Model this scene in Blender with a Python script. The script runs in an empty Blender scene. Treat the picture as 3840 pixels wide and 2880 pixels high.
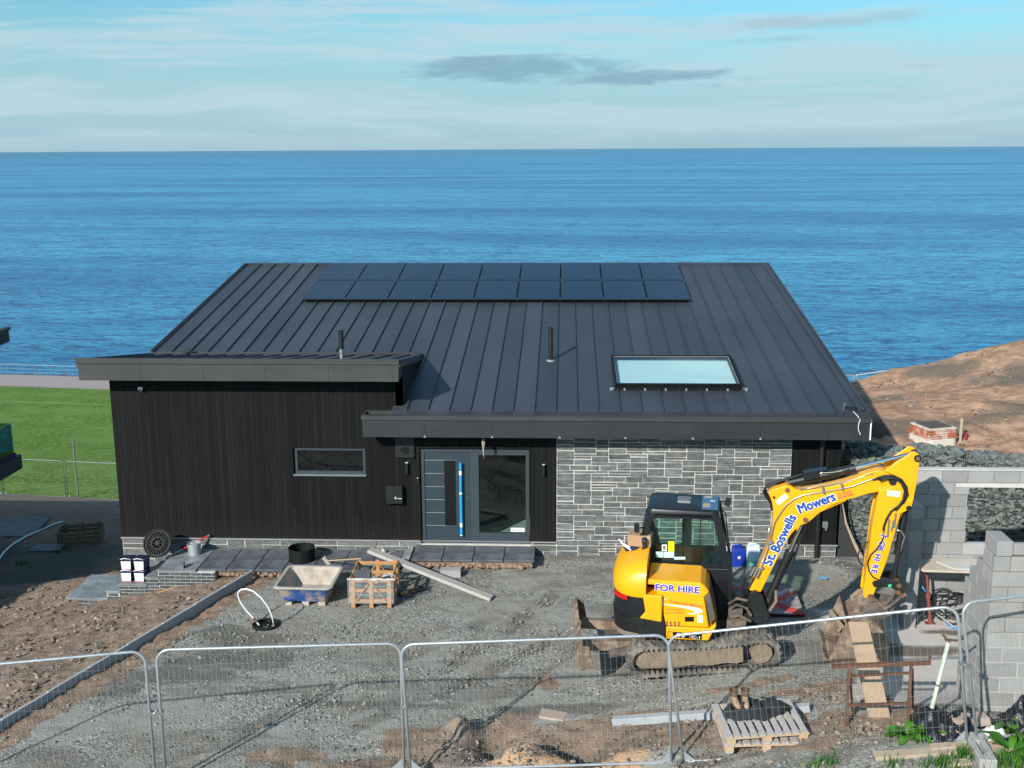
import bpy, bmesh, math, random
import numpy as np
from mathutils import Vector, Matrix, noise as mn
random.seed(11)
SC = bpy.context.scene
COL = SC.collection
R = math.radians

# ------------------------------------------------------------------ camera
FPX = 4135.3
CP = Vector((10.054, -23.384, 8.6))
def cam_axes():
    p, r, y = R(12.03), R(-.3287), R(2.7986)
    fw = Vector((-math.sin(y)*math.cos(p), math.cos(y)*math.cos(p), -math.sin(p)))
    r0 = Vector((math.cos(y), math.sin(y), 0)); u0 = r0.cross(fw)
    return r0*math.cos(r)+u0*math.sin(r), -r0*math.sin(r)+u0*math.cos(r), fw
AX, AY, AZ = cam_axes()
cam = bpy.data.cameras.new('camera'); camo = bpy.data.objects.new('camera', cam); COL.objects.link(camo)
M3 = Matrix((AX, AY, -AZ)).transposed()
camo.matrix_world = Matrix.Translation(CP) @ M3.to_4x4()
cam.sensor_width = 36.0; cam.lens = 36.0*FPX/3840; cam.clip_start = .5; cam.clip_end = 200000
SC.camera = camo
def ray(u, v):
    return AX*((u-1920)/FPX) - AY*((v-1440)/FPX) + AZ
def at(u, v, x=None, y=None, z=None):
    """where the line of sight through photo pixel (u,v) meets a plane of the place"""
    d = ray(u, v)
    if z is not None: t = (z-CP.z)/d.z
    elif y is not None: t = (y-CP.y)/d.y
    else: t = (x-CP.x)/d.x
    return CP+d*t

# ------------------------------------------------------------------ light
SE, SAZ = R(29), R(-32)
SUND = Vector((math.sin(SAZ)*math.cos(SE), -math.cos(SAZ)*math.cos(SE), math.sin(SE)))
sl = bpy.data.lights.new('sun', 'SUN'); sl.energy = 5.0; sl.angle = R(.75); sl.color = (1, .965, .90)
so = bpy.data.objects.new('sun', sl); COL.objects.link(so)
so.rotation_euler = SUND.to_track_quat('Z', 'Y').to_euler(); so.location = (0, -30, 40)
SC.view_settings.view_transform = 'Standard'; SC.view_settings.look = 'None'
SC.view_settings.exposure = 0.2; SC.view_settings.gamma = 1
try: SC.view_settings.use_curve_mapping = False
except Exception: pass
SC.cycles.max_bounces = 6; SC.cycles.transparent_max_bounces = 12
SC.cycles.use_denoising = True
SC.render.film_transparent = False

# ------------------------------------------------------------------ node helpers
class NT:
    def __init__(s, tree): s.t = tree; s.n = tree.nodes; s.l = tree.links
    def add(s, typ, **kw):
        n = s.n.new(typ)
        for k, v in kw.items(): setattr(n, k, v)
        return n
    def link(s, a, b): s.l.new(a, b)
    def put(s, sock, v):
        if hasattr(v, 'is_output') or isinstance(v, bpy.types.NodeSocket): s.l.new(v, sock)
        else:
            if sock.type == 'RGBA' and not hasattr(v, '__len__'): v = (v, v, v, 1)
            if sock.type == 'RGBA' and len(v) == 3: v = (*v, 1)
            sock.default_value = v
    def math(s, op, a, b=0.0, c=0.0, clamp=False):
        n = s.add('ShaderNodeMath', operation=op, use_clamp=clamp)
        s.put(n.inputs[0], a); s.put(n.inputs[1], b); s.put(n.inputs[2], c)
        return n.outputs[0]
    def vmath(s, op, a, b=(0, 0, 0)):
        n = s.add('ShaderNodeVectorMath', operation=op)
        s.put(n.inputs[0], a); s.put(n.inputs[1], b)
        return n.outputs[0]
    def mix(s, f, a, b, mode='MIX'):
        n = s.add('ShaderNodeMix', data_type='RGBA', blend_type=mode)
        n.clamp_factor = True
        s.put(n.inputs[0], f); s.put(n.inputs[6], a); s.put(n.inputs[7], b)
        return n.outputs[2]
    def noise(s, vec, scale, detail=3, rough=.55, dim='3D', dist=0):
        n = s.add('ShaderNodeTexNoise', noise_dimensions=dim)
        s.put(n.inputs['Vector'], vec); n.inputs['Scale'].default_value = scale
        n.inputs['Detail'].default_value = detail; n.inputs['Roughness'].default_value = rough
        n.inputs['Distortion'].default_value = dist
        return n.outputs[0]
    def voro(s, vec, scale, out=0, feat='F1', rnd=1):
        n = s.add('ShaderNodeTexVoronoi', feature=feat)
        s.put(n.inputs['Vector'], vec); n.inputs['Scale'].default_value = scale
        n.inputs['Randomness'].default_value = rnd
        return n.outputs[out]
    def ramp(s, f, a, b, smooth=True):
        n = s.add('ShaderNodeMapRange', interpolation_type='SMOOTHSTEP' if smooth else 'LINEAR')
        s.put(n.inputs[0], f); s.put(n.inputs[1], a); s.put(n.inputs[2], b)
        return n.outputs[0]
    def sep(s, v):
        n = s.add('ShaderNodeSeparateXYZ'); s.put(n.inputs[0], v); return n.outputs
    def comb(s, x, y, z):
        n = s.add('ShaderNodeCombineXYZ')
        for i, q in enumerate((x, y, z)): s.put(n.inputs[i], q)
        return n.outputs[0]
    def coord(s, which='Object'):
        return s.add('ShaderNodeTexCoord').outputs[which]
    def scale(s, v, sc):
        n = s.add('ShaderNodeMapping'); s.put(n.inputs[0], v); n.inputs[3].default_value = sc
        return n.outputs[0]
    def bump(s, h, strength=.3, dist=.02, normal=None):
        n = s.add('ShaderNodeBump'); s.put(n.inputs['Height'], h)
        n.inputs['Strength'].default_value = strength; n.inputs['Distance'].default_value = dist
        if normal is not None: s.put(n.inputs['Normal'], normal)
        return n.outputs[0]
    def attr(s, name, out=0):
        return s.add('ShaderNodeAttribute', attribute_name=name).outputs[out]

def new_mat(name):
    m = bpy.data.materials.new(name); m.use_nodes = True
    nt = NT(m.node_tree); b = nt.n['Principled BSDF']
    return m, nt, b

MATS = {}
def mat(name, base, rough=.6, metal=0.0, var=.18, scale=4, fine=40, finevar=.1, bump=.0, bdist=.01,
        dirt=None, tint=False, spec=.5, stretch=None, coat=0, alpha=1, trans=0, rvar=.1, specks=None):
    """a plain surface: two octaves of tone variation, optional dirt, tint attribute and relief"""
    m, nt, b = new_mat(name)
    co = nt.coord()
    if stretch: co = nt.scale(co, stretch)
    n1 = nt.noise(co, scale, 3); n2 = nt.noise(co, fine, 2)
    f = nt.math('ADD', nt.math('MULTIPLY', nt.math('SUBTRACT', n1, .5), 2*var),
                nt.math('MULTIPLY', nt.math('SUBTRACT', n2, .5), 2*finevar))
    f = nt.math('ADD', f, 1.0)
    col = nt.mix(1.0, (*base, 1), nt.comb(f, f, f), 'MULTIPLY')
    if tint: col = nt.mix(1.0, col, nt.attr('tint'), 'MULTIPLY')
    rg = nt.math('ADD', nt.math('MULTIPLY', nt.math('SUBTRACT', n1, .5), 2*rvar), rough, clamp=True)
    mt = metal
    if specks:
        sc_, ss_, lo_, hi_ = specks
        sn = nt.noise(nt.scale(nt.coord(), (1, 1, .6)), ss_, 4, .7)
        big_ = nt.ramp(nt.noise(nt.coord(), 1.6, 3), .35, .7)
        col = nt.mix(nt.math('MULTIPLY', nt.ramp(sn, lo_, hi_), big_), col, (*sc_, 1))
    if dirt:
        dc, ds, lo, hi = dirt
        dn = nt.noise(nt.coord(), ds, 5, .65)
        dm = nt.ramp(dn, lo, hi)
        col = nt.mix(dm, col, (*dc, 1))
        rg = nt.math('ADD', rg, nt.math('MULTIPLY', dm, .35), clamp=True)
        if metal: mt = nt.math('MULTIPLY', nt.math('SUBTRACT', 1.0, dm), metal)
    nt.put(b.inputs['Base Color'], col); nt.put(b.inputs['Roughness'], rg)
    nt.put(b.inputs['Metallic'], mt)
    b.inputs['Specular IOR Level'].default_value = spec
    if coat: b.inputs['Coat Weight'].default_value = coat; b.inputs['Coat Roughness'].default_value = .12
    if trans: b.inputs['Transmission Weight'].default_value = trans
    if alpha < 1: b.inputs['Alpha'].default_value = alpha
    if bump:
        h = nt.math('ADD', n2, nt.math('MULTIPLY', n1, .6))
        nt.put(b.inputs['Normal'], nt.bump(h, bump, bdist))
    MATS[name] = m
    return m

# ------------------------------------------------------------------ mesh helpers
class MB:
    def __init__(s): s.v = []; s.f = []; s.c = []; s.t = (1, 1, 1)
    def _add(s, vs, fs):
        o = len(s.v)
        s.v.extend(Vector(p) for p in vs); s.c.extend([s.t]*len(vs))
        s.f.extend(tuple(i+o for i in f) for f in fs)
        return s
    def box(s, x0, y0, z0, x1, y1, z1):
        vs = [(x, y, z) for z in (z0, z1) for y in (y0, y1) for x in (x0, x1)]
        return s._add(vs, [(0, 2, 3, 1), (4, 5, 7, 6), (0, 1, 5, 4), (2, 6, 7, 3), (0, 4, 6, 2), (1, 3, 7, 5)])
    def jbox(s, x0, y0, z0, x1, y1, z1, j):
        q = len(s.v); s.box(x0, y0, z0, x1, y1, z1)
        for i in range(q, q+8): s.v[i] = s.v[i]+Vector([random.uniform(-j, j) for _ in range(3)])
        return s
    def obox(s, c, size, m=None):
        c = Vector(c); sx, sy, sz = [q/2 for q in size]
        m = m or Matrix.Identity(3)
        vs = [c+m @ Vector((x, y, z)) for z in (-sz, sz) for y in (-sy, sy) for x in (-sx, sx)]
        return s._add(vs, [(0, 2, 3, 1), (4, 5, 7, 6), (0, 1, 5, 4), (2, 6, 7, 3), (0, 4, 6, 2), (1, 3, 7, 5)])
    def beam(s, a, b, w, h, up=(0, 0, 1)):
        a, b = Vector(a), Vector(b); d = (b-a); L = d.length; d.normalize(); up = Vector(up)
        side = up.cross(d)
        if side.length < 1e-4: side = Vector((1, 0, 0)).cross(d)
        side.normalize(); u = d.cross(side)
        m = Matrix((d, side, u)).transposed()
        return s.obox((a+b)/2, (L, w, h), m)
    def tube(s, pts, r, n=8, closed=False, caps=True):
        pts = [Vector(p) for p in pts]; k = len(pts); rr = r if hasattr(r, '__len__') else [r]*k
        prev = None; rings = []
        for i, p in enumerate(pts):
            if closed: d = pts[(i+1) % k]-pts[i-1]
            else: d = pts[min(i+1, k-1)]-pts[max(i-1, 0)]
            d.normalize()
            if prev is None:
                a = Vector((0, 0, 1)) if abs(d.z) < .9 else Vector((1, 0, 0))
                sd = d.cross(a).normalized()
            else:
                sd = (prev-d*prev.dot(d)).normalized()
            prev = sd; u = d.cross(sd)
            rings.append([p+(sd*math.cos(2*math.pi*j/n)+u*math.sin(2*math.pi*j/n))*rr[i] for j in range(n)])
        vs = [q for ring in rings for q in ring]; fs = []
        for i in range(k if closed else k-1):
            for j in range(n):
                a, b = i*n+j, i*n+(j+1) % n; c, d2 = ((i+1) % k)*n+(j+1) % n, ((i+1) % k)*n+j
                fs.append((a, b, c, d2))
        if caps and not closed:
            fs.append(tuple(range(n-1, -1, -1))); fs.append(tuple((k-1)*n+j for j in range(n)))
        return s._add(vs, fs)
    def cyl(s, a, b, r, n=16, r2=None):
        return s.tube([a, b], [r, r if r2 is None else r2], n)
    def prism(s, poly, a, b, f):
        """polygon poly in 2D swept from a to b, f(p,q,t)->3D"""
        n = len(poly)
        vs = [f(p, q, a) for p, q in poly]+[f(p, q, b) for p, q in poly]
        fs = [tuple(range(n)), tuple(range(2*n-1, n-1, -1))]
        fs += [(i, i+n, (i+1) % n+n, (i+1) % n) for i in range(n)]
        return s._add(vs, fs)
    def ring_prism(s, outer, inner, a, b, f):
        """frame between two outlines of equal count"""
        n = len(outer)
        vs = [f(*p, a) for p in outer]+[f(*p, a) for p in inner]+[f(*p, b) for p in outer]+[f(*p, b) for p in inner]
        fs = []
        for i in range(n):
            j = (i+1) % n
            fs += [(i, j, n+j, n+i), (2*n+i, 3*n+i, 3*n+j, 2*n+j), (i, 2*n+i, 2*n+j, j), (n+i, n+j, 3*n+j, 3*n+i)]
        return s._add(vs, fs)
    def lathe(s, prof, n=24, c=(0, 0, 0), m=None):
        c = Vector(c); m = m or Matrix.Identity(3); k = len(prof)
        vs = [c+m @ Vector((r*math.cos(2*math.pi*j/n), r*math.sin(2*math.pi*j/n), z)) for r, z in prof for j in range(n)]
        fs = [(i*n+j, i*n+(j+1) % n, (i+1)*n+(j+1) % n, (i+1)*n+j) for i in range(k-1) for j in range(n)]
        if prof[0][0] > 1e-5: pass
        return s._add(vs, fs)
    def disc(s, c, r, n=20, m=None):
        c = Vector(c); m = m or Matrix.Identity(3)
        return s._add([c+m @ Vector((r*math.cos(2*math.pi*j/n), r*math.sin(2*math.pi*j/n), 0)) for j in range(n)], [tuple(range(n))])
    def loft(s, rings, cap=True):
        n = len(rings[0]); vs = [p for r in rings for p in r]
        fs = [(i*n+j, i*n+(j+1) % n, (i+1)*n+(j+1) % n, (i+1)*n+j) for i in range(len(rings)-1) for j in range(n)]
        if cap: fs += [tuple(range(n-1, -1, -1)), tuple((len(rings)-1)*n+j for j in range(n))]
        return s._add(vs, fs)
    def rock(s, c, size, seed=0, flat=.7):
        rnd = random.Random(seed); bm = bmesh.new()
        bmesh.ops.create_icosphere(bm, subdivisions=2, radius=1)
        off = Vector((rnd.uniform(-9, 9), rnd.uniform(-9, 9), rnd.uniform(-9, 9)))
        ax = Matrix.Rotation(rnd.uniform(0, 6.3), 3, 'Z'); sx, sy = rnd.uniform(.75, 1.25), rnd.uniform(.75, 1.1)
        vs = []
        for v in bm.verts:
            q = v.co.normalized()
            k = 1+.35*mn.noise(q*1.3+off)+.12*mn.noise(q*4+off)
            q = q*k; q = Vector((max(-.72, min(.72, q.x))*sx, max(-.72, min(.72, q.y))*sy, q.z*flat))
            vs.append(Vector(c)+ax @ q*size)
        fs = [tuple(v.index for v in f.verts) for f in bm.faces]; bm.free()
        return s._add(vs, fs)
    def shard(s, c, size, rnd, flat=.7):
        bm = bmesh.new()
        for _ in range(11):
            q = Vector((rnd.gauss(0, 1), rnd.gauss(0, 1), rnd.gauss(0, 1))).normalized()
            q = Vector((max(-.7, min(.7, q.x)), max(-.7, min(.7, q.y)), max(-.62, min(.62, q.z))*flat))
            bm.verts.new(q*size*1.3)
        r_ = bmesh.ops.convex_hull(bm, input=list(bm.verts))
        bmesh.ops.delete(bm, geom=[v for v in bm.verts if not v.link_faces], context='VERTS')
        bm.verts.index_update(); c = Vector(c)
        vs = [c+v.co for v in bm.verts]; fs = [tuple(v.index for v in f.verts) for f in bm.faces]; bm.free()
        return s._add(vs, fs)
    def islands(s):
        par = list(range(len(s.v)))
        def find(a):
            while par[a] != a: par[a] = par[par[a]]; a = par[a]
            return a
        for f in s.f:
            a = find(f[0])
            for q in f[1:]: par[find(q)] = a
        out = {}
        for f in s.f: out.setdefault(find(f[0]), []).append(f)
        res = []
        for fs in out.values():
            ids = sorted({i for f in fs for i in f}); mp = {i: k for k, i in enumerate(ids)}
            m = MB(); m.v = [s.v[i] for i in ids]; m.c = [s.c[i] for i in ids]; m.f = [tuple(mp[i] for i in f) for f in fs]; res.append(m)
        return res
    def build_each(s, name, m, parent=None, **kw):
        return [q.build(name, m, parent, **kw) for q in s.islands()]
    def build(s, name, m, parent=None, bevel=0, seg=1, smooth=False, org=None, angle=35):
        me = bpy.data.meshes.new(name)
        vs = s.v if org is None else [p-Vector(org) for p in s.v]
        me.from_pydata([tuple(p) for p in vs], [], s.f)
        if any(c != (1, 1, 1) for c in s.c):
            a = me.color_attributes.new('tint', 'FLOAT_COLOR', 'POINT')
            a.data.foreach_set('color', np.array([(*c, 1) for c in s.c], dtype=np.float32).ravel())
        bm = bmesh.new(); bm.from_mesh(me); bmesh.ops.recalc_face_normals(bm, faces=bm.faces); bm.to_mesh(me); bm.free()
        me.materials.append(m if not isinstance(m, str) else MATS[m])
        if smooth:
            me.shade_smooth()
            if smooth == 'auto':
                try: me.set_sharp_from_angle(angle=R(angle))
                except Exception: pass
        o = bpy.data.objects.new(name, me); COL.objects.link(o)
        if org is not None: o.location = org
        if parent is not None: o.parent = parent
        if bevel:
            md = o.modifiers.new('bevel', 'BEVEL'); md.width = bevel; md.segments = seg; md.limit_method = 'ANGLE'; md.angle_limit = R(40)
        return o

def tag(o, label=None, cat=None, group=None, kind=None):
    if label: o['label'] = label
    if cat: o['category'] = cat
    if group: o['group'] = group
    if kind: o['kind'] = kind
    return o
def thing(name, label, cat, loc=(0, 0, 0), rz=0, group=None):
    o = bpy.data.objects.new(name, None); COL.objects.link(o); o.empty_display_size = .2
    o.location = loc; o.rotation_euler = (0, 0, rz)
    return tag(o, label, cat, group)
def copy_tree(o, parent=None):
    c = o.copy(); COL.objects.link(c)
    if parent is not None: c.parent = parent
    for ch in list(o.children): copy_tree(ch, c)
    return c
def text(name, s, mt, parent, M, width=None, size=.1, off=0.0, ext=.0015, spacing=1.0, shear=0, bold=0.0):
    cu = bpy.data.curves.new(name, 'FONT'); cu.body = s; cu.size = 1; cu.extrude = 0; cu.offset = off
    cu.space_character = spacing; cu.shear = shear; cu.resolution_u = 3
    tmp = bpy.data.objects.new('tmp', cu); COL.objects.link(tmp)
    dg = bpy.context.evaluated_depsgraph_get()
    me = bpy.data.meshes.new_from_object(tmp.evaluated_get(dg))
    bpy.data.objects.remove(tmp); bpy.data.curves.remove(cu)
    xs = [v.co.x for v in me.vertices]; w = max(xs)-min(xs); x0 = min(xs)
    kx = width/w if width else size
    ky = size if size else kx
    for v in me.vertices: v.co = Vector(((v.co.x-x0)*kx, v.co.y*ky, ext))
    if bold:
        bm = bmesh.new()
        for k, (dx, dy) in enumerate(((-1, 0), (1, 0), (0, 1), (0, -1), (0, 0))):
            n0 = len(bm.verts); bm.from_mesh(me); bm.verts.ensure_lookup_table()
            for v in bm.verts[n0:]: v.co += Vector((dx*bold, dy*bold, k*.0005))
        bm.to_mesh(me); bm.free()
    me.transform(M)
    me.name = name; me.materials.clear(); me.materials.append(MATS[mt])
    o = bpy.data.objects.new(name, me); COL.objects.link(o)
    if parent is not None: o.parent = parent
    return o
def smooth01(t): t = max(0.0, min(1.0, t)); return t*t*(3-2*t)
def sst(a, b, x): return smooth01((x-a)/(b-a))
# ------------------------------------------------------------------ sky
w = bpy.data.worlds.new('World'); SC.world = w; w.use_nodes = True
nt = NT(w.node_tree)
bg = nt.n['Background']; bg.inputs['Strength'].default_value = .12
sky = nt.add('ShaderNodeTexSky', sky_type='NISHITA')
sky.sun_disc = False; sky.sun_elevation = SE; sky.sun_rotation = math.atan2(SUND.x, SUND.y)
sky.altitude = 20; sky.air_density = 1.0; sky.dust_density = .6; sky.ozone_density = 2.2
gen = nt.coord('Generated')
sx, sy, sz = nt.sep(gen)
az = nt.math('ARCTAN2', sx, sy)               # 0 towards the sea (+Y), radians
el = nt.math('ARCSINE', sz)
skyc = nt.mix(1.0, sky.outputs[0], (.47, .86, .93, 1), 'MULTIPLY')
# thin high streaks, drawn out along the horizon, denser towards it
warp = nt.noise(nt.comb(nt.math('MULTIPLY', az, 3.0), nt.math('MULTIPLY', el, 9.0), 1.0), 1.0, 3)
elw = nt.math('ADD', el, nt.math('MULTIPLY', nt.math('SUBTRACT', warp, .5), .05))
pv = nt.comb(nt.math('MULTIPLY', az, 3.2), nt.math('MULTIPLY', elw, 38.0), 3.7)
n1 = nt.noise(pv, 1.25, 6, .58, dist=.35)
pv2 = nt.comb(nt.math('MULTIPLY', az, 5.0), nt.math('MULTIPLY', elw, 120.0), 9.1)
n2 = nt.noise(pv2, 1.0, 5, .6, dist=.5)
low = nt.ramp(el, .16, .0)
st = nt.math('ADD', nt.math('MULTIPLY', n1, .75), nt.math('MULTIPLY', n2, .25))
streak = nt.math('MULTIPLY', nt.ramp(nt.math('ADD', st, nt.math('MULTIPLY', low, .06)), .45, .64), .8)
veil = nt.math('MULTIPLY', nt.ramp(el, .15, .02), .92)
white = (3.75, 5.05, 5.6, 1)
c = nt.mix(veil, skyc, (2.85, 4.4, 5.05, 1))
c = nt.mix(streak, c, white)
# grey-blue flat clouds at their own bearings
def cloud(c, a0, e0, wa, we, seed, amt, colr, lo=.42, hi=.72):
    da = nt.math('DIVIDE', nt.math('SUBTRACT', az, a0), wa)
    de = nt.math('DIVIDE', nt.math('SUBTRACT', el, e0), we)
    d = nt.math('SQRT', nt.math('ADD', nt.math('MULTIPLY', da, da), nt.math('MULTIPLY', de, de)))
    v = nt.comb(nt.math('MULTIPLY', az, 16.0), nt.math('MULTIPLY', el, 85.0), seed)
    n = nt.noise(v, 1.0, 6, .6, dist=.4)
    m = nt.math('ADD', n, nt.math('MULTIPLY', nt.math('SUBTRACT', .75, d), .45))
    m = nt.math('MULTIPLY', nt.ramp(m, lo, hi), amt)
    return nt.mix(m, c, colr)
c = nt.mix(nt.math('MULTIPLY', nt.ramp(el, .022, .0), .6), c, (2.5, 3.85, 4.5, 1))
YAW = R(2.7986)
def sk(u, v):
    d = ray(u, v).normalized()
    return math.atan2(d.x, d.y), math.asin(d.z)
for (u, v, wu, wv, sd, amt, colr) in (
    (1950, 255, 520, 66, 1.3, .85, (1.75, 3.1, 4.0, 1)), (2380, 290, 480, 40, 5.3, .85, (1.8, 3.15, 4.05, 1)),
    (3080, 82, 480, 40, 7.7, .62, (2.9, 3.9, 4.4, 1)), (2930, 146, 240, 22, 2.9, .55, (2.7, 3.8, 4.4, 1)),
    (3450, 250, 130, 22, 4.4, .6, (3.5, 4.4, 4.9, 1)), (600, 525, 900, 16, 8.8, .55, (3.0, 4.3, 4.9, 1)),
    (3300, 500, 900, 34, 6.1, .5, (2.9, 4.1, 4.8, 1)), (60, 500, 180, 22, 3.3, .5, (2.6, 4.1, 4.9, 1))):
    a0, e0 = sk(u, v)
    c = cloud(c, a0, e0, wu/FPX, wv/FPX, sd, amt, colr)
nt.put(bg.inputs['Color'], c)

# ------------------------------------------------------------------ terrain
def lerp(a, b, t): return a+(b-a)*t
PROF = [(-30, -1.6), (0, -1.1), (2, -1.5), (5, -2.6), (10, -3.2), (14, -3.7), (28.5, -8.3), (30.5, -9.0), (60, -13.2), (86, -16.0), (92.1, -16.0), (92.7, -22.0), (400, -22.0)]
def prof(q):
    for (a, za), (b, zb) in zip(PROF, PROF[1:]):
        if q <= b: return lerp(za, zb, (q-a)/(b-a))
    return PROF[-1][1]
def qd(x, y): return y+.123*(x+17)
def xkerb(y): return 3.27+.347*(y+1.25)
def yard(x, y):
    z = -.32+1.17*sst(9.3, 15.6, x)*sst(1.5, 10.2, -y)
    w = sst(14.3, 15.5, x)*sst(3.3, 4.2, -y)*(1-sst(6.6, 8.8, -y))
    return z+(.30-z)*w
HEAPS = [(8.45, -7.80, .32, .30), (8.2, -8.35, .40, .12), (9.40, -8.62, .42, .34), (9.95, -8.75, .42, .20), (10.85, -8.75, .45, .14), (11.4, -8.7, .5, .10),
         (14.6, -1.35, .9, .32), (15.7, -.9, .9, .22), (13.75, -4.35, .5, .10),
         (9.1, -8.05, .45, -.36), (10.35, -8.3, .5, -.24), (3.2, -5.2, .5, -.05),
         (-1.5, -4.3, .9, .10), (.3, -5.9, .8, .14), (-.6, -7.2, .8, .12), (9.0, -1.0, .5, .03), (12.1, -8.1, 1.0, .03)]
def gab_y(x): return .75-(x-16.2)*.33
def mound(x, y):
    z = 1.3-1.37*sst(6, 18, y)+(x-20.9)*(.05+.21*sst(6, 18, y))
    z = lerp(2.0, z, sst(1.2, 4.2, y+(x-16.2)*.33))
    if y > 18: z -= (y-18)*.5
    return z
def G(x, y):
    z = yard(x, y)
    dl = xkerb(y)-x
    if dl > 0: zl = -.34-.19*dl; z = lerp(z, zl, sst(0, .12, dl))
    elif dl > -.75: z -= .10*(1-sst(.22, .75, -dl))
    q = qd(x, y)
    yr = .25 if x > 0 else .6-.38*max(-3.2, x)*-1*-1 if False else .9
    if y > yr-.2 and x < 16.2:
        b = min(prof(q), z-.05) if y < 6 else prof(q)
        z = lerp(z, b, sst(yr-.2, yr+2.2, y))
    if x >= 16.0 and y > gab_y(x)+.55:
        t = sst(16.0, 17.0, x) if y < 5 else sst(16.3, 18.8, x)
        b = prof(q) if y > 6 else lerp(yard(x, y), prof(q), sst(1, 6, y))
        z = lerp(b, mound(x, y), t)
    elif x >= 16.2 and y > -2: z = yard(x, y)
    for hx, hy, r, h in HEAPS:
        d2 = ((x-hx)**2+(y-hy)**2)/(r*r)
        if d2 < 6: z += h*math.exp(-d2*1.6)
    return z
def gp(u, v, lift=0.0):
    """the ground point seen at photo pixel (u,v)"""
    z = -.3
    for _ in range(40):
        p = at(u, v, z=z); z = lerp(z, G(p.x, p.y), .6)
    return Vector((p.x, p.y, z+lift))
def on(x, y, lift=0.0): return Vector((x, y, G(x, y)+lift))

def lines(segs):
    out = []
    for a, b, st in segs:
        n = max(1, round((b-a)/st)); out += [a+(b-a)*i/n for i in range(n)]
    return out+[segs[-1][1]]
XS = lines([(-120, -60, 6), (-60, -30, 2), (-30, -8, .5), (-8, -3, .16), (-3, 18.6, .07), (18.6, 30, .2), (30, 60, 2), (60, 160, 10)])
YS = lines([(-30, -12, 1), (-12, .4, .07), (.4, 12, .2), (12, 34, .4), (34, 82, 1.5), (82, 96, .35), (96, 100, 2)])
nx, ny = len(XS), len(YS)
P = np.zeros((ny, nx, 3), np.float32); Z1 = np.zeros((ny, nx, 4), np.float32); Z2 = np.zeros((ny, nx, 4), np.float32)
def fb(x, y, s, o=0): return mn.noise((x*s+o, y*s-o, o*1.7))
def blob(x, y, cx, cy, rx, ry, wob=.35, o=0):
    d = math.hypot((x-cx)/rx, (y-cy)/ry)+wob*fb(x, y, 1.6, o)+wob*.5*fb(x, y, 5, o)
    return 1-sst(.75, 1.1, d)
PUD = gp(3440, 2440)
RUTS = [((4.0, -10.0), (9.6, -3.2)), ((6.5, -9.6), (13.5, -8.2)), ((8.2, -6.4), (11.0, -1.8))]
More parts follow.
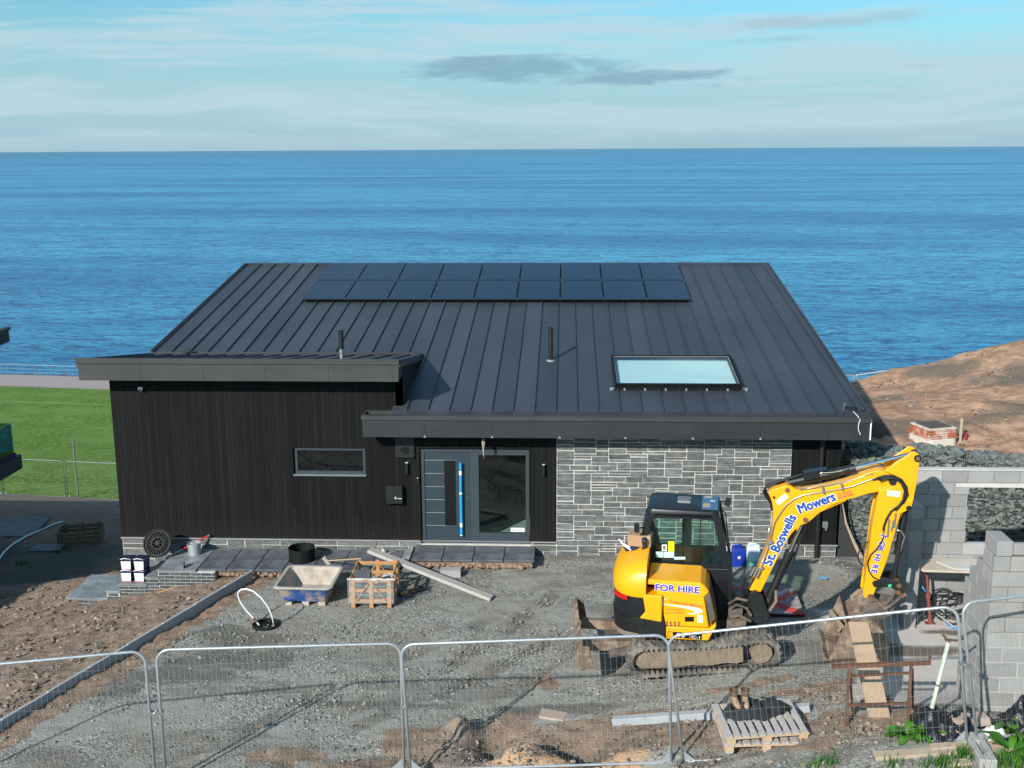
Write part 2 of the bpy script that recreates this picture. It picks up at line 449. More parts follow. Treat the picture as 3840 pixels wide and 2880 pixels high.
for j, y in enumerate(YS):
    for i, x in enumerate(XS):
        z = G(x, y); q = qd(x, y); dl = xkerb(y)-x
        near = -3.2 < x < 18.8 and -12 < y < .5
        na = fb(x, y, 1.1, 3); nb_ = fb(x, y, 4.3, 7)
        dirt = 0.0
        if dl > -.06 and y < 1.5: dirt = 1.0
        elif dl > -1.2 and y < 0: dirt = 1-sst(.55, .95, -dl+.25*nb_+.22*na)
        if y >= .6 and x < 16.2: dirt = 1.0
        if x > 16.1 and y > gab_y(x)+.6: dirt = 1.0
        grass = sst(30.0, 30.9, q+.4*na)*(1-sst(85.1, 85.4, q)) if q > 25 else 0
        path = sst(85.2, 85.4, q)
        conc = 0.0; wet = 0.0; sand = 0.0; pale = 0.0; dark = 0.0
        if near and 3.2 < x < 14 and y < -1.5:
            for (ax_, ay_), (bx_, by_) in RUTS:
                ux, uy = bx_-ax_, by_-ay_; LL = math.hypot(ux, uy); ux /= LL; uy /= LL
                al = (x-ax_)*ux+(y-ay_)*uy; ac = abs((x-ax_)*uy-(y-ay_)*ux+.25*fb(x, y, .5, 9))
                for of in (.75,):
                    e = abs(ac-of)
                    if 0 < al < LL and e < .34:
                        k = 1-sst(.10, .22, e); fade = sst(0, 1, al)*sst(0, 1, LL-al)*sst(-.25, .1, na)
                        z -= fade*(.030*k-.018*(1 if .2 < e < .3 else 0))*(1+.5*math.sin(al*42)); dark = max(dark, .55*k*fade); dirt = max(dirt, .45*k*fade)
        if near and x > 12.5:
            ed = min(x-14.8-.35*na-.15*nb_+.5*sst(6.8, 8, -y), -2.9-y+.2*na, y+8.5)
            conc = sst(0, .12, ed)
            if conc > 0:
                wet = max(blob(x, y, PUD.x, PUD.y, .95, .26, .4, 2), blob(x, y, PUD.x+.65, PUD.y+.75, .55, .13, .4, 5))
                dirt *= (1-conc)
        if near:
            for cx, cy, rx, ry in ((9.45, -8.72, .55, .30), (9.95, -8.85, .5, .25), (10.95, -8.85, .40, .15), (10.3, -9.0, 1.0, .2)): sand = max(sand, blob(x, y, cx, cy, rx, ry, .4, 4))
            for cx, cy, rx, ry in ((14.2, -7.5, .9, .3), (12.9, -7.0, .7, .15), (9.3, -7.3, .5, .3), (8.2, -8.2, 1.1, .65), (9.9, -8.2, 2.2, .8), (5.9, -8.5, .9, .25), (11.6, -8.3, 1.5, .5), (13.8, -9.0, 1.5, .45), (12.3, -8.5, 1.6, .4), (7.2, -8.8, .9, .3), (10.9, -7.6, 1.1, .3), (13.4, -6.9, .5, .15), (9.75, -6.05, .22, .3)):
                dirt = max(dirt, .75*blob(x, y, cx, cy, rx, ry, .5, cx))
            for cx, cy, rx, ry in ((3.3, -6.0, 1.1, .35), (2.3, -6.5, .8, .3), (4.1, -5.3, 1.2, .5), (9.1, -8.1, .55, .35), (10.3, -8.3, .6, .3), (12.6, -7.9, 1.6, .12), (6.9, -6.9, 1.6, .14), (10.0, -7.0, 1.2, .2), (4.3, -4.5, .9, .3), (3.6, -4.2, .5, .3)): dark = max(dark, .8*blob(x, y, cx, cy, rx, ry, .5, cy))
            for cx, cy, rx, ry in ((6.9, -4.9, 1.1, .5), (9.4, -3.4, 1.2, .8), (4.2, -2.9, .9, .5), (9.9, -1.6, 1.1, .7), (11.8, -6.9, 1.3, .3), (13.6, -5.6, .6, .6), (14.6, -1.4, 1.2, .9)): pale = max(pale, blob(x, y, cx, cy, rx, ry, .5, cx+3))
            pale = max(pale, .5*sst(.05, .35, na))
        if x < -2.6 and 1.0 < y < 9: dark = max(dark, sst(-2.6, -3.4, x+.5*na)*sst(1, 2, y)*(1-sst(7, 8.5, y)))  # neighbouring house's shade is painted into the gravel colour of its yard
        if dark and x < -2: dirt *= 1-dark
        if x > 16 and y > 1: dark = .95*sst(-.05, .2, fb(x, y, .30, 12)+.22*na+.1*nb_)
        amp = lerp(lerp(.010, .055, dirt), .003, conc)
        if near or (-8 < x < 30 and y < 30):
            z += amp*(.9*nb_+.6*fb(x, y, 9, 1)+.45*fb(x, y, 17, 5)) + (.05*na*dirt)
            z += sand*.05*fb(x, y, 8, 9)
            if x > 16.3 and y > 1.5: z += .12*fb(x, y, .8, 2)+.09*abs(fb(x, y, 1.9, 8))+.05*abs(fb(x, y, 4.5, 3))
        P[j, i] = (x, y, z); Z1[j, i] = (dirt, grass, conc, 1); Z2[j, i] = (path, sand, max(wet, 0), 1)
        Z1[j, i, 3] = pale; Z2[j, i, 3] = dark
idx = np.arange(nx*ny).reshape(ny, nx)
F = np.stack([idx[:-1, :-1], idx[:-1, 1:], idx[1:, 1:], idx[1:, :-1]], -1).reshape(-1, 4)
me = bpy.data.meshes.new('ground')
me.vertices.add(nx*ny); me.vertices.foreach_set('co', P.ravel())
me.loops.add(F.size); me.loops.foreach_set('vertex_index', F.ravel().astype(np.int32))
me.polygons.add(len(F)); me.polygons.foreach_set('loop_start', np.arange(0, F.size, 4, dtype=np.int32))
me.update(calc_edges=True); me.validate()
for nm, Z in (('za', Z1), ('zb', Z2)):
    a = me.attributes.new(nm, 'FLOAT_COLOR', 'POINT'); a.data.foreach_set('color', Z.reshape(-1, 4).ravel())
me.shade_smooth()
ground = bpy.data.objects.new('ground', me); COL.objects.link(ground); tag(ground, kind='structure')

m, nt, b = new_mat('ground')
co = nt.coord()
aa = nt.add('ShaderNodeAttribute', attribute_name='za'); ab = nt.add('ShaderNodeAttribute', attribute_name='zb')
dirt, grass, conc = nt.sep(aa.outputs[1]); pale = aa.outputs[3]
path, sand, wet = nt.sep(ab.outputs[1]); dark = ab.outputs[3]
nA = nt.noise(co, .9, 4); nB = nt.noise(co, 5, 4, .6); nC = nt.noise(co, 42, 3, .6); nD = nt.noise(co, 140, 2)
vs = nt.add('ShaderNodeTexVoronoi', feature='F1'); nt.put(vs.inputs['Vector'], co); vs.inputs['Scale'].default_value = 26
vb = nt.add('ShaderNodeTexVoronoi', feature='F1'); nt.put(vb.inputs['Vector'], co); vb.inputs['Scale'].default_value = 52
cell = nt.sep(vs.outputs[1])[0]; cell2 = nt.sep(vb.outputs[1])[1]
gap = nt.ramp(vs.outputs[0], .034, .012)
# gravel: grey-green crushed stone over fine grit
gcol = nt.mix(cell, (.125, .128, .114, 1), (.42, .415, .375, 1))
gcol = nt.mix(nt.math('MULTIPLY', nt.ramp(cell2, .7, 1.0), .5), gcol, (.26, .23, .18, 1))
grit = nt.mix(nC, (.225, .22, .195, 1), (.375, .362, .318, 1))
gm = nt.ramp(nt.math('ADD', nt.math('ADD', nB, nt.math('MULTIPLY', nA, .7)), nt.math('MULTIPLY', pale, .45)), .72, 1.12)
gcol = nt.mix(gm, gcol, grit)
gcol = nt.mix(nt.math('MULTIPLY', dark, .8), gcol, (.07, .07, .06, 1))
gcol = nt.mix(nt.math('MULTIPLY', nt.ramp(nt.noise(co, .8, 6, .7), .47, .62), .55), gcol, nt.mix(nC, (.12, .10, .08, 1), (.27, .225, .175, 1)))
gcol = nt.mix(nt.math('MULTIPLY', nt.ramp(nt.noise(nt.scale(co, (.5, 1.3, 1)), 1.0, 6, .68), .50, .63), .45), gcol, (.105, .10, .088, 1))
dcol = nt.mix(nB, (.105, .070, .050, 1), (.36, .25, .178, 1))
dcol = nt.mix(nt.math('MULTIPLY', nt.ramp(nC, .5, .75), .5), dcol, (.38, .29, .225, 1))
dcol = nt.mix(nt.math('MULTIPLY', nt.ramp(nA, .5, .66), .55), dcol, (.27, .22, .18, 1))
dcol = nt.mix(nt.math('MULTIPLY', nt.ramp(cell, .82, 1.0), .55), dcol, (.30, .29, .26, 1))
dcol = nt.mix(nt.math('MULTIPLY', dark, .8), dcol, nt.mix(nC, (.10, .082, .060, 1), (.225, .185, .14, 1)))
qx = nt.sep(co)[0]
dcol = nt.mix(nt.math('MULTIPLY', nt.ramp(qx, 15.5, 17.0), nt.math('SUBTRACT', .95, nt.math('MULTIPLY', dark, .9))), dcol, nt.mix(nt.ramp(nt.noise(co, 2.2, 6, .72), .36, .66), (.33, .185, .115, 1), (.62, .39, .255, 1)))
col = nt.mix(nt.ramp(nt.math('ADD', dirt, nt.math('MULTIPLY', nt.math('SUBTRACT', nB, .5), .7)), .35, .65), gcol, dcol)
scol = nt.mix(nC, (.36, .21, .12, 1), (.62, .42, .26, 1))
col = nt.mix(sand, col, scol)
ccol = nt.mix(nB, (.42, .39, .355, 1), (.58, .54, .49, 1))
ccol = nt.mix(nt.math('MULTIPLY', wet, .9), ccol, (.115, .095, .07, 1))
col = nt.mix(conc, col, ccol)
gn = nt.noise(nt.scale(co, (1, 1, 1)), 2.2, 5, .7)
grc = nt.mix(nt.ramp(gn, .32, .68), (.070, .155, .016, 1), (.215, .34, .050, 1))
grc = nt.mix(nt.ramp(nt.noise(nt.scale(co, (1, .45, 1)), 5.0, 5, .75), .42, .62), grc, (.055, .12, .012, 1))
grc = nt.mix(nt.ramp(nt.noise(co, .22, 5, .65), .42, .62), grc, nt.mix(nC, (.10, .19, .03, 1), (.19, .29, .06, 1)))
grc = nt.mix(nt.math('MULTIPLY', nt.ramp(nt.noise(co, 1.3, 4, .7), .60, .70), .6), grc, (.36, .38, .24, 1))
qq = nt.sep(co)
ql = nt.math('ADD', qq[1], nt.math('MULTIPLY', nt.math('ADD', qq[0], 17.0), .123))
mark = nt.math('MULTIPLY', nt.ramp(nt.math('ABSOLUTE', nt.math('SUBTRACT', ql, 73.5)), .5, .25), nt.ramp(gn, .35, .6))
grc = nt.mix(nt.math('MULTIPLY', mark, .35), grc, (.42, .48, .28, 1))
col = nt.mix(grass, col, grc)
pc = nt.mix(nB, (.29, .245, .235, 1), (.36, .315, .305, 1))
col = nt.mix(path, col, pc)
nt.put(b.inputs['Base Color'], col)
nt.put(b.inputs['Roughness'], nt.math('SUBTRACT', .95, nt.math('MULTIPLY', wet, .45)))
b.inputs['Specular IOR Level'].default_value = .25
flat = nt.math('SUBTRACT', 1.0, nt.math('MAXIMUM', conc, path), clamp=True)
hg = nt.math('MULTIPLY', nt.math('SUBTRACT', 1.0, vs.outputs[0]), nt.math('SUBTRACT', 1.0, nt.math('MULTIPLY', gm, .7)))
h = nt.math('ADD', nt.math('MULTIPLY', hg, .5), nt.math('ADD', nt.math('MULTIPLY', nC, .6), nt.math('MULTIPLY', nB, 1.0)))
h = nt.math('MULTIPLY', h, nt.math('ADD', nt.math('MULTIPLY', flat, .95), .05))
nt.put(b.inputs['Normal'], nt.bump(h, .85, .035))
me.materials.append(m)

# loose stones lying on the gravel and in the dirt
rs = np.random.RandomState(5)
def stones(name, n, region, sizes, seed, mt, keep=None):
    rnd = random.Random(seed); V = []; Fc = []; T = []
    base = [(1, 0, 0), (-1, 0, 0), (0, 1, 0), (0, -1, 0), (0, 0, 1), (0, 0, -1), (.6, .6, .45), (-.6, -.55, .4)]
    tri = [(0, 6, 4), (0, 2, 6), (2, 4, 6), (1, 4, 2), (1, 7, 4), (1, 3, 7), (3, 4, 7), (3, 0, 4), (0, 5, 2), (2, 5, 1), (1, 5, 3), (3, 5, 0)]
    k = 0; tries = 0
    while k < n and tries < n*12:
        tries += 1
        x, y = rnd.uniform(region[0], region[2]), rnd.uniform(region[1], region[3])
        if keep and not keep(x, y, rnd): continue
        s_ = sizes[0]+(sizes[1]-sizes[0])*rnd.random()**2.6
        z = G(x, y); o = len(V)
        a = rnd.uniform(0, 6.28); tl = rnd.uniform(-.5, .5); ca, sa = math.cos(a), math.sin(a)
        ex, ey, ez = rnd.uniform(.7, 1.3), rnd.uniform(.5, 1), rnd.uniform(.3, .75)
        for bx, by, bz in base:
            bx *= ex*rnd.uniform(.75, 1.2); by *= ey*rnd.uniform(.75, 1.2); bz *= ez*rnd.uniform(.75, 1.2)
            bz += tl*bx
            V.append((x+s_*(bx*ca-by*sa), y+s_*(bx*sa+by*ca), z+s_*(bz+.25)))
        g = rnd.uniform(.5, 1.35); wv = rnd.uniform(-.06, .1)
        T += [(g*(1+wv), g, g*(1-wv), 1)]*len(base)
        Fc += [tuple(q+o for q in f) for f in tri]; k += 1
    me = bpy.data.meshes.new(name); me.from_pydata(V, [], Fc)
    a = me.color_attributes.new('tint', 'FLOAT_COLOR', 'POINT'); a.data.foreach_set('color', np.array(T, np.float32).ravel())
    me.materials.append(MATS[mt]); o = bpy.data.objects.new(name, me); COL.objects.link(o)
    return tag(o, kind='stuff')
mat('stone_loose', (.235, .235, .21), .9, tint=True, spec=.2)
mat('stone_brown', (.225, .185, .15), .95, tint=True, spec=.2)
def kg(x, y, r):
    if x < xkerb(y)+.25 or (x > 14 and -8.5 < y < -2.8) or y > -.05: return False
    if 6.4 < x < 9.5 and y > -1.05: return False
    if y > -1.4 and x < 6.9: return False
    n = fb(x, y, .55, 20)+.5*fb(x, y, 1.8, 21)
    return r.random() < .06+1.7*max(0, n)
o = stones('gravel', 15000, (.9, -11.2, 16.2, -.1), (.010, .040), 1, 'stone_loose', kg)
tag(o, 'loose grey crushed stone strewn over the yard', 'gravel')
def kd(x, y, r):
    if x > xkerb(y)-.15: return False
    if -.9 < x and y > -1.75: return False
    return r.random() < .2+1.5*max(0, fb(x, y, .7, 30))
o = stones('rubble', 4200, (-5, -10.5, 3.2, .9), (.014, .075), 2, 'stone_brown', kd)
tag(o, 'brown stones and clods strewn over the bare soil beside the kerb', 'rubble')
def km(x, y, r): return y > gab_y(x)+.7 and r.random() < .3+fb(x, y, .5, 33)
o = stones('rubble', 4500, (16.4, 1, 27, 18), (.012, .075), 3, 'stone_brown', km)
tag(o, 'small stones strewn over the bare earth mound by the sea', 'rubble')
def kn(x, y, r): return r.random() < (.12+1.3*max(0, fb(x, y, .9, 40)))*sst(6, 8.2, x)*sst(7.4, 8.2, -y) and not (15 < x)
o = stones('rubble', 2300, (6.2, -9.6, 15.4, -7.4), (.010, .060), 4, 'stone_brown', kn)
tag(o, 'brown and grey rubble strewn on the churned ground behind the wire fence', 'rubble')

# ------------------------------------------------------------------ sea
m, nt, b = new_mat('sea_water')
co = nt.coord()
def wav(sc, rot, det):
    mp = nt.add('ShaderNodeMapping'); nt.put(mp.inputs[0], co); mp.inputs[2].default_value = (0, 0, rot); mp.inputs[3].default_value = sc
    return nt.noise(mp.outputs[0], 1.0, det, .6, dist=.4)
wa = wav((.38, 1.15, 1), .16, 5); wb = wav((1.1, 2.6, 1), -.22, 4); wc = wav((.02, .07, 1), .1, 3); wd = wav((2.4, 5, 1), .1, 2)
h = nt.math('ADD', nt.math('MULTIPLY', wa, 1.0), nt.math('ADD', nt.math('MULTIPLY', wb, .45), nt.math('MULTIPLY', wd, .12)))
big = wav((.0022, .012, 1), .05, 4)
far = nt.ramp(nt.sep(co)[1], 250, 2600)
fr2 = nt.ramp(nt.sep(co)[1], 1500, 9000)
colr = nt.mix(nt.ramp(big, .38, .62), (.016, .215, .43, 1), (.072, .42, .66, 1))  # lighter patches put sky-lit water into the base colour
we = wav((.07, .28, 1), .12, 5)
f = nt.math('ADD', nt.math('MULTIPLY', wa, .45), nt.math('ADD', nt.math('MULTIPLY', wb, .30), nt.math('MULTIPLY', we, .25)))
colr = nt.mix(nt.ramp(f, .42, .55), (.002, .075, .23, 1), colr)  # bright crests and dark troughs of the ripples are shaded into the colour
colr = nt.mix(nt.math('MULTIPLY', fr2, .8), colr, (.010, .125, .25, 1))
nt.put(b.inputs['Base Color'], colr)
b.inputs['Roughness'].default_value = .25; b.inputs['IOR'].default_value = 1.333
b.inputs['Specular IOR Level'].default_value = .22
nt.put(b.inputs['Normal'], nt.bump(h, 1.0, 1.1))
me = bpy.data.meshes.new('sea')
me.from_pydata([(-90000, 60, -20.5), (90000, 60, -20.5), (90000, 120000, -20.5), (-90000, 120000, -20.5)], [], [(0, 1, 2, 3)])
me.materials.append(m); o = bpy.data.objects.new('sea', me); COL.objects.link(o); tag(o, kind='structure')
# sea wall under the promenade edge
mat('seawall', (.30, .27, .25), .9, bump=.3)
def pq(x, q, z): return (x, q-.123*(x+17), z)
# ------------------------------------------------------------------ house materials
def clad_mat():
    m, nt, b = new_mat('cladding')
    co = nt.coord(); x, y, z = nt.sep(co)
    bw = .094
    bx = nt.math('DIVIDE', nt.math('ADD', x, y), bw)
    bid = nt.math('FLOOR', bx); fr = nt.math('FRACT', bx)
    wn = nt.add('ShaderNodeTexWhiteNoise', noise_dimensions='1D'); nt.put(wn.inputs['W'], bid)
    seg = nt.math('FLOOR', nt.math('ADD', nt.math('DIVIDE', z, 2.9), nt.math('MULTIPLY', wn.outputs[0], 3.1)))
    w2 = nt.add('ShaderNodeTexWhiteNoise', noise_dimensions='2D'); nt.put(w2.inputs['Vector'], nt.comb(bid, seg, 0))
    gr = nt.noise(nt.comb(nt.math('MULTIPLY', x, 60), nt.math('MULTIPLY', y, 60), nt.math('MULTIPLY', z, 1.6)), 1, 4, .65)
    big = nt.noise(nt.scale(co, (1.2, 1.2, .35)), 1.0, 3)
    v = nt.math('ADD', nt.math('MULTIPLY', w2.outputs[0], .75), nt.math('MULTIPLY', gr, .9))
    v = nt.math('ADD', v, nt.math('MULTIPLY', big, .5))
    col = nt.mix(nt.ramp(v, .4, 1.9), (.0018, .0022, .0023, 1), (.0092, .0098, .0099, 1))
    br = nt.math('MULTIPLY', nt.ramp(nt.math('ADD', z, nt.math('MULTIPLY', gr, .5)), .85, .05), .8)
    col = nt.mix(br, col, nt.mix(gr, (.005, .0043, .0037, 1), (.023, .0185, .015, 1)))
    spk = nt.ramp(nt.noise(nt.scale(co, (9, 9, 5)), 1, 2), .74, .80)
    col = nt.mix(nt.math('MULTIPLY', spk, .25), col, (.12, .12, .115, 1))
    gv = nt.math('MULTIPLY', nt.ramp(fr, .0, .07), nt.ramp(fr, 1.0, .93))
    col = nt.mix(gv, (.002, .002, .002, 1), col)
    nt.put(b.inputs['Base Color'], col); b.inputs['Roughness'].default_value = .75; b.inputs['Specular IOR Level'].default_value = .22
    h = nt.math('ADD', nt.math('MULTIPLY', gv, .8), nt.math('MULTIPLY', gr, .25))
    nt.put(b.inputs['Normal'], nt.bump(h, .6, .01))
    MATS['cladding'] = m
clad_mat()
def roof_mat(name, base, rough, cell=.35):
    m, nt, b = new_mat(name)
    co = nt.coord()
    n1 = nt.noise(nt.scale(co, (.9, .28, 1)), 1.0, 4); n2 = nt.noise(nt.scale(co, (.7, 9, 9)), 1.0, 4, .65); n3 = nt.noise(co, 3, 5, .7)
    x = nt.sep(co)[0]
    wn = nt.add('ShaderNodeTexWhiteNoise', noise_dimensions='1D'); nt.put(wn.inputs['W'], nt.math('FLOOR', nt.math('DIVIDE', nt.math('SUBTRACT', x, .17), .4615)))
    f = nt.math('ADD', nt.math('MULTIPLY', n1, .9), nt.math('ADD', nt.math('MULTIPLY', n2, .5), nt.math('MULTIPLY', wn.outputs[0], cell)))
    col = nt.mix(nt.ramp(f, .55, 1.25), tuple(q*.78 for q in base)+(1,), tuple(q*1.3 for q in base)+(1,))
    col = nt.mix(nt.math('MULTIPLY', nt.ramp(n3, .6, .78), .3), col, (.11, .12, .13, 1))
    nt.put(b.inputs['Base Color'], col)
    nt.put(b.inputs['Roughness'], nt.math('ADD', rough-.1, nt.math('MULTIPLY', f, .16)))
    b.inputs['Specular IOR Level'].default_value = .45
    h = nt.math('ADD', nt.math('MULTIPLY', n1, 1.0), nt.math('MULTIPLY', n2, .12))
    nt.put(b.inputs['Normal'], nt.bump(h, .25, .03))
    MATS[name] = m
roof_mat('roof_metal', (.040, .046, .059), .42)
roof_mat('fascia_metal', (.046, .049, .050), .55, 0)
roof_mat('fascia_dark', (.028, .031, .034), .55, 0)
mat('mortar', (.54, .515, .47), .95, var=.2, scale=3, fine=60, bump=.3)
def stone_mat(name, base):
    m, nt, b = new_mat(name)
    co = nt.coord()
    st = nt.noise(nt.scale(co, (4, 4, 30)), 1.0, 5, .65, dist=.6); n = nt.noise(co, 7, 3)
    f = nt.math('ADD', nt.math('MULTIPLY', st, .9), nt.math('MULTIPLY', n, .6))
    col = nt.mix(nt.ramp(f, .5, 1.05), tuple(q*.55 for q in base)+(1,), tuple(q*1.35 for q in base)+(1,))
    col = nt.mix(1.0, col, nt.attr('tint'), 'MULTIPLY')
    nt.put(b.inputs['Base Color'], col); b.inputs['Roughness'].default_value = .8; b.inputs['Specular IOR Level'].default_value = .3
    nt.put(b.inputs['Normal'], nt.bump(f, .8, .02))
    MATS[name] = m
stone_mat('slate_stone', (.138, .147, .146))
mat('door_paint', (.028, .044, .056), .42, var=.06)
mat('frame_paint', (.035, .050, .060), .45, var=.06)
mat('sill_metal', (.16, .19, .21), .4, var=.1)
mat('black_plastic', (.010, .011, .012), .5)
mat('black_gloss', (.008, .009, .010), .25)
mat('white_plastic', (.75, .76, .76), .45, var=.05)
mat('plain_white', (.70, .72, .74), .4, var=.06)
mat('galv', (.46, .49, .51), .42, metal=.55, var=.16, scale=9, dirt=((.30, .28, .25), 3, .68, .85))
mat('galv_dark', (.20, .22, .23), .5, metal=.4, var=.16)
mat('blue_wrap', (.015, .30, .72), .45, var=.08)
mat('white_tape', (.78, .77, .74), .55)
mat('drip_trim', (.28, .28, .27), .5)
mat('room_white', (.75, .76, .74), .9)
mat('room_floor', (.62, .66, .62), .5, var=.1)
mat('room_wood', (.24, .14, .08), .6)
mat('shaft_stand_in', (.66, .73, .72), .85, var=.05, scale=1)
mat('pv_glass', (.006, .013, .034), .22, var=.2, scale=.6, spec=.35)
mat('pv_frame', (.008, .009, .010), .6, spec=.2)
mat('steel', (.62, .63, .64), .25, metal=.9)
mat('solder', (.24, .265, .29), .6)
def glass_mat(name, tint, refl=1.5, gloss=.02):
    m = bpy.data.materials.new(name); m.use_nodes = True; nt = NT(m.node_tree)
    nt.n.remove(nt.n['Principled BSDF']); out = nt.n['Material Output']
    tr = nt.add('ShaderNodeBsdfTransparent'); tr.inputs[0].default_value = (*tint, 1)
    gl = nt.add('ShaderNodeBsdfGlossy'); gl.inputs['Roughness'].default_value = gloss; gl.inputs[0].default_value = (.95, 1, 1, 1)
    ge = nt.add('ShaderNodeNewGeometry'); dp = nt.add('ShaderNodeVectorMath', operation='DOT_PRODUCT')
    nt.link(ge.outputs['Incoming'], dp.inputs[0]); nt.link(ge.outputs['Normal'], dp.inputs[1])
    f0 = ((refl-1)/(refl+1))**2
    k = nt.math('POWER', nt.math('SUBTRACT', 1.0, nt.math('ABSOLUTE', dp.outputs['Value'])), 5.0)
    fr = nt.math('ADD', nt.math('MULTIPLY', k, 1-f0), f0, clamp=True)
    mx = nt.add('ShaderNodeMixShader'); nt.put(mx.inputs[0], fr)
    nt.link(tr.outputs[0], mx.inputs[1]); nt.link(gl.outputs[0], mx.inputs[2]); nt.link(mx.outputs[0], out.inputs[0])
    MATS[name] = m
glass_mat('window_glass', (.74, .80, .78), 1.6)
glass_mat('dark_glass', (.18, .21, .21), 1.75)
glass_mat('sky_glass', (.90, .97, .97), 1.5)
glass_mat('cab_glass', (.80, .92, .88), 1.42)
glass_mat('balustrade_glass', (.40, .56, .50), 1.4)

# ------------------------------------------------------------------ house
house = thing('house', 'black timber and grey stone house with a dark standing seam metal roof', 'house')
YF = -.55
def fxz(y0=0):
    return lambda p, q, t: (p, t, q)
# timber walls
c = MB()
D = .16
c.box(0, 0, 0, 4.03, D, 3.80); c.box(5.66, 0, 0, 6.50, D, 3.80); c.box(4.03, 0, 2.15, 5.66, D, 3.80); c.box(4.03, 0, 0, 5.66, D, 1.50)
c.box(6.50, 0, 0, 6.85, D, 2.98); c.box(6.85, 0, 2.15, 9.29, D, 2.98); c.box(9.29, 0, 0, 9.88, D, 2.98)
c.box(14.99, 0, 0, 16.05, D, 2.98)
c.box(15.89, D, 0, 16.05, 11.6, 2.9); c.box(0, D, -3.5, D, 11.6, 2.6); c.box(D, 11.44, -3.5, 15.89, 11.6, 4.6)
c.build('timber_cladding', 'cladding', house)
# wing side wall, standing seams, above the main roof
TSL = math.tan(R(8.71))
def zr(y): return 3.07+(y+.28)*TSL
def zw(y): return 4.19-(y+.55)*TSL
c = MB()
c.prism([(.0, zr(.0)-.02), (3.45, zr(3.45)-.02), (3.45, zr(3.45)+.01), (.0, zw(0)-.02)], 6.36, 6.50, lambda p, q, t: (t, p, q))
for k in range(8):
    y = .16+k*.40
    if zw(y)-.05 > zr(y)+.03: c.box(6.50, y-.012, zr(y)+.01, 6.535, y+.012, zw(y)-.06)
c.build('wing_side_cladding', 'fascia_dark', house)
# stonework
def rubble(x0, x1, z0, z1, y, uh, uw, seed, mor, hs=(1, 1, 2, 2, 2, 3), ws=(3, 4, 4, 5, 5), g=.0105, keep=None):
    rnd = random.Random(seed); nr = round((z1-z0)/uh); nc = round((x1-x0)/uw)
    uh = (z1-z0)/nr; uw = (x1-x0)/nc; occ = [[0]*nc for _ in range(nr)]
    sb = MB()
    for r in range(nr):
        for cc in range(nc):
            if occ[r][cc]: continue
            hh = rnd.choice(hs); ww = rnd.choice(ws)
            if hh == 3: ww = min(ww, 4)
            if hh == 1 and rnd.random() < .3: ww += 2
            hh = min(hh, nr-r); k = 0
            while k < ww and cc+k < nc and not occ[r][cc+k]: k += 1
            if nc-cc-k in (1, ): 
                if not occ[r][cc+k]: k += 1
            nxt = 0
            while cc+k+nxt < nc and not occ[r][cc+k+nxt]: nxt += 1
            if 0 < nxt < 3: k += nxt
            ww = k
            if any(occ[r+1][cc+i] for i in range(ww) if hh > 1 and r+1 < nr): hh = 1
            for a in range(hh):
                for bq in range(ww): occ[r+a][cc+bq] = 1
            if hh > 1 and any(False for _ in ()): pass
            v = rnd.uniform(.80, 1.2); wv = rnd.uniform(-.04, .05)
            if rnd.random() < .12: v *= 1.25
            sb.t = (v*(1+wv), v, v*(1-wv*.8))
            gx, gz = g*rnd.uniform(.7, 1.3), g*rnd.uniform(.6, 1.3)
            xa, xb = x0+cc*uw+gx, x0+(cc+ww)*uw-gx; za, zb = z0+r*uh+gz, z0+(r+hh)*uh-gz
            if keep and not keep((xa+xb)/2, (za+zb)/2): continue
            sb.jbox(xa, y-rnd.uniform(.006, .02), za, xb, y+.03, zb, .005)
    return sb
c = MB().box(9.88, .012, -.75, 14.99, D, 2.98)
stw = c.build('stone_wall', 'mortar', house)
rubble(9.885, 14.985, -.40, 2.96, .008, .064, .095, 3, 'mortar').build('stones', 'slate_stone', stw, bevel=.006)
c = MB(); c.box(0.0, .012, -1.3, 6.85, D-.02, -.015); c.box(6.85, .012, -.75, 9.88, D-.02, -.08); c.box(14.99, .012, -.75, 16.05, D-.02, -.015)
c.box(.012, D-.02, -3.5, D-.02, 11.5, -.015)
pls = c.build_each('plinth', 'mortar', house); pl = pls[0]
rubble(0, 6.85, -1.23, -.02,   .008, .125, .1, 9, 'mortar', hs=(1, 2, 1), ws=(4, 5, 6, 7), g=.010).build('stones', 'slate_stone', pl, bevel=.006)
rubble(14.99, 16.05, -.63, -.02, .008, .125, .1, 10, 'mortar', hs=(1, 2, 1), ws=(4, 5, 6)).build('stones', 'slate_stone', pl, bevel=.006)
rubble(9.30, 9.88, -.50, -.08, .008, .125, .1, 12, 'mortar', hs=(1, 1), ws=(3, 4)).build('stones', 'slate_stone', pl, bevel=.006)
c = MB(); c.box(-.02, -.035, -.013, 6.83, .0, .012); c.box(9.30, -.035, -.013, 9.90, 0, .012); c.box(14.97, -.035, -.013, 16.08, 0, .012)
c.build_each('drip_trim', 'drip_trim', house)
# interior
c = MB(); c.box(D, D, -.25, 15.89, 11.44, -.03)
c.build('room_floor', 'room_floor', house)
c = MB(); c.box(6.3, 4.0, -.03, 12.0, 4.1, 2.8); c.box(6.2, D, -.03, 6.3, 4.1, 2.8); c.box(12, D, -.03, 12.1, 4.1, 2.8); c.box(D, 4.0, -.03, 6.2, 4.1, 2.6)
c.build_each('inner_wall', 'room_wood', house)
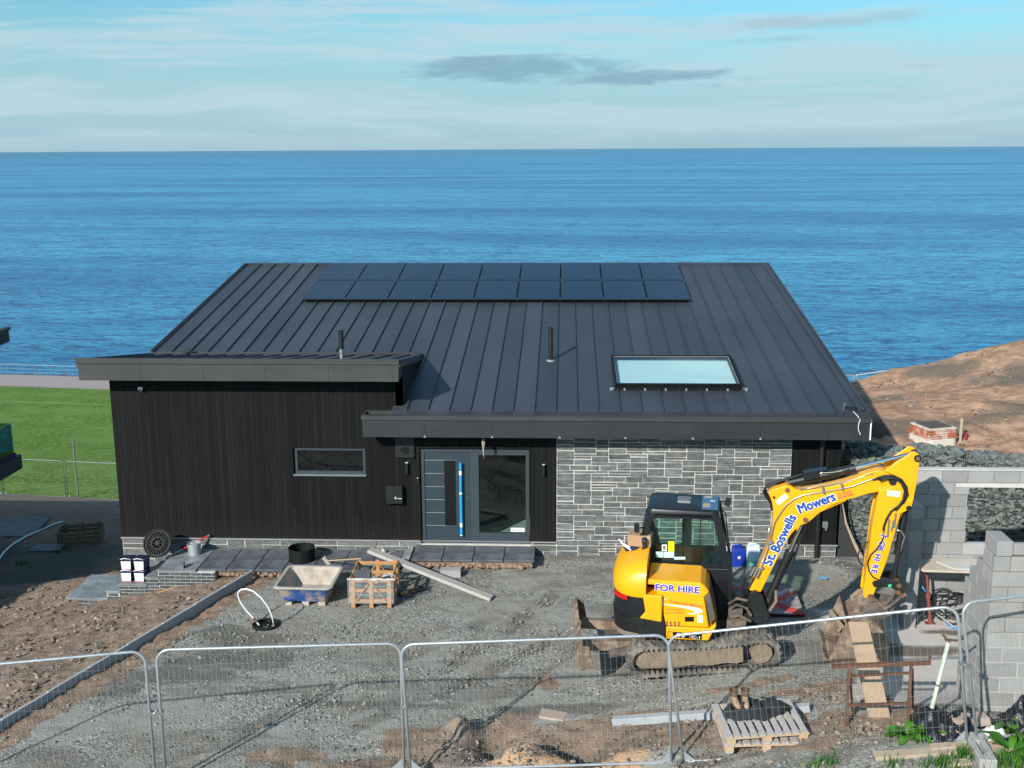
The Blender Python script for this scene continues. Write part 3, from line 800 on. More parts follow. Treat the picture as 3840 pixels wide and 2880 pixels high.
# roofs
RX0, RX1, RY0, RY1 = -.37, 16.52, -.28, 12.1
def rp(x, y, h=0):
    n = Vector((0, -math.sin(R(8.71)), math.cos(R(8.71))))
    return Vector((x, y, zr(y)))+n*h
def slab(mb, x0, x1, y0, y1, h0, h1, f):
    vs = [f(x, y, h) for h in (h0, h1) for y in (y0, y1) for x in (x0, x1)]
    mb._add(vs, [(0, 2, 3, 1), (4, 5, 7, 6), (0, 1, 5, 4), (2, 6, 7, 3), (0, 4, 6, 2), (1, 3, 7, 5)])
c = MB(); slab(c, RX0, 6.30, 3.40, RY1, -.12, 0, rp); slab(c, 6.30, RX1, RY0, RY1, -.12, 0, rp)
xs = [.17+.4615*k for k in range(-1, 36)]+[6.61]
for x in xs:
    if x > RX1-.15: continue
    y0 = 3.46 if x < 6.45 else RY0+.005
    if 11.12 < x < 14.1:
        slab(c, x-.011, x+.011, y0, 1.02, -.01, .038, rp); slab(c, x-.011, x+.011, 3.14, RY1-.01, -.01, .038, rp)
    else: slab(c, x-.011, x+.011, y0, RY1-.01, -.01, .038, rp)
slab(c, RX0-.01, RX0+.03, 3.5, RY1, -.01, .045, rp); slab(c, RX1-.03, RX1+.01, RY0, RY1, -.01, .045, rp); slab(c, RX0, RX1, RY1-.05, RY1+.02, -.10, .05, rp)
roof = c.build('main_roof', 'roof_metal', house)
def wp_(x, y, h=0):
    n = Vector((0, math.sin(R(8.71)), math.cos(R(8.71))))
    return Vector((x, y, zw(y)))+n*h
c = MB(); slab(c, -.43, 6.50, -.50, 3.50, -.10, 0, wp_)
for k in range(-1, 15):
    x = .17+.4615*k
    if -.3 < x < 6.4: slab(c, x-.011, x+.011, -.5, 3.46, -.01, .036, wp_)
slab(c, -.47, -.40, -.52, 3.5, -.16, .05, wp_); slab(c, 6.46, 6.56, -.52, 3.46, -.10, .055, wp_)
c.build('wing_roof', 'roof_metal', house)
# fascias
c = MB(); c.box(-.42, YF+.004, 3.765, 6.52, YF+.05, 4.15); c.box(-.42, YF+.05, 3.765, 6.50, .0, 3.80)
c.prism([(YF+.05, 3.80), (YF+.05, 4.13), (3.4, 3.56), (3.4, 3.40)], -.42, -.38, lambda p, q, t: (t, p, q))
c.box(6.47, YF+.05, 3.80, 6.52, 0.0, 4.12)
for k in range(1, 6): c.box(-.42+1.36*k-.004, YF-.002, 3.767, -.42+1.36*k+.004, YF+.003, 4.148)
wf = c.build('wing_fascia', 'fascia_metal', house)
c = MB(); c.box(-.47, YF-.022, 4.14, 6.54, YF+.03, 4.255)
c.build('cap', 'fascia_metal', wf)
c = MB(); c.box(5.71, YF+.004, 2.545, 16.48, YF+.05, 2.94); c.box(5.71, YF+.05, 2.545, 16.46, -.001, 2.58); c.box(16.42, YF+.05, 2.58, 16.47, -.1, 2.95)
c.box(5.71, YF+.05, 2.58, 5.75, -.002, 2.94)
for x in (7.05, 8.5, 9.95, 11.35, 12.78, 14.2, 15.62): c.box(x-.004, YF-.002, 2.547, x+.004, YF+.003, 2.938)
mf = c.build('main_fascia', 'fascia_dark', house)
c = MB(); c.box(5.69, YF-.022, 2.93, 16.49, YF+.03, 2.995); c.box(5.69, YF-.02, 2.990, 16.49, YF+.115, 3.025); c.box(5.69, YF+.115, 2.94, 5.74, -.003, 3.02); c.box(5.74, -.12, 2.94, 6.36, -.003, 3.02)
c.build('cap', 'fascia_metal', mf)
c = MB(); c.box(5.75, YF+.05, 2.86, 16.44, RY0+.08, 2.885); c.box(5.75, RY0+.05, 2.88, 16.44, RY0+.08, zr(RY0)-.13)
c.build('gutter', 'fascia_dark', mf)
c = MB(); c.box(16.475, YF-.004, 2.55, 16.505, YF+.06, 2.99)
c.build('end_strip', 'plain_white', mf)  # plain white strip across the right end of the main fascia
c = MB()
for x in (7.05, 8.5, 9.95, 11.35, 12.78, 14.2): c.prism([(x-.03, 2.545), (x+.03, 2.545), (x+.004, 2.60)], YF-.006, YF+.003, fxz())
c.build_each('solder_joint', 'solder', mf)
# solar panels
for row in range(2):
    for k in range(9):
        x0, x1 = 2.50+1.237*k, 2.50+1.237*k+1.215
        y0, y1 = (7.80, 9.80) if row == 0 else (9.85, 11.82)
        c = MB(); slab(c, x0, x1, y0, y1, .075, .105, rp); p = c.build('solar_panel', 'pv_frame', house)
        c = MB(); slab(c, x0+.012, x1-.012, y0+.012, y1-.012, .1055, .109, rp); c.build('panel_glass', 'pv_glass', p)
c = MB()
for k in range(10):
    x = 2.49+1.237*k
    for y in (7.86, 9.72, 9.92, 11.7): slab(c, x-.014, x+.004, y-.02, y+.02, .08, .118, rp)
c.build_each('panel_clamp', 'steel', house)
c = MB()
for y in (8.2, 9.4, 10.3, 11.4): slab(c, 2.5, 13.6, y-.02, y+.02, .04, .075, rp)
c.build_each('panel_rail', 'galv_dark', house)
# skylight
c = MB()
def skyb(x0, x1, y0, y1, h0, h1): slab(c, x0, x1, y0, y1, h0, h1, rp)
skyb(11.19, 14.03, 1.10, 1.18, -.02, .10); skyb(11.19, 14.03, 2.94, 3.02, -.02, .10); skyb(11.19, 11.27, 1.18, 2.94, -.02, .10); skyb(13.95, 14.03, 1.18, 2.94, -.02, .10)
skyb(11.12, 14.10, .99, 1.10, -.01, .05); skyb(11.17, 14.05, 1.07, 1.135, .10, .125); skyb(11.17, 14.05, 2.985, 3.05, .10, .125); skyb(11.17, 11.235, 1.135, 2.985, .10, .125); skyb(13.985, 14.05, 1.135, 2.985, .10, .125)
sk_ = c.build('skylight', 'pv_frame', house, bevel=.006)
c = MB(); slab(c, 11.235, 13.985, 1.135, 1.15, .101, .110, rp); slab(c, 11.235, 13.985, 2.97, 2.985, .101, .110, rp); slab(c, 11.235, 11.25, 1.15, 2.97, .101, .110, rp); slab(c, 13.97, 13.985, 1.15, 2.97, .101, .110, rp); c.build_each('seal', 'solder', sk_)
c = MB(); slab(c, 11.25, 13.97, 1.15, 2.97, .09, .10, rp); c.build('pane', 'sky_glass', sk_)
c = MB(); slab(c, 11.27, 13.95, 1.18, 2.94, .005, .02, rp); c.build('shaft_stand_in', 'shaft_stand_in', sk_)  # pale panel added under the pane in place of the bright shaft
c = MB()
for x in (11.12, 14.1): slab(c, x-.05, x+.05, .99, 1.03, -.01, .055, rp)
for k in range(6): slab(c, 11.40+.4615*k-.02, 11.40+.4615*k+.02, .985, 1.02, -.01, .05, rp)
c.build_each('flashing_clip', 'solder', sk_)
# vent pipes
def vent(x, y, zb, h, low):
    c = MB(); c.cyl((x, y, zb+h*.42), (x, y, zb+h), .055, 16); c.cyl((x, y, zb+h*.38), (x, y, zb+h*.46), .066, 16); c.cyl((x, y, zb+h*.96), (x, y, zb+h), .06, 16)
    v = c.build('vent_pipe', 'black_plastic', house, smooth='auto')
    c = MB(); c.cyl((x, y, zb-.02), (x, y, zb+h*.42), .052, 16); c.build('pipe_sleeve', low, v, smooth='auto')
    c = MB(); c.cyl((x, y, zb-.02), (x, y, zb+.02), .12, 18, .075); c.build('flashing_collar', 'solder', v, smooth='auto')
vent(9.71, 2.97, zr(2.97), .80, 'black_plastic')
vent(5.05, .75, zw(.75), .66, 'steel')
# window in the timber wall
c = MB(); f = lambda p, q, t: (p, t, q)
def rect(x0, z0, x1, z1): return [(x0, z0), (x1, z0), (x1, z1), (x0, z1)]
win = MB().ring_prism(rect(4.05, 1.535, 5.64, 2.13), rect(4.11, 1.595, 5.58, 2.075), .05, .13, f).build('window', 'frame_paint', house)
c.box(4.11, .085, 1.595, 5.58, .095, 2.075); c.build('pane', 'dark_glass', win)
MB().box(4.02, -.045, 1.502, 5.66, .05, 1.532).build('sill', 'sill_metal', win, bevel=.004)
# entrance
c = MB()
dz0, dz1 = .0, 2.12
fr = MB()
fr.box(6.87, .05, .0, 6.95, .13, 2.12); fr.box(6.95, .05, 2.05, 9.28, .13, 2.12); fr.box(7.96, .048, .0, 8.16, .13, 2.05); fr.box(9.20, .05, .0, 9.28, .13, 2.05); fr.box(8.16, .05, 0, 9.20, .13, .18); fr.box(8.16, .052, 1.99, 9.20, .13, 2.05)
ent = fr.build('entrance_frame', 'frame_paint', house, bevel=.004)
door = MB().box(6.955, .07, .015, 7.955, .12, 2.045).build('front_door', 'door_paint', house)
MB().box(7.39, .064, .34, 7.64, .069, 1.86).build('glazing', 'black_gloss', door)
c = MB()
for k in range(6): c.box(6.96, .066, .335+.304*k, 7.385 if k not in (0, 5) else 7.645, .0695, .345+.304*k)
c.build_each('inlay', 'drip_trim', door)
c = MB(); c.tube([(7.76, .0, .14), (7.76, .0, 1.82)], .032, 12); c.cyl((7.76, .0, .4), (7.76, .07, .4), .014); c.cyl((7.76, 0, 1.5), (7.76, .07, 1.5), .014)
h = c.build('handle', 'blue_wrap', door, smooth='auto')
c = MB()
for a, bq in ((.34, .43), (1.10, 1.15), (1.55, 1.64), (.135, .15)): c.cyl((7.76, 0, a), (7.76, 0, bq), .035, 12)
c.build_each('tape', 'white_tape', h, smooth='auto')
MB().cyl((7.91, .045, 1.0), (7.91, .07, 1.0), .012).build('lock', 'steel', door)
side = MB().box(8.17, .085, .185, 9.195, .095, 1.985).build('sidelight_pane', 'window_glass', house)
st_ = MB().box(8.86, .078, .205, 9.17, .0835, .30).build('sticker', 'white_plastic', side)
mat('print_navy', (.02, .05, .14), .6); mat('print_gold', (.55, .36, .05), .6)
MT = Matrix(((1, 0, 0, 8.885), (0, 0, -1, .0775), (0, 1, 0, .232), (0, 0, 0, 1)))
MB().prism([(8.885, .232), (8.915, .232), (8.90, .27)], .0765, .0775, fxz()).build('mark', 'print_navy', side)
text('lettering', 'Kamaflooola', 'print_navy', side, Matrix(((1, 0, 0, 8.925), (0, 0, -1, .0775), (0, 1, 0, .232), (0, 0, 0, 1))), width=.22, size=.05)
MB().box(6.86, .02, -.03, 9.28, .14, .0).build('threshold', 'sill_metal', ent)
# fittings
def lamp(x, z):
    c = MB(); c.box(x-.028, -.012, z-.16, x+.028, 0, z+.02); c.lathe([(.0, -.2), (.036, -.2), (.038, .04), (.030, .05), (.0, .05)], 16, (x, -.05, z))
    l = c.build('wall_lamp', 'black_plastic', house, smooth='auto'); MB().cyl((x, -.05, z+.05), (x, -.05, z+.058), .034, 16).build('lens', 'white_plastic', l)  # white disc puts the bright glare on the lamp's top into colour
lamp(6.575, 1.78); lamp(9.60, 1.76)
c = MB(); c.box(6.78, -.03, 1.35, 6.83, 0, 1.50); d_ = c.build('doorbell', 'black_plastic', house, bevel=.006); MB().box(6.79, -.032, 1.46, 6.82, -.031, 1.49).build('button', 'solder', d_)
lb = MB().box(6.10, -.13, .90, 6.47, 0, 1.31).build('letterbox', 'black_plastic', house, bevel=.008)
c = MB()
for z in (.985, 1.085, 1.18): c.box(6.105, -.132, z, 6.465, -.1305, z+.006)
c.build_each('fold', 'black_gloss', lb)
MB().box(6.36, -.134, 1.02, 6.455, -.1305, 1.032).build('name_strip', 'white_plastic', lb)
text('house_number', '4', 'white_plastic', lb, Matrix(((1, 0, 0, 6.29), (0, 0, -1, -.1315), (0, 1, 0, 1.01), (0, 0, 0, 1))), size=.09, off=.01)
c = MB(); c.box(6.32, -.05, 1.93, 6.76, 0, 2.5); v_ = c.build('extract_vent', 'black_plastic', house, bevel=.03, seg=2); MB().cyl((6.54, -.06, 2.12), (6.54, -.05, 2.12), .09, 20).build('grille', 'black_gloss', v_)
c = MB(); c.lathe([(0, -.055), (.035, -.045), (.055, 0), (.05, .04), (0, .05)], 16, (.72, -.07, 3.48)); s_ = c.build('security_camera', 'white_plastic', house, smooth=True); MB().cyl((.72, -.125, 3.465), (.72, -.10, 3.47), .026, 14).build('lens', 'black_gloss', s_)
c = MB(); c.cyl((15.62, -.075, -.38), (15.62, -.075, 2.56), .052, 14)
for z in (.35, 1.55, 2.3): c.cyl((15.62, -.075, z), (15.62, -.075, z+.1), .062, 14); c.box(15.60, -.075, z+.02, 15.64, 0, z+.06)
c.build('downpipe', 'black_plastic', house, smooth='auto')
x = at(3095, 1975, y=-.05)
c = MB(); c.box(x.x-.06, -.07, x.z-.03, x.x+.06, 0, x.z+.11); c.cyl((x.x+.02, -.04, x.z-.09), (x.x+.02, -.04, x.z-.03), .03); c.build('outdoor_socket', 'galv_dark', house, bevel=.01)
# loose bracket and cable at the eaves corner, bracket in the valley
c = MB(); c.beam(rp(16.02, -.12, .06), rp(16.30, -.10, .06), .03, .03); c.beam(rp(16.02, -.12, .0), rp(16.05, -.05, .15), .04, .02); c.beam(rp(16.1, -.2, .03), rp(16.45, -.2, .03), .02, .02)
c.build_each('roof_bracket', 'black_plastic', house)
c = MB(); c.tube([(16.20, -.2, 3.09), (16.22, -.45, 3.06), (16.25, -.58, 3.0), (16.22, -.60, 2.9), (16.22, -.60, 2.8), (16.27, -.60, 2.68)], .009, 6)
c.build('loose_cable', 'plain_white', house)
c = MB(); c.beam((.45, 3.3, 3.72), (.75, 3.3, 3.74), .03, .03); c.beam((.52, 3.3, 3.66), (.72, 3.3, 3.8), .02, .03); c.build_each('roof_bracket', 'black_plastic', house)
MB().box(-.2, 3.44, 3.64, 6.35, 3.50, 3.665).build('valley_trim', 'fascia_metal', house)
# feather-like tag hanging from the eaves
mat('jute', (.34, .31, .25), .9)
c = MB(); c.tube([(8.30, -.33, 2.545), (8.30, -.33, 2.47)], .006, 5); c.tube([(8.30, -.33, 2.48), (8.285, -.33, 2.40), (8.295, -.33, 2.25), (8.30, -.33, 2.12), (8.305, -.33, 2.02)], [.008, .026, .018, .014, .004], 7); c.tube([(8.315, -.33, 2.46), (8.32, -.33, 2.36), (8.305, -.33, 2.2)], [.01, .014, .005], 6)
o = c.build('hanging_string', 'jute', None, smooth=True); tag(o, 'frayed knotted string hanging from the eaves above the front door', 'string')
# ------------------------------------------------------------------ excavator
mud = (.20, .155, .115)
mat('machine_yellow', (.86, .385, .002), .42, var=.07, fine=14, finevar=.05, coat=.1, bump=.04, dirt=((.34, .22, .09), 3.2, .58, .88), specks=((.16, .10, .05), 38, .60, .72))
mat('machine_black', (.012, .013, .014), .45, var=.2, dirt=((.10, .085, .07), 2.6, .58, .9))
mat('cab_black', (.010, .012, .015), .38, var=.15, dirt=((.07, .065, .06), 2, .66, .95))
mat('muddy_steel', (.075, .062, .052), .75, var=.4, scale=5, bump=.4, dirt=(mud, 3.5, .42, .62))
mat('mud_crust', (.23, .175, .125), .95, var=.35, scale=6, bump=.7, bdist=.03, dirt=((.10, .08, .06), 4, .55, .75))
mat('track_rubber', (.085, .082, .076), .85, var=.3, scale=5, bump=.35, dirt=((.23, .205, .165), 3, .44, .64))
mat('blade_steel', (.17, .115, .08), .8, var=.5, scale=4, bump=.5, dirt=((.29, .225, .17), 4, .46, .60))
mat('chrome', (.70, .72, .74), .12, metal=1.0, var=.05)
mat('pipe_steel', (.55, .52, .44), .3, metal=.85, var=.2)
mat('hose_rubber', (.012, .012, .012), .55)
mat('brown_plate', (.085, .068, .05), .6, dirt=((.16, .13, .1), 3, .5, .8))
mat('lamp_red', (.55, .006, .012), .25)
mat('letter_blue', (.012, .07, .36), .5); mat('letter_violet', (.075, .055, .42), .5); mat('letter_white', (.80, .80, .80), .5); mat('letter_red', (.55, .05, .06), .5)
mat('label_white', (.75, .77, .78), .5); mat('label_mint', (.46, .72, .68), .5); mat('label_lime', (.62, .70, .0), .5); mat('label_green', (.05, .55, .25), .5)
mat('roof_blue', (.05, .13, .24), .3, var=.15); mat('seat', (.012, .013, .014), .8); mat('pin_rust', (.20, .10, .05), .6, metal=.3)
EXO = Vector((12.45, -5.5, 0.0)); ETH = R(-8)
exc = thing('excavator', 'yellow tracked mini excavator for hire, its arm reaching right beside the stone wall', 'excavator', EXO, ETH)
Em = Matrix.Rotation(ETH, 3, 'Z')
def EL(u, v, ly):
    d = Em.transposed() @ ray(u, v); c0 = Em.transposed() @ (CP-EXO)
    return c0+d*((ly-c0.y)/d.y)
def z7(x, y): return (2250+x*.3919, 1800+y*.3919)
def z8(x, y): return (2750+x*.4219, 1650+y*.4219)
def pl7(pts, ly): return [(q.x, q.z) for q in (EL(*z7(*p), ly) for p in pts)]
def pl8(pts, ly): return [(q.x, q.z) for q in (EL(*z8(*p), ly) for p in pts)]
fy = lambda p, q, t: (p, t, q)
# --- undercarriage, turned a little against the upper works
UTH = R(10.0); Um = Matrix.Rotation(UTH, 3, 'Z')
Ut = Matrix.Rotation(R(-4.0), 3, 'Y')
def UL(x, y, z): return Um @ (Ut @ Vector((x, y, z)))+Vector((-.10, .08, .06))
def stadium(r, hl, n=14, zc=0):
    pts = []
    for k in range(n+1):
        a = math.pi/2+math.pi*k/n; pts.append((-hl+r*math.cos(a), zc+r*math.sin(a)))
    for k in range(n+1):
        a = -math.pi/2+math.pi*k/n; pts.append((hl+r*math.cos(a), zc+r*math.sin(a)))
    return pts
def dense(pts, step):
    out = []
    for a, b in zip(pts, pts[1:]+pts[:1]):
        L = math.hypot(b[0]-a[0], b[1]-a[1]); n = max(1, round(L/step))
        out += [(a[0]+(b[0]-a[0])*k/n, a[1]+(b[1]-a[1])*k/n) for k in range(n)]
    return out
def sag(p):
    x, z = p
    return (x, z-.035*max(0, 1-(x/.95)**2)) if z > .4 else p
for sd in (-1, 1):
    y0, y1 = (-.97, -.57) if sd < 0 else (.57, .97)
    o_ = [sag(p) for p in dense(stadium(.275, .985, 14, .285), .085)]; i_ = [sag(p) for p in dense(stadium(.225, .985, 14, .285), .085)]
    n = min(len(o_), len(i_))
    cen = [(q[0]*.82/1.0, .285) for q in o_]
    c = MB()
    inn = []
    for k, (x, z) in enumerate(o_):
        a = o_[k-1]; bq = o_[(k+1) % len(o_)]; tx, tz = bq[0]-a[0], bq[1]-a[1]; L = math.hypot(tx, tz); nx_, nz_ = -tz/L, tx/L
        inn.append((x+nx_*.045, z+nz_*.045) if (x+nx_*.045, z+nz_*.045) else None)
    if abs(sum((inn[k][1]-.285)**2 for k in range(len(inn)))) > sum((o_[k][1]-.285)**2 for k in range(len(o_))):
        inn = [(2*o_[k][0]-inn[k][0], 2*o_[k][1]-inn[k][1]) for k in range(len(o_))]
    c.ring_prism(o_, inn, y0, y1, lambda p, q, t: UL(p, t, q))
    N = len(o_)
    for k in range(N):
        a, bq = Vector((o_[k][0], 0, o_[k][1])), Vector((o_[(k+1) % N][0], 0, o_[(k+1) % N][1]))
        d = (bq-a).normalized(); nrm = Vector((d.z, 0, -d.x))
        if nrm.dot(a-Vector((max(-.985, min(.985, a.x)), 0, .285))) < 0: nrm = -nrm
        mid = (a+bq)/2
        # oblique outer lugs, alternating halves
        ya, yb = (y0+.01, y0+.21) if k % 2 == 0 else (y0+.19, y1-.01)
        sk_x = .05
        vs = []
        for hgt, wd in ((0, .032), (.028, .020)):
            for yy, sh_ in ((ya, -sk_x/2 if k % 2 == 0 else sk_x/2), (yb, sk_x/2 if k % 2 == 0 else -sk_x/2)):
                for e_ in (-1, 1):
                    q = mid+d*(e_*wd+sh_)+nrm*hgt; vs.append(UL(q.x, yy, q.z))
        c._add(vs, [(0, 2, 3, 1), (4, 5, 7, 6), (0, 1, 5, 4), (2, 6, 7, 3), (0, 4, 6, 2), (1, 3, 7, 5)])
        # inner guide ribs
        q0 = mid-nrm*.045
        vs = []
        for hgt in (0, -.035):
            for yy in (y0+.004, y0+.10) if sd < 0 else (y1-.10, y1-.004):
                for e_ in (-1, 1):
                    q = q0+d*(e_*.024)+nrm*hgt; vs.append(UL(q.x, yy, q.z))
        c._add(vs, [(0, 2, 3, 1), (4, 5, 7, 6), (0, 1, 5, 4), (2, 6, 7, 3), (0, 4, 6, 2), (1, 3, 7, 5)])
    tr = c.build('track', 'track_rubber', exc)
    ys = y0+.06 if sd < 0 else y1-.06
    c = MB()
    prof_ = [(-1.0, .14), (-1.08, .30), (-1.0, .42), (-.3, .46), (.62, .47), (.66, .40), (.66, .16), (.55, .12), (.35, .15), (.1, .11), (-.2, .145), (-.5, .10), (-.8, .12)]
    c.prism(prof_, ys, y0+.34 if sd < 0 else y1-.34, lambda p, q, t: UL(p, t, q))
    c.build('track_frame', 'mud_crust', tr, bevel=.012)
    m_ = Um @ Matrix.Rotation(R(90), 3, 'X')
    c = MB(); c.cyl(UL(.955, ys-.005*sd*-1, .285), UL(.955, (y0+y1)/2, .285), .175, 24); c.cyl(UL(-.98, y0+.1, .285), UL(-.98, y1-.1, .285), .16, 20)
    ww = c.islands(); ww[0].build('drive_wheel', 'mud_crust', tr, smooth='auto'); ww[1].build('idler_wheel', 'mud_crust', tr, smooth='auto')
c = MB(); 
for pts in ([(-.5, -.57, .2), (.5, -.57, .2), (.5, .57, .2), (-.5, .57, .2)],):
    top = [UL(p[0]*.8, p[1]*.7, .52) for p in pts]; bot = [UL(*p) for p in pts]
    c.loft([bot, top])
c.cyl(UL(0, 0, .5), UL(0, 0, .72), .42, 24)
for sy in (-.36, .36): c.beam(UL(-.4, sy, .34), UL(-1.55, sy*1.25, .26), .16, .14)
c.build('undercarriage', 'muddy_steel', exc)
# dozer blade
c = MB()
prof_b = [(-1.66, .04), (-1.72, .18), (-1.715, .34), (-1.66, .50), (-1.61, .52), (-1.655, .34), (-1.655, .18), (-1.59, .05)]
c.prism(prof_b, -.98, .98, lambda p, q, t: UL(p-.38, t, q+.17))
c.prism([(-1.66, .04), (-1.72, .18), (-1.715, .34), (-1.66, .50), (-1.50, .46), (-1.46, .1)], -.985, -.965, lambda p, q, t: UL(p-.38, t, q+.17))
c.prism([(-1.66, .04), (-1.72, .18), (-1.715, .34), (-1.66, .50), (-1.50, .46), (-1.46, .1)], .965, .985, lambda p, q, t: UL(p-.38, t, q+.17))
c.beam(UL(-1.96, -.45, .42), UL(-1.0, -.36, .33), .15, .16); c.beam(UL(-1.96, .45, .42), UL(-1.0, .36, .33), .15, .16)
c.build('dozer_blade', 'blade_steel', exc, bevel=.008)
# --- counterweight and rear hood
def plan(s, x1=-.93, hw=.94, xr=-1.53, n=18, dx=0):
    pts = []
    for k in range(n+1):
        a = -math.pi/2-math.pi*k/n
        cx, sy = math.cos(a), math.sin(a)
        ex = abs(cx)**.75*(1 if cx > 0 else -1); ey = abs(sy)**.6*(1 if sy > 0 else -1)
        pts.append((x1+(xr-x1)*abs(ex)*s+dx, hw*s*ey))
    return pts
def ring(s, z, dx=0, hw=.94, lift=None):
    r_ = []
    for x, y in plan(s, dx=dx, hw=hw):
        zz = z if lift is None else z+lift*max(0, min(1, (x+1.53)/.6))
        r_.append(Vector((x, y, zz)))
    return r_
c = MB().loft([ring(.93, .64), ring(.97, .70), ring(.985, .96), ring(.985, .98)])
base = c.build('counterweight', 'machine_black', exc, smooth='auto', angle=50)
MB().loft([ring(.90, .60), ring(.96, .63), ring(.975, .72), ring(.90, .73)]).build('mud_cake', 'mud_crust', base, smooth='auto')
c = MB().loft([ring(.96, .98), ring(.975, 1.38), ring(.97, 1.44)]); c.build('rear_panel', 'cab_black', exc, smooth='auto', angle=50)
c = MB().loft([ring(.985, 1.36), ring(1.0, 1.40), ring(1.0, 1.56), ring(.97, 1.62, lift=.10), ring(.88, 1.70, lift=.18), ring(.6, 1.76, lift=.18), ring(.2, 1.80, lift=.16)])
c.build('rear_hood', 'machine_yellow', exc, smooth='auto', angle=60)
# yellow rear flank strips framing the rear panel
c = MB(); c.prism([(-1.02, 1.0), (-.66, .96), (-.66, 1.42), (-.98, 1.42), (-.93, 1.12)], -.945, -.55, fy); c.build('rear_flank', 'machine_yellow', exc, bevel=.02, seg=2)
c = MB(); c.prism([(-.93, 1.05), (-.70, 1.02), (-.70, 1.35), (-.90, 1.35)], -.948, -.944, fy); c.build('vent_grille', 'machine_yellow', exc)
# tail lamp and grille on the rear panel
lp = [Vector((x*1.0, y, 0)) for x, y in plan(.985)]
c = MB()
seg_ = [p for p in plan(1.0, n=40)][5:15]
for a, bq in zip(seg_, seg_[1:]): c._add([(a[0]-.012, a[1]-.02, 1.30+.02*(a[0]+1.2)), (bq[0]-.012, bq[1]-.02, 1.30+.02*(bq[0]+1.2)), (bq[0]-.012, bq[1]-.02, 1.37), (a[0]-.012, a[1]-.02, 1.37)], [(0, 1, 2, 3)])
c.build('tail_lamp', 'lamp_red', exc)
# --- engine cover with lettering
YS = -.86
side = pl7([(440, 830), (480, 920), (1000, 965), (1048, 1042), (1000, 1095), (1058, 1370), (1052, 1395), (605, 1412), (560, 1300), (470, 900)], YS)
cov = [(-.92, 1.58), (-.90, 1.66), (-.05, 1.66), (.03, 1.60), (.10, 1.50), (.02, 1.42), (.115, .88), (-.60, .86), (-.66, 1.10), (-.80, 1.58)]
rings = []
for ly, s in ((YS, .97), (YS+.03, 1.0), (-.30, 1.0), (-.07, 1.0)):
    rings.append([Vector((-.38+(x+.38)*s, ly, 1.25+(z-1.25)*s)) for x, z in cov])
c = MB().loft(rings); cover = c.build('engine_cover', 'machine_yellow', exc, bevel=.018, seg=2)
# dirty brown grille wedge at the front of the cover
c = MB(); c.prism([(.025, 1.415), (.105, 1.495), (.215, 1.06), (.13, .93)], YS+.005, -.10, fy); c.build('side_grille', 'brown_plate', exc, bevel=.008)
c = MB(); c.prism([(-.62, .855), (.115, .875), (.22, .97), (.225, .92), (.10, .66), (-.58, .64)], YS-.005, -.1, fy); skirt = c.build('side_skirt', 'machine_yellow', exc, bevel=.015, seg=2)
c = MB(); c.prism([(-.66, 1.12), (-.60, .87), (-.60, .64), (-1.05, .64), (-1.05, 1.0), (-.7, .98)], -.915, -.3, fy); c.build('lower_flank', 'machine_black', exc, bevel=.012)
def onside(x, z, ly, dx=1, dz=0):
    X = Vector((dx, 0, dz)).normalized(); U = Vector((-X.z, 0, X.x)); N = X.cross(U)
    return Matrix(((X.x, U.x, N.x, x), (X.y, U.y, N.y, ly), (X.z, U.z, N.z, z), (0, 0, 0, 1)))
text('lettering', 'FOR HIRE', 'letter_white', cover, onside(-.775, 1.485, YS-.0012), width=.705, size=.155, bold=.015)
text('lettering', 'FOR HIRE', 'letter_violet', cover, onside(-.775, 1.485, YS-.006), width=.705, size=.155, bold=.006)
# swoosh and small print
def bez(p, n=14):
    o_ = []
    for k in range(n+1):
        t = k/n; a = (1-t)**3; b_ = 3*t*(1-t)**2; c_ = 3*t*t*(1-t); d_ = t**3
        o_.append((a*p[0][0]+b_*p[1][0]+c_*p[2][0]+d_*p[3][0], a*p[0][1]+b_*p[1][1]+c_*p[2][1]+d_*p[3][1]))
    return o_
up = bez([(665, 1130), (600, 1135), (580, 1185), (640, 1190)])+bez([(760, 1200), (900, 1215), (985, 1225), (980, 1260)])
lo = bez([(975, 1265), (940, 1290), (880, 1285), (830, 1280)], 8)+bez([(930, 1270), (880, 1235), (780, 1215), (640, 1196)])+bez([(600, 1190), (575, 1160), (620, 1125), (665, 1130)], 8)[:-1]
c = MB(); c.prism([(x, z) for x, z in pl7(up+lo, YS)], YS-.003, YS-.0012, fy); c.build('swoosh', 'letter_white', cover)
def t7(s, a, b, mt, size, off=.004, ly=YS-.005, par=None):
    A, B = EL(*z7(*a), YS), EL(*z7(*b), YS)
    return text('lettering', s, mt, par or cover, onside(A.x, A.z, ly, B.x-A.x, B.z-A.z), width=math.hypot(B.x-A.x, B.z-A.z), size=size, off=off)
t7('St. Boswells Mowers', (665, 1170), (980, 1222), 'letter_red', .062)
t7('01835 824555', (625, 1246), (802, 1246), 'letter_red', .034); t7('07711 597854', (625, 1276), (802, 1276), 'letter_red', .034)
c = MB(); hx = pl7([(812, 1308), (900, 1308), (898, 1355), (812, 1355)], YS); c.prism(hx, YS-.004, YS-.001, fy); c.build('cover_handle', 'black_gloss', cover)
c = MB(); c.prism(pl7([(930, 1292), (985, 1296), (983, 1365), (930, 1362)], YS), YS-.003, YS-.001, fy); c.build('label', 'label_white', cover)
mat('label_amber', (.62, .30, .01), .6)
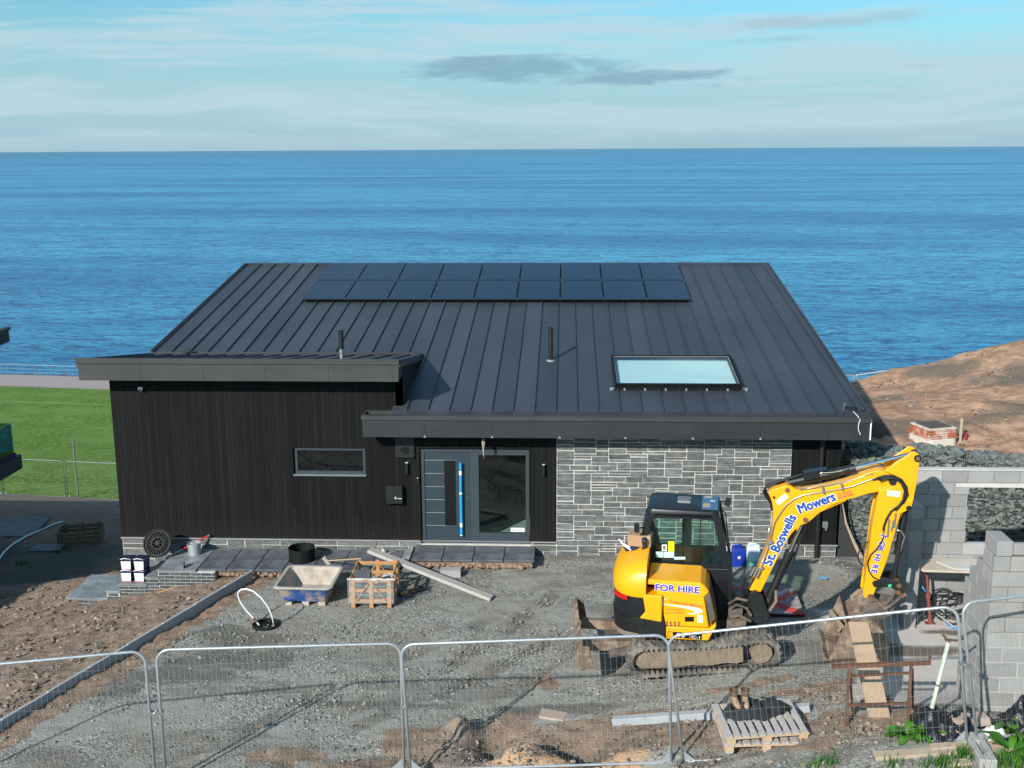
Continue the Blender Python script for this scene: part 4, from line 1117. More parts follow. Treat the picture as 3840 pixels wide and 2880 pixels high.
for k in range(4):
    c = MB(); c.prism(pl7([(624+38*k, 1350), (656+38*k, 1350), (656+38*k, 1404), (624+38*k, 1404)], YS), YS-.0025, YS-.001, fy); q = c.build('warning_label', 'label_amber', cover)
    c = MB(); c.prism(pl7([(629+38*k, 1372), (640+38*k, 1353), (651+38*k, 1372)], YS), YS-.004, YS-.0026, fy); c.prism(pl7([(632+38*k, 1382), (648+38*k, 1382), (648+38*k, 1397), (632+38*k, 1397)], YS), YS-.004, YS-.0026, fy); c.build('pictogram', 'black_plastic', q)
c = MB(); c.box(-.56, YS-.010, .675, .0, YS-.006, .775); plate = c.build('model_plate', 'black_gloss', skirt)
MB().box(-.55, YS-.0125, .685, -.475, YS-.0105, .765).build('plate_square', 'machine_yellow', plate)
text('lettering', '57', 'letter_white', plate, onside(-.43, .69, YS-.0125), width=.20, size=.10, off=.012, shear=.15)
text('lettering', 'C-1', 'letter_white', plate, onside(-.17, .69, YS-.0125), width=.14, size=.065, off=.012)
MB().box(-.20, YS-.0125, .68, -.192, YS-.0105, .77).build('plate_bar', 'machine_yellow', plate)
# --- cab
CN, CF = -.05, .92
oc = [(-1.04, 1.60), (-1.075, 2.0), (-1.06, 2.30), (-.98, 2.47), (-.84, 2.54), (.16, 2.57), (.24, 2.50), (.33, 2.1), (.41, 1.62), (-.3, 1.57)]
ic = [(-.955, 1.66), (-.965, 2.0), (-.955, 2.26), (-.90, 2.40), (-.80, 2.455), (.09, 2.465), (.14, 2.42), (.21, 2.1), (.30, 1.68), (-.3, 1.655)]
c = MB(); c.ring_prism(oc, ic, CN, CN+.07, fy); c.ring_prism(oc, ic, CF-.07, CF, fy)
c.box(-.10, CN+.01, 1.66, -.085, CN+.05, 2.46); c.box(-.42, CF-.06, 1.6, -.28, CF-.01, 2.5)
for p, q, w_ in ((oc[2], oc[3], .06), (oc[5], oc[6], .06), (oc[0], oc[1], .05)): c.box(p[0]-.0, CN+.07, p[1]-.03, p[0]+w_, CF-.07, p[1]+.03)
c.box(-1.05, CN+.07, 1.55, -.98, CF-.07, 1.68)
cab = c.build('cab', 'cab_black', exc, bevel=.012)
c = MB(); c.prism([(-.05, 1.60), (.41, 1.62), (.47, 1.55), (.49, .72), (.25, .68), (.23, 1.0), (.12, 1.50), (.05, 1.58)], CN-.01, CF, fy)
c.prism([(-1.02, .72), (-.2, .72), (-.2, 1.60), (-1.02, 1.60)], CN+.02, CF, fy); c.box(-.2, CN+.1, .72, .3, CF, .95); c.box(-.3, CF-.06, .9, .3, CF, 1.6)
low = c.build('cab_base', 'cab_black', exc, bevel=.02, seg=2)
c = MB(); c.prism([(.23, 1.43), (.40, 1.43), (.42, 1.0), (.31, .96), (.24, 1.1)], CN-.016, CN-.0105, fy); c.build('door_recess', 'black_gloss', low)
c = MB(); ro = []
for s, z in ((1.0, 2.50), (1.0, 2.56), (.965, 2.60), (.90, 2.615)):
    x0, x1, y0, y1 = -1.0, .22, CN, CF; xm, ym = (x0+x1)/2, (y0+y1)/2; hx_, hy_ = (x1-x0)/2*s, (y1-y0)/2*s; r_ = .12*s
    rg = []
    for cx, cy, a0 in ((hx_-r_, hy_-r_, 0), (-hx_+r_, hy_-r_, 90), (-hx_+r_, -hy_+r_, 180), (hx_-r_, -hy_+r_, 270)):
        for k in range(5): a = R(a0+22.5*k); rg.append(Vector((xm+cx+r_*math.cos(a), ym+cy+r_*math.sin(a), z)))
    ro.append(rg)
rf_ = c.loft(ro).build('cab_roof', 'cab_black', exc, smooth='auto', angle=40)
c = MB(); c.box(-.50, .33, 2.60, -.26, .62, 2.66); c.build('roof_hatch', 'galv_dark', rf_, bevel=.03, seg=3)
c = MB(); c.box(-.08, .06, 2.616, .19, .82, 2.624); wn_ = c.build('roof_window', 'roof_blue', rf_)
mat('label_tan', (.42, .34, .22), .7)
MB().box(-.06, .16, 2.625, .06, .36, 2.628).build('label', 'label_tan', wn_); MB().box(-.04, .68, 2.625, .09, .78, 2.628).build('label', 'label_tan', wn_); MB().box(.06, .5, 2.625, .14, .54, 2.628).build('label', 'label_white', wn_)
for nm, pts, ly in (('side_window', ic, CN+.03), ('side_window', ic, CF-.03)):
    c = MB(); c.prism(pts, ly, ly+.006, fy); wnd = c.build(nm, 'cab_glass', exc)
    if ly < 0:
        for a, bq, mt in (((535, 685), (607, 740), 'label_mint'), ((612, 685), (709, 742), 'label_mint'), ((710, 735), (816, 760), 'label_mint'), ((652, 586), (711, 682), 'label_lime'), ((592, 617), (640, 677), 'label_white')):
            q = pl7([a, (bq[0], a[1]), bq, (a[0], bq[1])], ly); c = MB(); c.prism(q, ly-.004, ly-.001, fy); c.build('sticker', mt, wnd)
        c = MB(); c.prism(pl7([(602, 628), (628, 628), (628, 668), (602, 668)], ly), ly-.006, ly-.0045, fy); c.build('print', 'galv_dark', wnd)
c = MB(); c._add([(.40, CN+.08, 1.62), (.40, CF-.08, 1.62), (.22, CF-.08, 2.48), (.22, CN+.08, 2.48)], [(0, 1, 2, 3)]); c.build('windscreen', 'cab_glass', exc)
c = MB(); c.box(-.85, .18, 1.25, -.32, .68, 1.42); c.obox((-.84, .43, 1.72), (.12, .46, .68), Matrix.Rotation(R(-12), 3, 'Y')); c.obox((-.93, .43, 2.12), (.09, .26, .16), Matrix.Rotation(R(-12), 3, 'Y')); c.box(-.72, .10, 1.5, -.4, .2, 1.56); c.box(-.72, .66, 1.5, -.4, .76, 1.56)
c.build('seat', 'seat', exc, bevel=.04, seg=2)
c = MB(); c.tube([(-.42, .12, 1.5), (-.38, .12, 1.7), (-.40, .12, 1.86)], .016, 8); c.cyl((-.40, .12, 1.84), (-.41, .12, 1.96), .028, 10); c.tube([(.12, .3, 1.0), (.14, .3, 1.45), (.06, .3, 1.75)], .016, 8); c.tube([(.12, .5, 1.0), (.14, .5, 1.45), (.06, .5, 1.75)], .016, 8); c.box(.0, .2, 1.5, .22, .7, 1.6)
c.build_each('control_lever', 'black_plastic', exc)
c = MB(); c.box(-.34, -.03+CN+.0+.07, 1.15, -.24, CN+.12, 2.5); c.build('inner_pillar', 'seat', exc)
c = MB(); c.tube([(-1.06, CN-.02, 2.28), (-1.12, CN-.12, 2.30)], .014, 6); c.obox((-1.15, CN-.15, 2.31), (.07, .09, .15), Matrix.Rotation(R(20), 3, 'Z')); c.build('mirror', 'black_plastic', exc, bevel=.02, seg=2)
c = MB(); c.tube([(.20, .75, 2.56), (.33, .80, 2.54)], .014, 6); c.obox((.36, .80, 2.53), (.09, .13, .12), Matrix.Rotation(R(15), 3, 'Y')); c.tube([(.2, .3, 2.58), (.32, .3, 2.5), (.36, .28, 2.2), (.42, .2, 1.8)], .012, 6); c.build('work_lamp', 'black_plastic', exc, bevel=.01)
c = MB(); c.box(-1.05, -.20, 1.6, -.98, -.08, 2.1); c.cyl((-1.03, -.17, 1.55), (-1.03, -.17, 1.95), .035, 10); c.cyl((-1.06, -.17, 2.08), (-.98, -.17, 2.08), .055, 12); c.box(-1.10, -.24, 1.74, -1.0, -.12, 1.86); c.build('door_latch_post', 'machine_black', exc, bevel=.012)
# --- king post, boom, arm
BY = -.15; BH = .15
c = MB(); kp = pl8([(125, 1400), (140, 1350), (200, 1335), (260, 1370), (320, 1560), (310, 1600), (120, 1610)], BY)
c.prism(kp, BY-.06, BY-.02, fy); c.prism(kp, BY+.32, BY+.36, fy)
c.cyl((.62, .0, .72), (.62, .0, 1.22), .13, 18); c.box(.62, -.22, .74, 1.0, .22, .90); c.box(.62, -.2, 1.06, .85, .2, 1.16)
c.cyl((.85, BY-.08, 1.27), (.85, BY+.38, 1.27), .05, 14)
kpo = c.build('king_post', 'machine_black', exc, bevel=.01)
c = MB(); c.box(.40, -.45, .70, .72, .45, .86); c.box(.42, -.3, .86, .66, .3, 1.0)
c.tube([(.45, -.3, 1.0), (.55, -.36, 1.12), (.72, -.33, 1.05), (.8, -.28, .9)], .028, 7); c.tube([(.42, -.2, 1.05), (.56, -.3, 1.2), (.74, -.25, 1.15)], .026, 7); c.tube([(.45, -.34, .88), (.6, -.42, .95), (.8, -.34, .82)], .03, 7)
c.build('slew_bracket', 'muddy_steel', exc, bevel=.01)
boom_px = [(143, 1340), (240, 1110), (330, 880), (350, 740), (357, 640), (345, 560), (330, 515), (312, 470), (350, 440), (475, 402), (520, 415), (560, 440), (620, 452), (760, 436), (900, 405), (1020, 372), (1120, 325), (1220, 285), (1300, 268), (1370, 285), (1435, 335), (1450, 385), (1420, 415), (1300, 458), (1200, 478), (1090, 510), (1000, 535), (900, 572), (825, 608), (760, 655), (700, 705), (655, 742), (600, 757), (565, 785), (520, 830), (470, 905), (400, 1040), (330, 1180), (245, 1352)]
bp = pl8(boom_px, BY)
c = MB(); c.prism(bp, BY, BY+.30, fy); boom = c.build('boom', 'machine_yellow', exc, bevel=.012, seg=2)
# raised side rib line along the lower edge of the boom
rib = [(565, 790), (600, 735), (690, 650), (820, 600), (800, 612), (690, 668), (610, 748), (575, 800)]
c = MB(); c.prism(pl8([(560, 800), (585, 745), (640, 690), (740, 640), (830, 606), (1000, 535), (1000, 540), (830, 613), (745, 650), (650, 702), (595, 757), (568, 806)], BY), BY-.008, BY-.001, fy); c.build('edge_rib', 'machine_yellow', boom)
def pin(px, r, ly0, ly1, mt, par, nm='pin'):
    q = EL(*z8(*px), BY); c = MB(); c.cyl((q.x, ly0, q.z), (q.x, ly1, q.z), r, 18); return c.build(nm, mt, par, smooth='auto')
pin((480, 445), .038, BY-.018, BY+.32, 'pin_rust', boom); pin((643, 710), .045, BY-.014, BY+.32, 'pin_rust', boom); pin((362, 511), .022, BY-.004, BY+.0, 'black_gloss', boom)
c = MB(); c.prism(pl8([(372, 545), (460, 475), (490, 508), (405, 580)], BY), BY-.004, BY-.001, fy); c.build('sticker', 'label_white', boom)
def t8(s, a, b, mt, size, off, ly, par=boom, bold=0):
    A, B = EL(*z8(*a), BY), EL(*z8(*b), BY)
    return text('lettering', s, mt, par, onside(A.x, A.z, ly, B.x-A.x, B.z-A.z), width=math.hypot(B.x-A.x, B.z-A.z), size=size, off=off, bold=bold)
for mt, bo, ly, e in (('letter_white', .022, BY-.0012, 0), ('letter_blue', .009, BY-.0065, 0)):
    t8('St.', (335, 1120), (378, 1020), mt, .215, 0, ly, bold=bo); t8('Boswells', (403, 998), (560, 685), mt, .215, 0, ly, bold=bo)
    t8('Mowers', (595, 650), (912, 532), mt, .225, 0, ly, bold=bo)
t8('01835', (935, 497), (1052, 466), 'letter_red', .065, .01, BY-.004); t8('824586', (935, 526), (1072, 490), 'letter_red', .065, .01, BY-.004)
for px in ((800, 445), (966, 415), (330, 912), (245, 1142)):
    q = EL(*z8(*px), BY); c = MB(); c.obox((q.x, BY-.02, q.z), (.035, .05, .11), Matrix.Rotation(R(-15 if px[1] < 600 else 60), 3, 'Y')); c.build('pipe_clamp', 'galv_dark', boom, bevel=.006)
c = MB()
l1 = [(210, 1210), (250, 1120), (300, 985), (335, 880), (350, 790), (372, 720), (420, 640), (470, 575), (540, 520), (620, 487), (720, 468), (840, 450), (950, 430), (1060, 408), (1150, 372), (1230, 345), (1300, 328)]
l2 = [(185, 1190), (225, 1100), (275, 965)]
for l, dy, r_ in ((l1, -.025, .011), ([(x-12, y-14) for x, y in l1[:6]]+[(x-3, y-18) for x, y in l1[6:]], .03, .011), ([(x-24, y-22) for x, y in l1[:5]], .08, .009)):
    c.tube([Vector((q.x, BY+dy, q.z)) for q in (EL(*z8(*p), BY) for p in l)], r_, 7)
c.tube([Vector((q.x, BY+.0, q.z)) for q in (EL(*z8(*p), BY) for p in [(590, 440), (690, 425), (760, 400), (840, 400), (960, 378), (1090, 345), (1160, 320), (1250, 300)])], .009, 6)
c.build_each('hydraulic_pipe', 'pipe_steel', boom, smooth=True)
c = MB()
for l, dy, r_ in (([(1270, 335), (1340, 312), (1420, 310), (1490, 345), (1535, 410), (1545, 480), (1510, 545), (1450, 590), (1400, 625), (1360, 690), (1335, 760), (1330, 800)], -.05, .021),
                  ([(1290, 345), (1350, 325), (1430, 328), (1490, 370), (1520, 440), (1505, 520), (1460, 580), (1430, 610)], -.08, .021),
                  ([(1235, 350), (1330, 330), (1400, 335), (1470, 380), (1500, 450)], -.02, .018),
                  ([(345, 640), (335, 580), (290, 520), (268, 475), (285, 440), (360, 400), (480, 362), (600, 325), (640, 312)], .10, .017),
                  ([(350, 620), (320, 540), (275, 480), (300, 425), (400, 385), (520, 355), (610, 345)], .15, .017), ([(352, 590), (300, 505), (285, 455), (330, 420), (450, 385)], .2, .017), ([(370, 460), (400, 420), (460, 400)], .22, .015),
                  ([(1330, 850), (1310, 900), (1260, 970), (1215, 1010), (1190, 1080), (1200, 1150), (1235, 1205), (1300, 1240), (1380, 1245)], -.06, .012),
                  ([(1380, 850), (1410, 890), (1400, 940), (1330, 990)], -.04, .010), ([(1240, 905), (1180, 970), (1130, 1030), (1118, 1080), (1140, 1130), (1165, 1150)], .2, .012),
                  ([(185, 1225), (140, 1290), (120, 1345), (130, 1400)], -.01, .020), ([(165, 1205), (115, 1270), (95, 1340), (115, 1420)], .05, .020), ([(145, 1190), (100, 1250), (85, 1330), (95, 1400)], .1, .018)):
    c.tube([Vector((q.x, BY+dy, q.z)) for q in (EL(*z8(*p), BY) for p in l)], r_, 7)
c.build_each('hydraulic_hose', 'hose_rubber', exc, smooth=True)
c = MB()
for p, q in (((235, 1150), (205, 1215)), ((212, 1135), (180, 1205)), ((190, 1120), (155, 1195)), ((1382, 690), (1366, 850)), ((1420, 700), (1400, 800)), ((1330, 790), (1330, 845)), ((1440, 640), (1425, 770))):
    a, bq = EL(*z8(*p), BY), EL(*z8(*q), BY); c.cyl((a.x, BY-.055, a.z), (bq.x, BY-.055, bq.z), .017, 8)
c.build_each('hose_coupling', 'pipe_steel', exc, smooth='auto')
arm_px = [(1545, 140), (1580, 112), (1620, 108), (1652, 130), (1660, 165), (1650, 250), (1628, 400), (1600, 540), (1582, 600), (1545, 628), (1490, 655), (1455, 760), (1420, 890), (1385, 1010), (1345, 1130), (1300, 1240), (1262, 1340), (1245, 1385), (1215, 1410), (1170, 1408), (1152, 1375), (1158, 1320), (1180, 1180), (1205, 1000), (1235, 760), (1248, 680), (1265, 600), (1280, 480), (1310, 420), (1330, 330), (1380, 260), (1440, 205)]
AY0 = BY-.05
c = MB(); c.prism(pl8(arm_px, AY0), BY+.30, BY+.345, fy); c.prism(pl8([(1545, 140), (1580, 112), (1620, 108), (1652, 130), (1660, 165), (1650, 250), (1628, 400), (1600, 540), (1582, 600), (1545, 628), (1490, 655), (1455, 760), (1420, 890), (1385, 1010), (1345, 1130), (1300, 1240), (1262, 1340), (1245, 1385), (1215, 1410), (1170, 1408), (1152, 1375), (1158, 1320), (1180, 1180), (1205, 1000), (1235, 760), (1248, 680), (1265, 600), (1295, 455), (1400, 420), (1452, 385), (1440, 335), (1400, 300), (1340, 275), (1370, 262), (1440, 205)], AY0), AY0, BY+.02, fy)
arm = c.build('dipper_arm', 'machine_yellow', exc, bevel=.012, seg=2)
c = MB(); c.prism(pl8([(1290, 520), (1560, 560), (1455, 760), (1385, 1010), (1262, 1330), (1170, 1395), (1180, 1180), (1235, 760)], BY), BY+.02, BY+.30, fy); c.build('arm_core', 'machine_yellow', arm)
A1 = AY0
pin((1633, 155), .058, A1-.022, BY+.37, 'machine_black', arm); pin((1633, 155), .032, A1-.03, A1-.02, 'pin_rust', arm); pin((1412, 362), .058, A1-.02, BY+.37, 'machine_black', arm); pin((1556, 598), .045, A1-.015, BY+.36, 'machine_black', arm); pin((1218, 1390), .062, A1-.03, BY+.38, 'muddy_steel', arm); pin((1218, 1390), .036, A1-.04, A1-.03, 'pin_rust', arm)
c = MB(); c.prism(pl8([(1370, 447), (1485, 457), (1482, 507), (1366, 495)], A1), A1-.004, A1-.001, fy); s2 = c.build('sticker', 'label_white', arm)
c = MB(); c.prism(pl8([(1372, 473), (1440, 480), (1438, 500), (1370, 493)], A1), A1-.006, A1-.0045, fy); c.build('print', 'label_mint', s2)
def t8r(s, mt, off, ly, size):
    for ch, px in zip(s, [(1337, 872), (1327, 925), (1310, 978), None, (1289, 1040), (1277, 1088), (1266, 1135), (1257, 1180)]):
        if px is None: continue
        A = EL(*z8(*px), A1); d = Vector((.30, 0, .95)) if False else Vector((-.13, 0, -.99))
        X = Vector((1, 0, .0)); X = Vector((-d.z, 0, d.x))
        tw = size*.85
        o_ = text('lettering', ch, mt, arm, onside(A.x, A.z, ly, -.13, -1.0) @ Matrix.Translation((-size*.38, -size*.45, 0)), width=None, size=size, bold=off)
t8r('FOR HIRE', 'letter_white', .014, A1-.0012, .125); t8r('FOR HIRE', 'letter_violet', .006, A1-.006, .125)
def rod(a, b, r, ly, nm, mt, par, n=16):
    A, B = EL(*z8(*a), BY), EL(*z8(*b), BY); c = MB(); c.cyl((A.x, ly, A.z), (B.x, ly, B.z), r, n); return c.build(nm, mt, par, smooth='auto')
ram = rod((500, 405), (1080, 275), .072, BY+.15, 'arm_ram', 'machine_black', exc); rod((1060, 281), (1600, 146), .038, BY+.15, 'rod', 'chrome', ram); rod((1040, 285), (1095, 272), .08, BY+.15, 'gland', 'machine_black', ram)
q = EL(*z8(690, 320), BY); c = MB(); c.obox((q.x, BY+.10, q.z), (.24, .16, .13), Matrix.Rotation(R(-12), 3, 'Y')); c.obox((q.x+.08, BY+.10, q.z+.075), (.34, .18, .02), Matrix.Rotation(R(-12), 3, 'Y')); c.build('valve_block', 'cab_black', ram, bevel=.01)
c = MB(); c.tube([Vector((q.x, BY+.06, q.z)) for q in (EL(*z8(*p), BY) for p in [(735, 318), (790, 300), (880, 298), (960, 285), (1030, 262)])], .009, 6); c.build('oil_pipe', 'pipe_steel', ram, smooth=True)
ram2 = rod((295, 1490), (510, 1020), .07, BY+.15, 'boom_ram', 'machine_black', exc); rod((500, 1040), (650, 705), .040, BY+.15, 'rod', 'chrome', ram2); rod((485, 1075), (512, 1012), .08, BY+.15, 'gland', 'machine_black', ram2)
c = MB(); a, bq = EL(*z8(520, 1150), BY), EL(*z8(655, 730), BY); c.beam((a.x, BY+.12, a.z), (bq.x, BY+.12, bq.z), .15, .02, (1, 0, 0)); c.build('ram_guard', 'cab_black', ram2)
c = MB(); a, bq = EL(*z8(380, 1340), BY), EL(*z8(325, 1520), BY); c.tube([(a.x, BY+.02, a.z), ((a.x+bq.x)/2+.05, BY-.02, (a.z+bq.z)/2), (bq.x, BY+.02, bq.z)], .025, 7); c.build('ram_hose', 'mud_crust', ram2)
ram3 = rod((1545, 620), (1475, 1030), .062, BY+.15, 'bucket_ram', 'machine_black', exc); rod((1480, 1010), (1445, 1250), .036, BY+.15, 'rod', 'hose_rubber', ram3); rod((1485, 1000), (1472, 1045), .07, BY+.15, 'gland', 'machine_black', ram3)
c = MB(); c.tube([Vector((q.x, BY+.04, q.z)) for q in (EL(*z8(*p), BY) for p in [(1435, 800), (1500, 820), (1525, 870), (1505, 930), (1492, 1000)])], .012, 6); c.build('oil_pipe', 'pipe_steel', ram3, smooth=True)
# linkage and quick hitch
lk = pl8([(1228, 1260), (1250, 1235), (1300, 1238), (1440, 1238), (1490, 1265), (1515, 1330), (1505, 1375), (1480, 1378), (1445, 1320), (1400, 1295), (1280, 1285), (1245, 1290)], BY)
c = MB(); c.prism(lk, BY-.09, BY-.05, fy); c.prism(lk, BY+.35, BY+.39, fy); lkg = c.build_each('tipping_link', 'machine_black', exc, bevel=.006)[0]
for px in ((1464, 1275), (1458, 1335), (1495, 1362), (1252, 1258)): pin(px, .038, BY-.11, BY+.41, 'pin_rust' if px[0] > 1300 else 'machine_black', lkg)
c = MB(); c.prism(pl8([(1365, 1268), (1400, 1262), (1395, 1285), (1372, 1290)], BY), BY-.094, BY-.0905, fy); c.build('paint_mark', 'label_green', lkg)
c = MB()
for l, r_ in (([(1425, 1290), (1430, 1340), (1400, 1410), (1350, 1455)], .022), ([(1500, 1370), (1440, 1430), (1380, 1475), (1330, 1500)], .034), ([(1240, 1395), (1300, 1450), (1350, 1500), (1380, 1530)], .03)):
    c.tube([Vector((q.x, BY-.04, q.z)) for q in (EL(*z8(*p), BY) for p in l)], r_, 8)
c.build_each('link_bar', 'muddy_steel', exc, smooth=True)
hq = [(1200, 1410), (1260, 1420), (1420, 1440), (1450, 1440), (1445, 1475), (1390, 1560), (1310, 1600), (1190, 1600), (1120, 1540), (1120, 1460)]
c = MB(); c.prism(pl8(hq, BY), BY-.02, BY+.03, fy); c.prism(pl8(hq, BY), BY+.27, BY+.32, fy); c.box(*[v for v in (2.72, BY+.03, .92, 2.95, BY+.27, 1.05)]); c.build('quick_hitch', 'muddy_steel', exc, bevel=.01)
# bucket, mouth towards the machine
def bucket():
    cx, cz, ang = 2.62, .60, R(8)
    arc = []
    for k in range(13):
        a = R(-75+k*17.5); r_ = .46
        arc.append((cx+.02+r_*.78*math.cos(a), cz+r_*1.0*math.sin(a)))
    prof_o = [(2.02, .23)]+arc[:1]+arc+[(2.22, 1.08)]
    prof_o = [(2.05, .36)]+arc+[(2.3, 1.06)]
    ya, yb = -.62, .50
    c = MB(); inn = [(cx+(x-cx)*.93, cz+(z-cz)*.93) for x, z in prof_o]
    n = len(prof_o); vs = []; fs = []
    for t in (ya, yb):
        vs += [(x, t, z) for x, z in prof_o]+[(x, t, z) for x, z in inn]
    for k in range(n-1):
        fs += [(k, k+1, 2*n+k+1, 2*n+k), (n+k, 3*n+k, 3*n+k+1, n+k+1), (k, n+k, n+k+1, k+1), (2*n+k, 2*n+k+1, 3*n+k+1, 3*n+k)]
    fs += [(0, 2*n, 3*n, n), (n-1, 2*n-1, 4*n-1, 3*n-1)]
    c._add(vs, fs)
    c.prism(prof_o, ya-.02, ya+.012, fy); c.prism(prof_o, yb-.012, yb+.02, fy)
    bk = c.build('bucket', 'blade_steel', exc, bevel=.006)
    c = MB()
    c.beam((2.05, ya, .36), (2.05, yb, .36), .16, .03, (.6, 0, 1)); c.build('cutting_edge', 'blade_steel', bk)
    c = MB()
    for y_ in (BY+.03, BY+.27): c.prism([(2.50, 1.02), (2.42, 1.20), (2.55, 1.34), (2.72, 1.36), (2.95, 1.15), (3.0, .95), (2.8, .98)], y_-.02, y_+.02, fy)
    c.build_each('bucket_ear', 'blade_steel', bk, bevel=.008)
    c = MB(); c.beam((2.2, ya+.02, .9), (2.75, yb-.1, .35), .07, .03, (-.7, 0, .7)); c.beam((2.15, yb-.1, .8), (2.7, ya+.1, .34), .07, .03, (-.7, 0, .7)); c.build_each('wear_strip', 'mud_crust', bk)
bucket()
# things left on the machine
mat('cardboard', (.38, .24, .14), .9, var=.12); mat('navy_cloth', (.012, .014, .06), .85, bump=.2); mat('parcel_tape', (.50, .45, .38), .5)
q = Em @ Vector((-1.10, .05, 1.88))+EXO
bx = thing('cardboard_box', 'brown cardboard box resting on the rear hood of the excavator', 'box', q, ETH+R(-6))
MB().box(-.20, -.14, .05, .20, .14, .25).build('carton', 'cardboard', bx, bevel=.006); MB().box(.14, -.142, .05, .17, .142, .2525).build('tape', 'parcel_tape', bx)
bg_ = thing('tote_bag', 'navy bag with a white band under the cardboard box on the excavator', 'bag', q+Vector((-.16, .04, -.02)), ETH)
c = MB(); c.rock((.05, -.02, .0), .22, 4, .55); c.build('bag_body', 'navy_cloth', bg_, smooth=True); c = MB(); c.tube([(-.16, -.12, .12), (-.08, -.17, .07), (.02, -.2, .02)], .012, 6); c.tube([(-.2, -.08, .16), (-.12, -.15, .11), (.0, -.18, .06)], .012, 6); c.build('strap', 'label_white', bg_)
# ------------------------------------------------------------------ paving, steps, kerb
def slate(name, base):
    m, nt, b = new_mat(name)
    co = nt.coord(); n = nt.noise(co, 2.6, 5, .65); n2 = nt.noise(nt.scale(co, (3, 9, 9)), 1, 4, .7)
    col = nt.mix(nt.ramp(n, .35, .7), tuple(q*.7 for q in base)+(1,), tuple(q*1.35 for q in base)+(1,))
    col = nt.mix(nt.math('MULTIPLY', nt.ramp(n2, .55, .8), .5), col, (.26, .275, .29, 1))
    nt.put(b.inputs['Base Color'], col); b.inputs['Roughness'].default_value = .55
    nt.put(b.inputs['Normal'], nt.bump(nt.math('ADD', n, n2), .3, .012)); MATS[name] = m
slate('slate_dark', (.105, .115, .130)); slate('slate_grey', (.20, .22, .23))
mat('brick_slate', (.060, .072, .080), .75, tint=True, var=.25); mat('concrete', (.34, .335, .32), .9, var=.2, scale=3, bump=.2, dirt=((.22, .19, .16), 3, .6, .85))
mat('concrete_kerb', (.34, .36, .37), .9, var=.2, scale=2, bump=.2, dirt=((.22, .19, .16), 3, .62, .9)); mat('earth_edge', (.25, .17, .12), .95, var=.4, scale=8, bump=.6, bdist=.02)
mat('timber', (.42, .33, .24), .8, var=.22, scale=3, stretch=(1, 6, 6)); mat('timber_grey', (.40, .375, .345), .85, var=.2, scale=3, stretch=(1, 6, 6), dirt=((.30, .24, .19), 3, .55, .8)); mat('timber_orange', (.46, .235, .095), .75, var=.22, scale=4)
mat('timber_wet', (.10, .075, .055), .8, var=.25); mat('film', (.62, .62, .62), .2, alpha=.22, var=.1); mat('strap_green', (.03, .24, .15), .5)
mat('skip_blue', (.018, .085, .30), .6, var=.25, dirt=((.36, .29, .22), 3.2, .45, .66)); mat('skip_inner', (.42, .365, .305), .95, var=.3, scale=4, bump=.35, dirt=((.28, .225, .175), 3, .5, .75)); mat('skip_rim', (.38, .345, .31), .85, var=.3, scale=5)
mat('pipe_white', (.78, .79, .80), .4, var=.05); mat('pvc_black', (.009, .010, .010), .6, var=.3, spec=.3); mat('twine', (.62, .58, .50), .95)
mat('handle_wood', (.42, .30, .20), .7, var=.2); mat('red_paint', (.50, .03, .03), .5, dirt=((.16, .09, .07), 6, .6, .8)); mat('void_black', (.003, .003, .003), .95, spec=.05); mat('navy_plastic', (.012, .016, .055), .45)
def flag(name, x0, x1, y0, y1, z, mt, label, group, tilt=0, th=.045):
    cx, cy = (x0+x1)/2, (y0+y1)/2; t = thing(name, label, 'paving slab', (cx, cy, z-th), 0, group)
    if tilt: t.rotation_euler = (tilt[0], tilt[1], 0)
    MB().box(x0-cx, y0-cy, 0, x1-cx, y1-cy, th).build('slab', mt, t, bevel=.006)
    return t
SLZ = -.10
dl_ = ['dark slate slab under the left end of the front door', 'dark slate slab below the door handle', 'dark slate slab below the left half of the sidelight', 'dark slate slab at the right end of the row by the door']
for k in range(4): flag('paving_slab', 6.74+.672*k, 6.74+.672*k+.655, -.90+.004*k, .035-.01*k, SLZ, 'slate_dark', dl_[k], 'slate slabs in front of the entrance')
flag('paving_slab', 6.47, 6.71, -.98, .0, SLZ-.07, 'slate_grey', 'narrow pale slab tilted between the two levels of slate paving', 'slate slabs in front of the entrance', tilt=(0, R(-24)), th=.03)
LZ = -.22
pos = ['just right of the black drain ring', 'under the mallet handle', 'behind the wooden crate', 'under the ball of string']
lbl = ['dark slate slab beside the galvanised bucket', 'dark slate slab at the top of the kerb', 'dark slate slab behind the blue tub, left of the drain ring', 'dark slate slab carrying the black drain ring', 'dark slate slab under the mallet head', 'dark slate slab behind the wooden crate, under the mallet handle', 'dark slate slab under the ball of string']
xs_ = [2.16, 2.78, 3.40, 4.02, 4.64, 5.26, 5.88, 6.47]
for k in range(7): flag('paving_slab', xs_[k]+.008, xs_[k+1]-.008, -1.30, -.06+.006*(k % 3), LZ+.003*(k % 2), 'slate_dark', lbl[k], 'slate slabs along the timber wall')
c = MB(); c.box(2.2, -1.24, -.40, 6.45, -.1, LZ-.047); c.box(6.74, -.84, -.40, 9.36, 0.0, SLZ-.047)
mo = c.v; c.build('paving_bed', 'earth_edge', None); tag(bpy.data.objects['paving_bed'], kind='structure')
c = MB()
rr = random.Random(3)
for k in range(40): x = 6.5+2.85*k/39; c.rock((x, -.86+rr.uniform(-.03, .03), -.24+rr.uniform(-.03, .02)), rr.uniform(.05, .10), k, .6)
for k in range(46): x = 2.3+4.1*k/45; c.rock((x, -1.27+rr.uniform(-.03, .02), -.33+rr.uniform(-.03, .02)), rr.uniform(.04, .08), k+90, .6)
